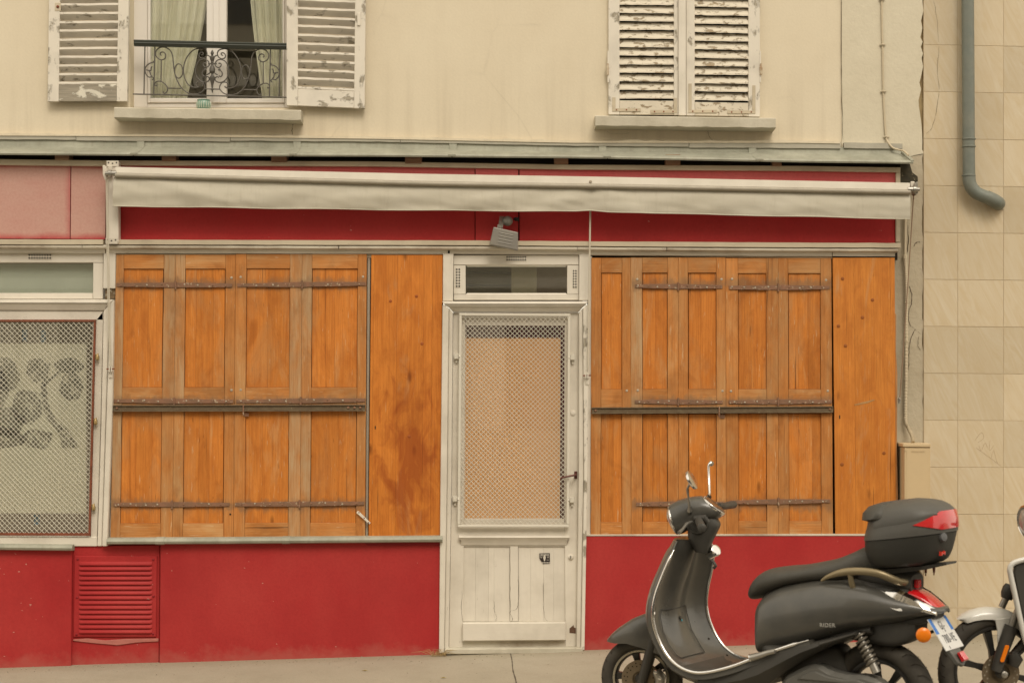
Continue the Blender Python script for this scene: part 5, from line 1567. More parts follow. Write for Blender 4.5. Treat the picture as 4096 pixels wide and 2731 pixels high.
tube('ribbed_hose', path, [0.0118 if (i // 2) % 2 else 0.0100 for i in range(len(path))], M['conduit'], cd, 10)
for px, py in ((3625, 1210), (3626, 1366), (3623, 1516), (3621, 1672)):
    lathe('cable_tie', [(0.013, -0.004), (0.014, -0.003), (0.014, 0.003), (0.013, 0.004)], at(px, py, 0.033), (0, 0, 1), M['conduit'], cd, 12)
cb = thing('wall_cable', 'painted cable clipped down the grey render to the canopy end', 'cable', at(3600, 600, 0.02))
tube('cable', spline([at(3525, -600, 0.014), at(3527, 0, 0.014), at(3530, 178, 0.014), at(3532, 300, 0.014), at(3533, 367, 0.014), at(3538, 470, 0.014), at(3544, 545, 0.016), at(3554, 572, 0.03), at(3572, 592, 0.045), at(3596, 600, 0.06), at(3614, 604, 0.10), at(3634, 622, 0.19)], 6), 0.0062, M['conduit'], cb, 8)
for px, py in ((3527, 0), (3530, 180), (3533, 367), (3545, 548)):
    tube('cable_clip', [at(px - 10, py, 0.012), at(px, py - 1, 0.024), at(px + 10, py, 0.012)], 0.0055, M['paint_dirty'], cb, 6)

# ================================================================== DRY WEEDS, LEAVES
wd = thing('dry_weed', 'tuft of dry straw coloured weed at the foot of the door frame', 'weed', (X(1762), -0.15, ground(X(1762), -0.15)))
straw = m_plain('straw', (0.42, 0.30, 0.14), 0.8, 0.2)
base = Vector((X(1762), -0.16, ground(X(1762), -0.16)))
for k in range(46):
    a = R(0, math.pi)
    l = R(0.04, 0.14)
    b = base + Vector((R(-0.05, 0.05), R(-0.03, 0.02), 0))
    t = b + Vector((math.cos(a) * l * R(.5, 1.2), -R(0, 0.05), R(0.004, 0.05)))
    tube('stalk', [b, (b + t) / 2 + Vector((0, 0, 0.018)), t], [0.0012, 0.001, 0.0004], straw, wd, 3)
for k, (x, y, lab) in enumerate(((-0.39, -0.82, 'small yellow leaf on the pavement in front of the door'), (-0.86, -0.55, 'small pale leaf on the pavement below the left shutters'))):
    z = ground(x, y)
    o = mk('leaf', [(x - .018, y, z + .004), (x, y - .009, z + .009), (x + .02, y, z + .004), (x, y + .009, z + .007)], [(0, 1, 2), (0, 2, 3)], m_plain('yellow_leaf', (0.5, 0.40, 0.08), 0.6, 0.3))
    tag(o, lab, 'leaf', 'fallen leaves on the pavement')

gv, gf = [], []
for k in range(420):
    x, y = R(-3.3, 3.2), -0.12 - abs(random.gauss(0, 0.10)) if k < 260 else R(-2.2, -0.2)
    z = ground(x, y); s_ = R(0.002, 0.006) if k < 300 else R(0.002, 0.004)
    b_ = len(gv)
    gv += [(x - s_, y - s_ * .6, z), (x + s_, y - s_ * .5, z), (x + R(-s_, s_), y + s_, z), (x, y, z + s_ * 1.1)]
    gf += [(b_, b_ + 1, b_ + 3), (b_ + 1, b_ + 2, b_ + 3), (b_ + 2, b_, b_ + 3)]
o = mk('grit', gv, gf, m_plain('grit', (0.26, 0.22, 0.16), 0.95, 0.1, 0, 0.6, 4))
tag(o, 'loose grit lying along the foot of the wall', None, None, 'stuff')
# ================================================================== BUILDING ACROSS THE STREET (seen in the panes)
ob = thing('opposite_building', 'pale apartment house across the street mirrored in the panes', 'building', (0, -14.1, -0.1))
ow = m_plaster('opposite_render', (0.40, 0.36, 0.28), (0.30, 0.26, 0.2), 0.002)
box('wall', -14, 14, -14.4, -14.05, -0.6, 8.6, ow, ob)
for k in range(3):
    box('string_course', -14, 14, -14.049, -13.95, 2.9 + 2.9 * k, 3.05 + 2.9 * k, M['paint'], ob)
dg = m_plain('dark_glass', (0.02, 0.022, 0.022), 0.08, 0.5)
for lv in range(3):
    for i in range(-6, 7):
        x = i * 2.1 + 0.4
        z0 = 0.9 + 2.9 * lv
        box('window', x - 0.48, x + 0.48, -14.049, -14.02, z0, z0 + 1.65, dg, ob)
        box('shutter', x - 0.98, x - 0.50, -14.049, -13.99, z0, z0 + 1.65, M['paint'], ob)
        box('shutter', x + 0.50, x + 0.98, -14.049, -13.99, z0, z0 + 1.65, M['paint'], ob)

# ================================================================== SCOOTER
TH = math.radians(36.9)
SZ = -0.040                                             # pavement height under the scooter
RX, RY = (3530 - CX) * 8.08 / F, -D + 8.08              # rear axle on the ground plan
sc = thing('scooter', 'matt black retro scooter with top box parked in front of the shop', 'scooter', (RX, RY, SZ))
sc.rotation_euler = (0, 0, math.pi - TH)
ORG[sc] = Vector((0, 0, 0))
# local axes: x forward along the scooter, y to the rider's left, z up; heights below are above z = SZ
def L(u, v, z): return Vector((u, v, z - SZ))
SB = m_plain('satin_black_paint', (0.062, 0.059, 0.051), 0.32, 0.6, 0, 0.12, 5, 0.0, 300, 0.25, 0.10)
SBK = m_plain('black_moulded_plastic', (0.045, 0.042, 0.036), 0.5, 0.4, 0, 0.15, 8, 0.12, 400, 0, 0.05)
SEAT = m_plain('black_vinyl_seat', (0.066, 0.062, 0.052), 0.55, 0.35, 0, 0.12, 10, 0.25, 420)
RUB = m_plain('tyre_rubber', (0.050, 0.044, 0.036), 0.75, 0.25, 0, 0.3, 20, 0.2, 200, 0, 0.15)
RIM = m_plain('dark_alloy', (0.06, 0.056, 0.05), 0.35, 0.5, 0.6, 0.2)
RIMB = m_plain('rim_lip', (0.42, 0.38, 0.29), 0.3, 0.5, 0.7, 0.2)
GREY = m_plain('grey_cast_cover', (0.13, 0.125, 0.11), 0.45, 0.4, 0.2, 0.2, 10)
GOLD = m_plain('champagne_grab_rail', (0.27, 0.215, 0.125), 0.4, 0.5, 0.5, 0.15)
LENS = m_plain('red_lens', (0.55, 0.012, 0.016), 0.12, 0.6, 0, 0.25, 26, 0, 200, 0.6)
AMB = m_plain('amber_lens', (0.80, 0.20, 0.008), 0.2, 0.5, 0, 0.1, 60, 0.2, 300)
CLR = m_plain('clear_lens', (0.52, 0.50, 0.45), 0.12, 0.7, 0.3, 0.7, 45)
DISC = m_plain('brake_disc', (0.22, 0.17, 0.11), 0.35, 0.5, 0.6, 0.3)

def sec(u, zt, zb, w, n=2.6, seg=28, du=0.0, zc=None):
    """superellipse section across the scooter at station u; du leans the top forward"""
    c, h = (zt + zb) / 2, (zt - zb) / 2
    out = []
    for k in range(seg):
        t = 2 * math.pi * k / seg
        ct, st = math.cos(t), math.sin(t)
        y = w * math.copysign(abs(ct) ** (2 / n), ct)
        z = h * math.copysign(abs(st) ** (2 / n), st)
        out.append(L(u + du * (z / max(h, 1e-4)), y, c + z))
    return out
def body(name, st, mat, parent=None, n=2.6, seg=28, sub_=5):
    """smooth loft through stations (u, ztop, zbot, halfwidth)"""
    P = [Vector((s[0], s[1], s[2])) for s in st]
    Wd = [Vector((s[3], s[4] if len(s) > 4 else n, 0)) for s in st]
    A, B = spline(P, sub_), spline(Wd, sub_)
    return loft(name, [sec(a.x, a.y, a.z, max(b.x, 0.002), b.y, seg) for a, b in zip(A, B)], mat, parent or sc, True, 55)

# --- rear cowl
cowl = body('rear_cowl', [(0.580, 0.585, 0.36, 0.150, 4.5), (0.572, 0.605, 0.355, 0.172, 4.5), (0.54, 0.645, 0.36, 0.190, 3.6), (0.48, 0.685, 0.372, 0.202, 3), (0.40, 0.722, 0.385, 0.207), (0.27, 0.748, 0.425, 0.216), (0.13, 0.752, 0.482, 0.216), (0.0, 0.735, 0.525, 0.202),
              (-0.12, 0.695, 0.558, 0.168), (-0.22, 0.665, 0.588, 0.125), (-0.285, 0.640, 0.604, 0.085, 2.2), (-0.305, 0.628, 0.612, 0.05, 2)], SB)
# crease line panel along its foot
body('lower_trim', [(0.57, 0.44, 0.36, 0.13), (0.50, 0.43, 0.345, 0.19), (0.40, 0.425, 0.355, 0.208), (0.28, 0.45, 0.395, 0.214), (0.15, 0.485, 0.45, 0.210), (0.05, 0.515, 0.492, 0.198)], SBK)
body('seat_base', [(0.60, 0.60, 0.50, 0.10), (0.55, 0.655, 0.55, 0.125), (0.45, 0.705, 0.60, 0.145), (0.30, 0.738, 0.65, 0.15), (0.12, 0.748, 0.66, 0.145), (-0.05, 0.74, 0.66, 0.13), (-0.16, 0.715, 0.65, 0.10)], SBK)
# --- seat
body('seat', [(0.665, 0.635, 0.600, 0.05, 2.2), (0.655, 0.665, 0.598, 0.09, 2.2), (0.62, 0.715, 0.606, 0.125, 2.4), (0.565, 0.752, 0.632, 0.148), (0.49, 0.768, 0.660, 0.164), (0.40, 0.780, 0.690, 0.170), (0.30, 0.802, 0.710, 0.170),
              (0.20, 0.828, 0.720, 0.164), (0.12, 0.862, 0.728, 0.152), (0.06, 0.892, 0.752, 0.130), (0.0, 0.900, 0.76, 0.115), (-0.06, 0.88, 0.77, 0.09)], SEAT, None, 2.5)
# --- leg shield and floor: one curved board, profile taken down the left edge then back along the floor
pn = [(0.939, 0.868), (0.965, 0.825), (0.992, 0.785), (1.041, 0.695), (1.080, 0.605), (1.096, 0.518), (1.084, 0.447), (1.059, 0.390), (1.024, 0.337), (0.983, 0.297), (0.924, 0.267), (0.858, 0.255), (0.792, 0.261), (0.711, 0.281), (0.630, 0.307), (0.551, 0.339), (0.473, 0.371), (0.394, 0.403), (0.318, 0.432), (0.241, 0.458)]
wid = [0.150, 0.180, 0.205, 0.235, 0.248, 0.252, 0.252, 0.252, 0.252, 0.252, 0.252, 0.25, 0.245, 0.235, 0.225, 0.215, 0.212, 0.212, 0.212, 0.21]
prof = [(u + 0.75 * (0.25 - w), z) for (u, z), w in zip(pn, wid)]
hol = [0.075, 0.075, 0.072, 0.068, 0.064, 0.06, 0.055, 0.048, 0.04, 0.03, 0.02, 0.01, 0.0, 0, 0, 0, 0, 0, 0, 0]   # how far the middle stands forward of the rolled edges
PP = spline([Vector((a, b, 0)) for a, b in prof], 3)
WW = spline([Vector((a, b, 0)) for a, b in zip(wid, hol)], 3)
nv = 25
inner, outer = [], []
for i, (p, w) in enumerate(zip(PP, WW)):
    t = (PP[min(i + 1, len(PP) - 1)] - PP[max(i - 1, 0)]).normalized()
    nrm = Vector((-t.y, t.x, 0))                       # towards the front / underside
    if nrm.x < 0 and i < 20: nrm = -nrm
    if i >= 20 and nrm.y > 0: nrm = -nrm
    ri, ro = [], []
    for k in range(nv):
        s = -1 + 2 * k / (nv - 1)
        dep = w.y * (1 - abs(s) ** 2.2)
        col_ = 0.0
        if i < 32:                                     # column cover bulges back in the middle at the top
            col_ = -0.105 * math.exp(-(s / 0.42) ** 2) * max(0.0, 1 - i / 32) ** 1.3
        q = p + nrm * (dep + col_)
        ri.append(L(q.x, s * w.x, q.y))
        q2 = p + nrm * (max(dep, 0.0) + (0.006 + 0.026 * min(1, i / 16)) + (0.05 * min(1, i / 16) * (1 - abs(s) ** 2) if i < 34 else 0.0))
        ro.append(L(q2.x, s * w.x * 1.0, q2.y))
    inner.append(ri); outer.append(ro)
rings = [a + b[::-1] for a, b in zip(inner, outer)]
loft('leg_shield', rings, SB, sc, True, 50)
# chrome strip round both edges
for s in (1, -1):
    pts = [r[-1] if s > 0 else r[0] for r in inner]
    pts = [p + Vector((-0.004, s * 0.004, 0.002)) for p in pts][3:]
    tube('chrome_strip', pts, [0.0035] * 3 + [0.0085] * (len(pts) - 6) + [0.003] * 3, M['chrome'], sc, 8)
# glove box outline, screws, bag hook, key and chrome cap
def on_shield(i, s, off=0.004):
    r = inner[i]; k = (s + 1) / 2 * (nv - 1); a = int(k); f_ = k - a
    p = r[a].lerp(r[min(a + 1, nv - 1)], f_)
    q = inner[min(i + 1, len(inner) - 1)][a] - r[a]
    d_ = r[min(a + 1, nv - 1)] - r[a]
    n_ = q.cross(d_).normalized()
    if n_.x > 0: n_ = -n_
    return p + n_ * off, n_
gl = [on_shield(i, s)[0] for i, s in [(15, -0.45), (15, -0.1), (15, 0.2), (15, 0.46), (16, 0.52), (19, 0.55), (22, 0.56), (25, 0.55), (26, 0.5), (26, 0.2), (26, -0.1), (26, -0.42), (24, -0.46), (20, -0.46), (16, -0.46), (15, -0.45)]]
tube('glove_box_seam', gl, 0.0022, SBK, sc, 6)
for i, s in ((12, 0.80), (24, 0.84), (23, -0.82), (29, -0.86), (31, 0.86)):
    p, n_ = on_shield(i, s, 0.001)
    lathe('screw', [(0.006, 0), (0.005, 0.002), (0.0004, 0.0022)], p, n_, M['dark'], sc, 10)
p, n_ = on_shield(17, -0.12, 0.003)
lathe('lock_barrel', [(0.011, 0), (0.011, 0.004), (0.0005, 0.005)], p, n_, SBK, sc, 12)
lathe('key_cover', [(0.006, 0.004), (0.006, 0.008), (0.0005, 0.009)], p + Vector((0, 0, -0.012)), n_, m_plain('blue_key', (0.03, 0.28, 0.36), 0.3, 0.5), sc, 10)
kp_ = L(0.905, -0.030, 0.815)
lathe('filler_cap', [(0.026, -0.05), (0.028, -0.012), (0.030, 0.0), (0.028, 0.007), (0.022, 0.010), (0.010, 0.011), (0.0005, 0.011)], kp_, (-0.80, 0.25, 0.42), M['chrome'], sc, 24)
tube('bag_hook', [L(0.885, 0.05, 0.775), L(0.86, 0.06, 0.765), L(0.850, 0.06, 0.750), L(0.862, 0.06, 0.738)], 0.008, SBK, sc, 8)
# shield front: mid rib with chrome badge
body('front_apron', [(1.125, 0.80, 0.52, 0.06, 2.2), (1.15, 0.78, 0.40, 0.09), (1.175, 0.68, 0.34, 0.085), (1.19, 0.58, 0.36, 0.05, 2.2)], SB)
lathe('horn_cover', [(0.030, 0.0), (0.030, 0.010), (0.022, 0.016), (0.0005, 0.018)], L(1.125, 0.185, 0.50), (0.75, 0.55, 0.1), M['steel'], sc, 18)
tube('chrome_badge', [L(1.130, 0.190, 0.56), L(1.142, 0.190, 0.52), L(1.140, 0.190, 0.46)], 0.011, M['chrome'], sc, 8)
# --- under floor skirt
def skirt(name, pts_top, pts_bot, w0, w1, mat):
    rings = []
    for (u, zt), (u2, zb) in zip(pts_top, pts_bot):
        rings.append([L(u, -w0, zt), L(u, w0, zt), L((u + u2) / 2, w0 + 0.004, (zt + zb) / 2), L(u2, w1, zb), L(u2, -w1, zb), L((u + u2) / 2, -w0 - 0.004, (zt + zb) / 2)])
    loft(name, rings, mat, sc, True, 35)
skirt('floor_skirt', [(0.955, 0.270), (0.94, 0.262), (0.922, 0.255), (0.855, 0.245), (0.79, 0.250), (0.71, 0.271), (0.63, 0.297), (0.55, 0.329), (0.473, 0.361), (0.394, 0.393), (0.318, 0.422), (0.22, 0.452)],
      [(0.95, 0.22), (0.93, 0.200), (0.90, 0.180), (0.84, 0.160), (0.77, 0.155), (0.69, 0.165), (0.60, 0.185), (0.52, 0.215), (0.46, 0.26), (0.38, 0.32), (0.30, 0.375), (0.21, 0.425)], 0.212, 0.16, SBK)
# dark engine bay and inner mudguard behind
box_ = body('engine_block', [(0.48, 0.36, 0.20, 0.08, 4), (0.36, 0.39, 0.17, 0.10, 4), (0.20, 0.42, 0.16, 0.08, 4), (0.14, 0.30, 0.17, 0.06, 4)], SBK)
body('inner_mudguard', [(0.16, 0.56, 0.46, 0.09, 4), (0.06, 0.57, 0.45, 0.10, 4), (-0.06, 0.58, 0.44, 0.10, 4), (-0.14, 0.585, 0.46, 0.09, 4), (-0.19, 0.59, 0.50, 0.07, 4)], SBK)
tube('frame_tube', [L(0.46, 0.08, 0.33), L(0.36, 0.10, 0.42), L(0.2, 0.11, 0.47), L(0.0, 0.11, 0.52)], 0.022, SBK, sc, 8)
tube('centre_stand', [L(0.40, 0.10, 0.24), L(0.30, 0.13, 0.14), L(0.22, 0.16, 0.06)], 0.013, SBK, sc, 8)
# foot peg (folded) on the near side
tube('foot_peg', [L(0.565, 0.222, 0.350), L(0.515, 0.226, 0.367), L(0.47, 0.228, 0.385), L(0.435, 0.226, 0.395)], [0.019, 0.016, 0.013, 0.012], M['steel'], sc, 10)
lathe('foot_peg_end', [(0.019, 0), (0.019, 0.006), (0.010, 0.010), (0.0005, 0.010)], L(0.565, 0.222, 0.350), (1, 0.25, -0.3), M['chrome'], sc, 14)
# --- swing arm / belt cover, outline along the near side
def side_plate(name, pts, v0, v1, mat, bev=0.012, parent=None):
    fr = [L(u, v1, z) for u, z in pts]; bk = [L(u, v0, z) for u, z in pts]
    v, f = prism(fr, bk)
    return mk(name, v, f, mat, parent or sc, False, bev)
cover = [(0.43, 0.235), (0.36, 0.275), (0.30, 0.305), (0.25, 0.312), (0.19, 0.285), (0.10, 0.275), (0.03, 0.285), (-0.04, 0.272), (-0.095, 0.228), (-0.115, 0.17), (-0.09, 0.11), (-0.02, 0.085), (0.10, 0.09), (0.30, 0.10), (0.42, 0.14), (0.45, 0.19)]
cover = [(u, z + 0.03) for u, z in cover]
side_plate('belt_cover', cover, 0.06, 0.155, GREY, 0.018)
side_plate('belt_cover_rib', [(0.36, 0.262), (0.30, 0.302), (0.26, 0.31), (0.20, 0.292), (0.12, 0.285), (0.05, 0.292), (0.0, 0.28), (0.02, 0.265), (0.20, 0.265)], 0.15, 0.165, GREY, 0.006)
side_plate('name_plate', [(0.20, 0.205), (0.185, 0.225), (0.06, 0.222), (0.02, 0.205), (0.02, 0.19), (0.19, 0.19)], 0.16, 0.172, M['steel'], 0.003)
# shock absorber with coil spring
sa, sb_ = L(0.055, 0.135, 0.500), L(-0.035, 0.135, 0.330)
tube('shock_body', [sa, sa.lerp(sb_, 0.5), sb_], [0.013, 0.018, 0.020], M['steel'], sc, 12)
coil = []
ax = (sb_ - sa).normalized(); e1 = ax.orthogonal().normalized(); e2 = ax.cross(e1)
for k in range(121):
    t = k / 120
    a = t * 7 * 2 * math.pi
    coil.append(sa.lerp(sb_, 0.03 + 0.78 * t) + (e1 * math.cos(a) + e2 * math.sin(a)) * 0.026)
tube('coil_spring', coil, 0.0062, m_plain('spring_paint', (0.16, 0.14, 0.11), 0.4, 0.5, 0.4, 0.3), sc, 6)
# --- wheels
def wheel(parent, C, ax_dir, Rt, Rr, wdt, nsp, prefix='', rim_m=None, lip_m=None, tread=26):
    """tyre, rim, spokes and hub about C; ax_dir is the axle"""
    a = Vector(ax_dir).normalized()
    e = Vector((0, 0, 1)); e = (e - a * e.dot(a)).normalized(); g = a.cross(e)
    hw = wdt / 2
    def ring_prof(prof_, name, mat, seg=56):
        rings_ = []
        for k in range(seg + 1):
            t = 2 * math.pi * k / seg
            d_ = e * math.cos(t) + g * math.sin(t)
            rings_.append([C + d_ * r + a * x for r, x in prof_])
        v, f = rings_mesh(rings_, True, False)
        return mk(name, v, f, mat, parent, True, sharp=50)
    th = Rt - Rr
    ty_ = ring_prof([(Rr, -hw * .62), (Rr + th * .25, -hw * .92), (Rr + th * .6, -hw), (Rr + th * .88, -hw * .72), (Rt, -hw * .25), (Rt + .001, 0), (Rt, hw * .25), (Rr + th * .88, hw * .72), (Rr + th * .6, hw), (Rr + th * .25, hw * .92), (Rr, hw * .62), (Rr - .004, 0)], 'tyre', RUB)
    # tread bars on the shoulders
    V_, F_ = [], []
    for k in range(tread):
        for sgn in (1, -1):
            t = 2 * math.pi * (k + (0.5 if sgn < 0 else 0)) / tread
            pts_ = []
            for (r, x, dt) in ((Rt + .0015, hw * .10, 0.0), (Rt - .001 + .0015, hw * .38, 0.07), (Rr + th * .90 + .003, hw * .70, 0.13), (Rr + th * .70 + .002, hw * .96, 0.16)):
                pts_.append((r, x * sgn, t + dt))
            for q in range(3):
                (r0, x0, t0), (r1, x1, t1) = pts_[q], pts_[q + 1]
                b_ = len(V_)
                for (r, x, tt) in ((r0, x0, t0), (r1, x1, t1), (r1, x1, t1 + 0.016), (r0, x0, t0 + 0.016)):
                    V_.append(C + (e * math.cos(tt) + g * math.sin(tt)) * r + a * x)
                F_.append((b_, b_ + 1, b_ + 2, b_ + 3))
    mk('tread_groove', V_, F_, M['dark'], parent, recalc=True)['kind'] = 'stuff'
    ring_prof([(Rr + .003, -hw * .70), (Rr - .010, -hw * .70), (Rr - .018, -hw * .45), (Rr - .024, 0), (Rr - .018, hw * .45), (Rr - .010, hw * .70), (Rr + .003, hw * .70), (Rr - .004, 0)], 'rim', rim_m or RIM)
    ring_prof([(Rr - .002, hw * .70), (Rr - .012, hw * .70), (Rr - .012, hw * .76), (Rr - .002, hw * .78)], 'rim_lip', lip_m or RIMB)
    for k in range(nsp):
        t = 2 * math.pi * k / nsp + 0.25
        d_ = e * math.cos(t) + g * math.sin(t); q = g * math.cos(t) - e * math.sin(t)
        rr = []
        for r, w_, h_ in ((0.03, 0.022, 0.020), (Rr * .5, 0.013, 0.014), (Rr - .016, 0.019, 0.020)):
            c_ = C + d_ * r
            rr.append([c_ + q * w_ + a * h_, c_ - q * w_ + a * h_, c_ - q * w_ - a * h_, c_ + q * w_ - a * h_])
        loft('spoke', rr, rim_m or RIM, parent, False, 0, bev=0.003)
    lathe('hub', [(0.001, -0.05), (0.026, -0.05), (0.04, -0.03), (0.04, 0.03), (0.026, 0.05), (0.012, 0.052), (0.001, 0.056)], C, a, rim_m or RIM, parent, 20)
    return ty_
rw = sub('rear_wheel', sc, L(0, 0, 0.205))
wheel(rw, L(0.0, 0, 0.205), (0, 1, 0), 0.252, 0.166, 0.118, 7, lip_m=RIM)
# --- steering assembly turned to the left: own frame about the steering axis
STEER = math.radians(23)
PIV = Vector((1.245, 0.0))
def S3(u, v, z):
    """point given with the bars straight, turned about the steering axis"""
    # rake: axis leans back, approximated by a pivot that moves with height
    pu = 1.315 - 0.40 * (z - 0.13) / 0.80
    x, y = u - pu, v
    c, s = math.cos(STEER), math.sin(STEER)
    return L(pu + x * c - y * s, x * s + y * c, z)
AXZ = 0.150
st_ax = (Vector((-math.sin(STEER), math.cos(STEER), 0)))
fw = sub('front_wheel', sc, L(1.315, 0, AXZ))
wheel(fw, L(1.315, 0, AXZ), st_ax, 0.207, 0.146, 0.098, 5)
lathe('brake_disc', [(0.040, 0.046), (0.096, 0.046), (0.096, 0.051), (0.040, 0.051), (0.040, 0.046)], L(1.315, 0, AXZ), st_ax, DISC, fw, 40)
V_, F_ = [], []
e_ = Vector((0, 0, 1)); g_ = st_ax.cross(e_)
for k in range(22):
    t = 2 * math.pi * k / 22
    for r in (0.082, 0.066) if k % 2 else (0.074,):
        c_ = L(1.315, 0, AXZ) + (e_ * math.cos(t) + g_ * math.sin(t)) * r + st_ax * 0.0516
        b_ = len(V_)
        V_ += [c_ + (e_ * math.cos(q) + g_ * math.sin(q)) * 0.004 for q in (0.3, 1.35, 2.4, 3.45, 4.5, 5.55)]
        F_.append(tuple(range(b_, b_ + 6)))
mk('disc_holes', V_, F_, M['dark'], fw)['kind'] = 'stuff'
tube('fork_leg', [S3(1.200, 0.062, 0.46), S3(1.235, 0.068, 0.34), S3(1.275, 0.070, 0.22), S3(1.310, 0.070, 0.12)], [0.024, 0.026, 0.026, 0.022], SBK, sc, 12)
tube('fork_leg', [S3(1.200, -0.062, 0.46), S3(1.315, -0.068, 0.13)], 0.024, SBK, sc, 12)
cal = [S3(1.225, 0.075, 0.20), S3(1.205, 0.078, 0.17), S3(1.215, 0.078, 0.12)]
tube('brake_caliper', cal, [0.024, 0.030, 0.024], M['steel'], sc, 8)
for q in cal[:2]:
    lathe('caliper_bolt', [(0.010, 0.02), (0.010, 0.030), (0.0005, 0.031)], q, st_ax, M['chrome'], sc, 10)
tube('brake_hose', spline([S3(1.19, 0.07, 0.20), S3(1.15, 0.075, 0.25), S3(1.14, 0.06, 0.32), S3(1.13, 0.03, 0.42)], 5), 0.006, SBK, sc, 6)
# front mudguard: pointed hood over the wheel
rings = []
for i in range(15):
    t = i / 14
    u = 1.478 - 0.315 * t
    zt = interp([0, .08, .2, .45, .7, 1], [0.342, 0.372, 0.405, 0.458, 0.490, 0.500], t)
    hw_ = interp([0, .05, .2, .5, 1], [0.006, 0.030, 0.058, 0.082, 0.095], t)
    zb = interp([0, .15, .35, .6, .85, 1], [0.332, 0.330, 0.335, 0.318, 0.290, 0.275], t)
    r = []
    for k in range(17):
        a = math.pi * k / 16
        c_ = math.cos(a); s_ = math.sin(a)
        r.append(S3(u, hw_ * math.copysign(abs(c_) ** 0.75, c_), zb + (zt - zb) * s_ ** 0.8))
    r2 = [S3(u, hw_ * 0.86 * math.copysign(abs(math.cos(math.pi * k / 16)) ** 0.75, math.cos(math.pi * k / 16)), zb + (zt - 0.012 - zb) * math.sin(math.pi * k / 16) ** 0.8) for k in range(16, -1, -1)]
    rings.append(r + r2)
loft('front_mudguard', rings, SB, sc, True, 60)
# --- headset: barrel from headlamp to instrument dial, neck below. measured in the plane of the turned bars
hs = sub('handlebar', sc, L(1.0, 0, 0.95))
TS = TH - STEER
sdir = Vector((-math.cos(TS), math.sin(TS)))
def loc_of(px, py, off=0.0):
    """photo pixel -> scooter coordinates on the vertical plane of the turned handlebar (off = towards the viewer)"""
    w0 = Vector((RX, RY)) + Vector((-math.cos(TH), math.sin(TH))) * 0.98
    nn = Vector((-sdir.y, sdir.x))
    dr = Vector(((px - CX) / F, 1.0))
    cam2 = Vector((0, -D))
    t = ((w0 - cam2).dot(nn) + off) / dr.dot(nn)
    P2 = cam2 + dr * t - Vector((RX, RY))
    u = P2.dot(Vector((-math.cos(TH), math.sin(TH)))); v = P2.dot(Vector((-math.sin(TH), -math.cos(TH))))
    return Vector((u, v, H - (py - CY) / F * t - SZ))
lat = Vector((math.cos(math.pi / 2 + STEER), math.sin(math.pi / 2 + STEER), 0))    # across the bars, to rider's left
def cpx(x, y, off=0.0): return loc_of(2550 + x / 3.135, 1800 + y / 3.135, off)
def barrel(name, stations, mat, parent, n=2.3, seg=32, sub_=5):
    """stations: top pixel, bottom pixel, half width across"""
    T = spline([cpx(*s[0]) for s in stations], sub_); B = spline([cpx(*s[1]) for s in stations], sub_)
    W_ = spline([Vector((s[2], 0, 0)) for s in stations], sub_)
    rings_ = []
    for t, b, w in zip(T, B, W_):
        c_ = (t + b) / 2; up = (t - b) / 2
        r = []
        for k in range(seg):
            a = 2 * math.pi * k / seg
            ca, sa_ = math.cos(a), math.sin(a)
            r.append(c_ + lat * (w.x * math.copysign(abs(ca) ** (2 / n), ca)) + up * math.copysign(abs(sa_) ** (2 / n), sa_))
        rings_.append(r)
    return loft(name, rings_, mat, parent, True, 55)
barrel('headset_cover', [((398, 690), (500, 1040), 0.072), ((440, 662), (560, 1045), 0.080), ((540, 618), (640, 1000), 0.088), ((660, 585), (720, 945), 0.094), ((780, 572), (850, 905), 0.090), ((815, 576), (1010, 860), 0.084), ((850, 584), (1075, 815), 0.076)], SB, hs)
barrel('headlamp_ring', [((385, 700), (488, 1050), 0.076), ((392, 692), (500, 1056), 0.080), ((408, 684), (516, 1050), 0.081), ((414, 690), (520, 1042), 0.078)], M['chrome'], hs, 2.0)
barrel('headlamp', [((384, 712), (480, 1040), 0.070), ((372, 760), (455, 1000), 0.058), ((368, 820), (430, 950), 0.035)], M['glass'] if False else CLR, hs, 2.0)
barrel('dial_ring', [((806, 580), (1062, 832), 0.076), ((818, 572), (1098, 808), 0.080), ((838, 574), (1104, 790), 0.079), ((846, 578), (1098, 784), 0.072)], M['chrome'], hs, 2.0)
barrel('dial_glass', [((848, 582), (1094, 786), 0.070), ((862, 584), (1092, 772), 0.066), ((870, 590), (1086, 768), 0.060)], m_plain('brown_reflecting_dial', (0.10, 0.065, 0.04), 0.08, 0.7), hs, 2.0)
barrel('neck', [((700, 830), (1000, 850), 0.070), ((640, 960), (1040, 930), 0.072), ((636, 1050), (1000, 1030), 0.070), ((648, 1120), (950, 1130), 0.066), ((690, 1190), (905, 1240), 0.058), ((720, 1260), (880, 1290), 0.05)], SBK, hs, 2.8)
# hand grips, levers, master cylinder
def cq(x, y, off): return cpx(x, y, off)
tube('grip', [cq(760, 880, 0.06), cq(768, 885, 0.13), cq(790, 930, 0.24), cq(806, 968, 0.33)], [0.013, 0.019, 0.0195, 0.0205], SBK, hs, 16)
lathe('grip_end', [(0.0205, -0.004), (0.021, 0.004), (0.014, 0.008), (0.0005, 0.009)], cq(808, 972, 0.335), lat, SBK, hs, 16)
tube('grip', [cq(1020, 690, -0.08), cq(1085, 700, -0.16), cq(1150, 688, -0.27), cq(1205, 680, -0.34)], [0.013, 0.018, 0.0195, 0.0195], SBK, hs, 16)
tube('brake_lever', [cq(680, 900, 0.10), cq(620, 920, 0.16), cq(570, 985, 0.24), cq(520, 1035, 0.30)], [0.009, 0.008, 0.007, 0.009], M['steel'], hs, 8)
lathe('grip_recess', [(0.001, 0.0), (0.055, 0.0), (0.050, 0.012), (0.046, 0.012), (0.044, 0.002), (0.001, 0.001)], cq(745, 915, 0.075), lat, SBK, hs, 24)
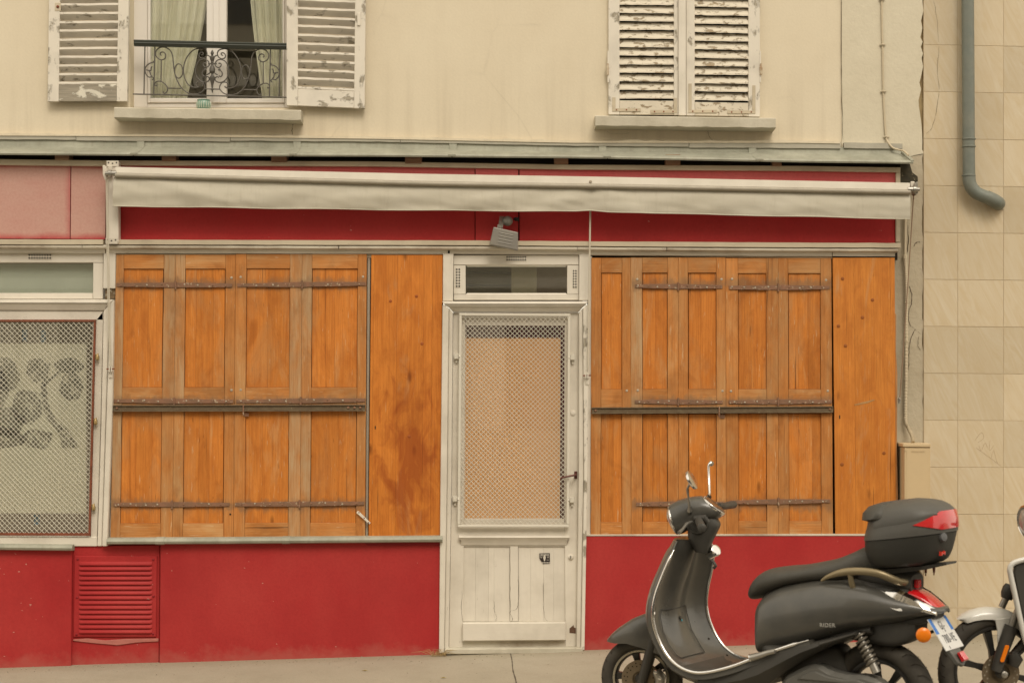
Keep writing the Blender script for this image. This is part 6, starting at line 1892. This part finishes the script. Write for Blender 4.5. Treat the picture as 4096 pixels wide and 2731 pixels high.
tube('switch_box', [cq(720, 850, 0.09), cq(840, 850, 0.11), cq(880, 900, 0.10)], [0.014, 0.018, 0.012], SBK, hs, 10)
# mirrors
tube('mirror_stem', [cq(655, 760, 0.10), cq(652, 705, 0.12), cq(640, 600, 0.14), cq(622, 490, 0.16), cq(650, 430, 0.17), cq(672, 400, 0.17)], [0.013, 0.007, 0.005, 0.005, 0.006, 0.006], M['steel'], hs, 10)
tube('mirror_boot', [cq(656, 790, 0.085), cq(655, 740, 0.10), cq(654, 700, 0.12)], [0.014, 0.012, 0.008], SBK, hs, 10)
mc = cq(676, 375, 0.18)
mdir = (cq(735, 495, 0.18) - cq(615, 258, 0.18))
mn = Vector((-sdir.y * 0, 0, 0))
fwd = (cq(760, 375, 0.18) - mc).normalized()           # towards the rider
nm = (fwd - mdir.normalized() * fwd.dot(mdir.normalized())).normalized()
nm = (nm + lat * 0.12).normalized()
lathe('mirror', [(0.001, -0.016), (0.030, -0.014), (0.046, -0.006), (0.049, 0.002), (0.049, 0.007), (0.044, 0.008), (0.001, 0.008)], mc, nm, M['chrome'], hs, 28)
tube('mirror_stem', [cq(895, 585, -0.10), cq(903, 545, -0.12), cq(898, 400, -0.15), cq(891, 205, -0.18), cq(897, 178, -0.18), cq(925, 152, -0.19)], [0.014, 0.007, 0.006, 0.006, 0.007, 0.006], M['chrome'], hs, 10)
lathe('mirror', [(0.001, -0.005), (0.010, -0.004), (0.014, 0.0), (0.012, 0.004), (0.001, 0.005)], cq(924, 168, -0.20), (fwd + lat * 3.0).normalized(), M['chrome'], hs, 20)

# --- top box, a rounded case on its carrier
tb = sub('top_box', sc, L(-0.14, 0, 0.82))
zs = [0.815, 0.822, 0.840, 0.870, 0.910, 0.945, 0.975, 1.010, 1.045, 1.075, 1.095, 1.107, 1.112]
fx = [0.045, 0.060, 0.072, 0.090, 0.100, 0.102, 0.098, 0.086, 0.078, 0.062, 0.040, 0.000, -0.040]
bx_ = [-0.310, -0.330, -0.345, -0.360, -0.372, -0.381, -0.383, -0.379, -0.370, -0.335, -0.290, -0.225, -0.170]
def tb_ring(z, grow=0.0, seg=44, n=2.5, lean=0.0):
    f_, b_ = interp(zs, fx, z), interp(zs, bx_, z)
    c_, e0 = (f_ + b_) / 2, (f_ - b_) / 2 / 1.24
    a_, w_ = e0 + grow, e0 * 1.04 + grow
    out = []
    for k in range(seg):
        t = 2 * math.pi * k / seg
        ct, st_ = math.cos(t), math.sin(t)
        x = a_ * math.copysign(abs(ct) ** (2 / n), ct)
        y = w_ * math.copysign(abs(st_) ** (2 / n), st_)
        out.append(L(c_ + x, y, z + 0.055 * (-(x) / 0.38)))      # the case sits nose down
    return out
def zline_(a, b, k): return [a + (b - a) * i / k for i in range(k + 1)]
TBX = m_plain('grained_black_plastic', (0.080, 0.076, 0.066), 0.5, 0.4, 0, 0.1, 10, 0.25, 500)
TBD = m_plain('dark_case_base', (0.036, 0.034, 0.028), 0.55, 0.35, 0, 0.1, 10, 0.2, 500)
loft('case_base', [tb_ring(z) for z in zline_(0.815, 0.946, 10)], TBD, tb, True, 50)
loft('case_lid', [tb_ring(0.948, 0.000), tb_ring(0.949, 0.004)] + [tb_ring(z, 0.004) for z in zline_(0.952, 1.1115, 16)], TBX, tb, True, 50)
# raised fin along the lid flank and red lens wrapping the back
def tb_pt(phi, z, grow):
    f_, b_ = interp(zs, fx, z), interp(zs, bx_, z)
    c_, e0 = (f_ + b_) / 2, (f_ - b_) / 2 / 1.24
    n = 2.5
    ct, st_ = math.cos(phi), math.sin(phi)
    x = (e0 + grow) * math.copysign(abs(ct) ** (2 / n), ct); y = (e0 * 1.04 + grow) * math.copysign(abs(st_) ** (2 / n), st_)
    return L(c_ + x, y, z + 0.055 * (-x / 0.38))
rings = []
for i in range(41):
    phi = math.radians(112 + (248 - 112) * i / 40)
    q = 1 - abs(i - 20) / 20
    h0 = 0.982 + 0.018 * (1 - min(1, q * 1.6)); h1 = lerp(0.9995, 1.048, min(1, q * 1.5)); h0 = lerp(0.9990, 0.965, min(1, q * 1.5))
    zz = [h0 + (h1 - h0) * j / 4 for j in range(5)]
    rings.append([tb_pt(phi, z, 0.008) for z in zz] + [tb_pt(phi, z, 0.001) for z in zz[::-1]])
loft('rear_lens', rings, LENS, tb, True, 50)
rings = []
for i in range(25):
    phi = math.radians(62 + (150 - 62) * i / 24)
    z1 = 1.045 + 0.028 * math.sin(math.pi * i / 24); z0 = 1.0 + 0.028 * i / 24
    rings.append([tb_pt(phi, z0, 0.004), tb_pt(phi, (z0 + z1) / 2, 0.011), tb_pt(phi, z1, 0.005), tb_pt(phi, (z0 + z1) / 2, 0.002)])
loft('lid_fin', rings, TBX, tb, True, 70)
lathe('case_lock', [(0.022, -0.004), (0.022, 0.006), (0.018, 0.012), (0.0005, 0.014)], tb_pt(math.radians(163), 0.930, 0.0), tb_pt(math.radians(163), 0.93, 0.1) - tb_pt(math.radians(163), 0.93, 0.0), m_plain('grey_lock', (0.10, 0.10, 0.10), 0.3, 0.5), tb, 20)
q0 = tb_pt(math.radians(165), 0.858, 0.002)
loft('release_button', [[q0 + Vector((dx_ - 0.004, dy_, dz_)) for dx_, dy_, dz_ in ((0.0, 0.022 * s_, 0.010 * s_), (-0.012, 0.02 * s_, 0.009 * s_))] + [q0 + Vector((dx_ - 0.004, dy_, dz_)) for dx_, dy_, dz_ in ((-0.012, 0.02 * s_, -0.009 * s_), (0.0, 0.022 * s_, -0.010 * s_))] for s_ in (1.0, 0.3, -0.3, -1.0)], m_plain('red_button', (0.55, 0.03, 0.015), 0.25, 0.5), tb, False, 0)
# back rest pad hugging the front of the lid
rings = []
for i in range(21):
    phi = math.radians(-75 + 150 * i / 20)
    k_ = math.sin(math.pi * i / 20) ** 0.35
    rings.append([tb_pt(phi, 1.035, 0.004), tb_pt(phi, 1.045, 0.004 + 0.030 * k_), tb_pt(phi, 1.075, 0.004 + 0.040 * k_), tb_pt(phi, 1.100, 0.004 + 0.044 * k_), tb_pt(phi, 1.1105, 0.004 + 0.028 * k_), tb_pt(phi, 1.108, 0.0)])
loft('back_rest', rings, SEAT, tb, True, 80)
# carrier plate and its bolts
def ca(u, v, z): return L(u, v, z + 0.055 * (-(u + 0.14) / 0.38))
loft('carrier_plate', [[ca(0.02, -0.10, 0.805), ca(0.02, 0.10, 0.805), ca(0.02, 0.10, 0.775), ca(0.02, -0.10, 0.775)], [ca(-0.05, -0.13, 0.81), ca(-0.05, 0.13, 0.81), ca(-0.05, 0.125, 0.785), ca(-0.05, -0.125, 0.785)],
                       [ca(-0.25, -0.11, 0.81), ca(-0.25, 0.11, 0.81), ca(-0.25, 0.10, 0.792), ca(-0.25, -0.10, 0.792)], [ca(-0.335, -0.06, 0.812), ca(-0.335, 0.06, 0.812), ca(-0.335, 0.055, 0.803), ca(-0.335, -0.055, 0.803)]], SBK, sc, True, 30)
for u in (-0.14, -0.19, -0.23):
    lathe('carrier_bolt', [(0.007, 0), (0.006, -0.02), (0.003, -0.022), (0.003, -0.034), (0.0005, -0.034)], ca(u, -0.05, 0.790), (0, 0, 1), M['rust'], sc, 8)
body('carrier_base', [(0.09, 0.80, 0.72, 0.09, 3), (0.0, 0.805, 0.71, 0.115, 3), (-0.10, 0.80, 0.70, 0.105, 3), (-0.17, 0.775, 0.69, 0.07, 3)], SBK)
tube('carrier_arm', [L(0.02, 0.08, 0.70), L(-0.02, 0.08, 0.78), L(-0.16, 0.06, 0.81)], 0.012, SBK, sc, 8)
tube('carrier_arm', [L(0.02, -0.08, 0.70), L(-0.02, -0.08, 0.78), L(-0.16, -0.06, 0.81)], 0.012, SBK, sc, 8)
# grab rail: flattened champagne bar round the tail
gp_ = [(0.222, 0.178, 0.733), (0.18, 0.182, 0.757), (0.11, 0.185, 0.780), (0.03, 0.182, 0.790), (-0.05, 0.172, 0.786), (-0.10, 0.150, 0.768), (-0.135, 0.115, 0.748), (-0.15, 0.06, 0.740)]
full = gp_ + [(-0.155, 0.0, 0.738)] + [(a, -b, c) for a, b, c in gp_[::-1]]
pts = spline([L(*q) for q in full], 4)
nr = len(pts)
tube('grab_rail', pts, [0.005 + 0.013 * min(1, min(i, nr - 1 - i) / 8) for i in range(nr)], GOLD, sc, 10, 0.75)
for v in (0.18, -0.18):
    tube('rail_stub', [L(0.075, v, 0.775), L(0.072, v * 0.96, 0.735), L(0.07, v * 0.9, 0.71)], 0.014, GOLD, sc, 8)
box('reflector', -0.192, -0.172, 0.0, 0.040, 0.735 - SZ - 0.020, 0.735 - SZ + 0.018, LENS, sc, 0.003)
# tail lamp, chrome blades, clear side markers
body('tail_lamp', [(-0.10, 0.712, 0.680, 0.085, 2.6), (-0.16, 0.712, 0.660, 0.080), (-0.22, 0.690, 0.640, 0.070), (-0.275, 0.650, 0.618, 0.058), (-0.300, 0.630, 0.612, 0.05)], LENS, None, 2.4)
for s in (1, -1):
    rr = []
    for u, zt, zb, w in ((-0.075, 0.702, 0.694, 0.128), (-0.13, 0.703, 0.668, 0.135), (-0.19, 0.680, 0.640, 0.126), (-0.25, 0.646, 0.618, 0.105), (-0.295, 0.618, 0.606, 0.078)):
        rr.append([L(u, s * w * 0.80, zt + 0.010), L(u, s * w, zt - 0.002), L(u, s * (w + 0.006), zb), L(u, s * w * 0.85, zb - 0.004)])
    loft('chrome_blade', rr, M['chrome'], sc, True, 40)
    rr = []
    for u, zc, h_, w in ((0.055, 0.692, 0.004, 0.160), (0.02, 0.690, 0.013, 0.164), (-0.04, 0.680, 0.019, 0.162), (-0.10, 0.662, 0.022, 0.152), (-0.145, 0.645, 0.022, 0.142), (-0.165, 0.634, 0.012, 0.136)):
        rr.append([L(u, s * (w - 0.028), zc + h_ + 0.008), L(u, s * (w + 0.006), zc + h_ * 0.1 + R(-.003, .003)), L(u, s * (w + 0.020), zc - h_), L(u, s * (w - 0.03), zc - h_)])
    loft('side_marker', rr, CLR, sc, False, 0)
    ind = L(-0.255, s * 0.125, 0.520)
    lathe('indicator', [(0.001, -0.020), (0.018, -0.018), (0.030, -0.006), (0.034, 0.0), (0.034, 0.006)], ind, (-0.50, s * 0.85, 0.02), SBK, sc, 24)
    lathe('indicator_lens', [(0.0335, 0.006), (0.0335, 0.010), (0.026, 0.016), (0.012, 0.019), (0.0005, 0.020)], ind, (-0.50, s * 0.85, 0.02), AMB, sc, 24)
    tube('indicator_stalk', [ind, L(-0.262, s * 0.04, 0.525)], 0.008, SBK, sc, 8)
# number plate on its hanger
body('tail_underside', [(-0.02, 0.56, 0.50, 0.08, 3), (-0.14, 0.585, 0.535, 0.085, 3), (-0.22, 0.60, 0.555, 0.075, 3), (-0.28, 0.612, 0.585, 0.05, 3)], SBK)
pt, pb_ = Vector((-0.262, 0, 0.585)), Vector((-0.352, 0, 0.452))
def hp_(t, v, o): # t 0..1 down the plate, v across, o off its face (backwards/up)
    p_ = pt.lerp(pb_, t); nrm_ = Vector((-(pt.z - pb_.z), 0, (pb_.x - pt.x) * -1)).normalized(); nrm_ = Vector((-0.828, 0, 0.560))
    return L(p_.x + nrm_.x * o, v, p_.z + nrm_.z * o)
hang = [(-0.05, -0.045), (-0.05, 0.045), (1.0, 0.060), (1.42, 0.040), (1.52, 0.0), (1.42, -0.040), (1.0, -0.060)]
v_, f_ = prism([hp_(t, v, -0.003) for t, v in hang], [hp_(t, v, -0.022) for t, v in hang]); mk('plate_hanger', v_, f_, GREY, sc, bev=0.003)
PLW = m_plain('number_plate_white', (0.64, 0.63, 0.60), 0.3, 0.5, 0, 0.04)
PLB = m_plain('number_plate_blue', (0.04, 0.17, 0.50), 0.3, 0.5, 0, 0.05)
PLK = m_plain('number_plate_black', (0.03, 0.03, 0.035), 0.4, 0.4)
hw_ = 0.098
v_, f_ = prism([hp_(0, -hw_, 0.002), hp_(0, hw_, 0.002), hp_(1, hw_, 0.002), hp_(1, -hw_, 0.002)], [hp_(0, -hw_, -0.002), hp_(0, hw_, -0.002), hp_(1, hw_, -0.002), hp_(1, -hw_, -0.002)])
npl = mk('number_plate', v_, f_, PLW, sc, bev=0.0006)
npl['label'] = 'white number plate reading GJ-780-VE'
def plq(v0, v1, t0, t1, o=0.0030, name='plate_band', mat=PLB):
    v_, f_ = prism([hp_(t0, v0, o), hp_(t0, v1, o), hp_(t1, v1, o), hp_(t1, v0, o)], [hp_(t0, v0, 0.001), hp_(t0, v1, 0.001), hp_(t1, v1, 0.001), hp_(t1, v0, 0.001)])
    mk(name, v_, f_, mat, npl)
plq(hw_ - 0.030, hw_ - 0.001, 0.01, 0.48); plq(-hw_ + 0.001, -hw_ + 0.026, 0.01, 0.46)
# plate lettering: local x runs towards the rider's right, up the plate
xa = Vector((0, -1, 0)); ya_ = (pt - pb_).normalized(); za_ = xa.cross(ya_)
prot = Matrix((xa, ya_, za_)).transposed().to_euler()
for s_, t, v, size in (('GJ-', 0.27, 0.0, 0.052), ('780-VE', 0.68, -0.002, 0.052)):
    cu = text('plate_number', s_, size, PLK, npl, hp_(t, v, 0.0032), prot, 0.0002, 'CENTER', 1.22)
    cu.scale = (0.66, 1.15, 1)
cu = text('plate_mark', 'S', 0.020, PLK, npl, hp_(0.93, 0.045, 0.0032), prot, 0.0003)
rfp = hp_(1.27, 0.0, 0.004)
loft('reflector', [[rfp + Vector((dx_, s_ * 0.022, dz_)) for dx_, dz_ in ((0.012, 0.018), (-0.004, 0.026), (-0.030, -0.010), (-0.012, -0.022))] for s_ in (-1, 1)], LENS, sc, False, 0, bev=0.003)
# maker's lettering on the flank
ta = Vector((-1, 0, 0.055)).normalized(); tn = Vector((0, 1, 0)); tu = tn.cross(ta)
trot = Matrix((ta, tu, tn)).transposed().to_euler()
rt_ = text('flank_lettering', 'RIDER', 0.026, m_plain('silver_lettering', (0.42, 0.41, 0.37), 0.35, 0.5, 0.3), sc, L(0.172, 0.2165, 0.5365), trot, 0.001, 'CENTER', 1.15)
rt_['label'] = 'small silver RIDER lettering'

# ================================================================== SECOND BIKE AT THE RIGHT EDGE
BDX, BDY = X(3984, 0) * 0, -1.78
bd = 2.38                                               # metres out from the facade
mo = thing('moped', 'white and black electric moped cut off by the right edge', 'moped', at(3984, 2680, bd) + Vector((0, 0, -0.287)))
MW = m_plain('white_moped_paint', (0.62, 0.60, 0.54), 0.3, 0.5, 0, 0.05, 10, 0, 200, 0.3)
hub = at(3986, 2682, bd)
W2 = sub('front_wheel', mo, hub)
YD = Vector((0.10, -1, 0)).normalized()
wheel(W2, hub, YD, 0.287, 0.218, 0.080, 6, lip_m=RIM, tread=34)
lathe('brake_disc', [(0.045, 0.050), (0.092, 0.050), (0.092, 0.055), (0.045, 0.055), (0.045, 0.050)], hub, YD, DISC, W2, 40)
V_, F_ = [], []
e_ = Vector((0, 0, 1)); g_ = YD.cross(e_)
for k in range(26):
    t = 2 * math.pi * k / 26
    c_ = hub + (e_ * math.cos(t) + g_ * math.sin(t)) * (0.081 if k % 2 else 0.070) + YD * 0.0556
    b_ = len(V_)
    V_ += [c_ + (e_ * math.cos(q) + g_ * math.sin(q)) * 0.0045 for q in (0.3, 1.35, 2.4, 3.45, 4.5, 5.55)]
    F_.append(tuple(range(b_, b_ + 6)))
mk('disc_holes', V_, F_, m_plain('pale_hole', (0.3, 0.26, 0.2), 0.9, 0.1), W2)['kind'] = 'stuff'
def mq(x, y, off=0.0): return at(3680 + x / 2.007, 1950 + y / 2.007, bd + off)
# mudguard: white hood following the tyre, with a stay down to the fork
path = [(292, 1048), (340, 1010), (400, 980), (470, 960), (540, 952), (620, 958), (690, 972), (760, 1005), (820, 1050), (880, 1120)]
thick = [12, 62, 74, 84, 92, 104, 120, 130, 120, 60]
rings = []
for (x, y), th in zip(path, thick):
    w_ = 0.020 if th < 20 else 0.058
    c_ = mq(x, y); b_ = mq(x + 18, y + th)
    r = []
    for k in range(13):
        a = math.pi * k / 12
        r.append(Vector((b_.x + (c_.x - b_.x) * math.sin(a) ** 0.7, c_.y - w_ * math.cos(a), b_.z + (c_.z - b_.z) * math.sin(a) ** 0.7)))
    r += [Vector((b_.x + (c_.x - b_.x) * 0.86 * math.sin(a) ** 0.7, c_.y - w_ * 0.82 * math.cos(a), b_.z + (c_.z - b_.z) * 0.86 * math.sin(a) ** 0.7)) for a in [math.pi * k / 12 for k in range(12, -1, -1)]]
    rings.append(r)
loft('mudguard', rings, MW, mo, True, 60)
v_, f_ = prism([mq(*p, 0.060) for p in ((600, 1050), (720, 1040), (740, 1120), (690, 1190), (640, 1262), (622, 1262), (618, 1140))], [mq(*p, 0.045) for p in ((600, 1050), (720, 1040), (740, 1120), (690, 1190), (640, 1262), (622, 1262), (618, 1140))])
mk('mudguard_stay', v_, f_, MW, mo, bev=0.004)
for off in (0.085, -0.085):
    tube('fork_slider', [mq(610, 1470, off), mq(650, 1340, off), mq(720, 1150, off), mq(735, 1110, off)], [0.026, 0.030, 0.032, 0.034], SBK, mo, 14)
    tube('fork_stanchion', [mq(735, 1115, off), mq(780, 990, off), mq(850, 800, off)], 0.015, M['steel'], mo, 12)
tube('damper', [mq(655, 960, -0.02), mq(690, 885, -0.02), mq(712, 830, -0.02)], [0.017, 0.017, 0.016], M['steel'], mo, 12)
lathe('damper_cap', [(0.001, -0.04), (0.026, -0.036), (0.034, -0.012), (0.034, 0.016), (0.026, 0.034), (0.001, 0.036)], mq(712, 832, -0.02), (0.35, 0, 1), SBK, mo, 18)
v_, f_ = prism([mq(*p, 0.125) for p in ((684, 1262), (714, 1262), (716, 1280), (674, 1396), (650, 1400), (642, 1386))], [mq(*p, 0.112) for p in ((684, 1262), (714, 1262), (716, 1280), (674, 1396), (650, 1400), (642, 1386))])
mk('reflector', v_, f_, AMB, mo, bev=0.002)
tube('brake_caliper', [mq(740, 1320, 0.07), mq(765, 1380, 0.07), mq(745, 1430, 0.07)], [0.030, 0.036, 0.026], SBK, mo, 10)
tube('cable', spline([mq(740, 1330, 0.08), mq(780, 1300, 0.08), mq(830, 1230, 0.08), mq(850, 1100, 0.05)], 5), 0.010, SBK, mo, 8)
tube('cable', spline([mq(760, 1340, 0.09), mq(800, 1335, 0.09), mq(850, 1290, 0.08)], 5), 0.006, SBK, mo, 8)
lathe('axle_nut', [(0.016, 0.085), (0.016, 0.105), (0.010, 0.108), (0.0005, 0.108)], hub, YD, M['steel'], mo, 12)
# leg shield: dark board with a white rim, floor, seat and rear wheel beyond the frame
def shield_pts(o): return [(748, 606), (790, 586), (900, 566), (960, 590), (975, 700), (960, 900), (930, 1150), (880, 1290), (846, 1240), (806, 1060), (775, 900), (735, 690)]
v_, f_ = prism([mq(x + 8, y, 0.16) for x, y in shield_pts(0)], [mq(x + 8, y, -0.16) for x, y in shield_pts(0)])
mk('leg_shield', v_, f_, SBK, mo, bev=0.02)
rim_ = [mq(x, y, 0.165) for x, y in [(960, 572), (880, 568), (790, 588), (740, 612), (722, 650), (728, 700), (752, 810), (776, 920), (808, 1070), (848, 1230), (884, 1300)]]
tube('shield_rim', spline(rim_, 4), 0.013, MW, mo, 10)
bx0 = hub + Vector((0.55, 0, 0))
def mbody(name, st, mat, n=3.0):
    rings = []
    for x, zt, zb, w in st:
        c_, h_ = (zt + zb) / 2, (zt - zb) / 2
        rings.append([hub + Vector((x, w * math.copysign(abs(math.cos(t)) ** (2 / n), math.cos(t)), c_ + h_ * math.copysign(abs(math.sin(t)) ** (2 / n), math.sin(t)))) for t in [2 * math.pi * k / 20 for k in range(20)]])
    loft(name, rings, mat, mo, True, 50)
mbody('floor', [(0.30, 0.16, -0.02, 0.12), (0.45, 0.06, -0.06, 0.15), (0.75, 0.05, -0.06, 0.15), (0.85, 0.12, -0.05, 0.13)], SBK)
mbody('rear_body', [(0.80, 0.36, 0.0, 0.10), (0.86, 0.44, 0.02, 0.13), (1.05, 0.46, 0.10, 0.14), (1.30, 0.45, 0.22, 0.12), (1.48, 0.44, 0.34, 0.06)], MW)
mbody('seat', [(0.82, 0.48, 0.42, 0.08), (0.90, 0.54, 0.44, 0.13), (1.15, 0.55, 0.45, 0.14), (1.45, 0.56, 0.46, 0.10)], SEAT)
W3 = sub('rear_wheel', mo, hub + Vector((1.27, 0, 0)))
wheel(W3, hub + Vector((1.27, 0, 0.04)), (0, -1, 0), 0.287, 0.218, 0.09, 6, lip_m=RIM, tread=34)
tube('steering_column', [mq(850, 800, 0), mq(930, 560, 0), mq(965, 330, 0)], 0.030, SBK, mo, 12)
tube('handlebar', [mq(965, 300, 0.30), mq(955, 320, 0.0), mq(965, 300, -0.30)], 0.014, SBK, mo, 10)
hl = mq(868, 272, 0.05)
lathe('headlamp', [(0.001, -0.12), (0.055, -0.10), (0.072, -0.03), (0.076, 0.0)], hl, (-1, -0.25, -0.1), MW, mo, 28)
lathe('headlamp_ring', [(0.074, -0.004), (0.080, 0.0), (0.080, 0.012), (0.072, 0.018), (0.068, 0.010), (0.068, 0.0)], hl, (-1, -0.25, -0.1), M['chrome'], mo, 28)
lathe('headlamp_lens', [(0.068, 0.004), (0.060, 0.016), (0.035, 0.026), (0.001, 0.030)], hl, (-1, -0.25, -0.1), CLR, mo, 28)
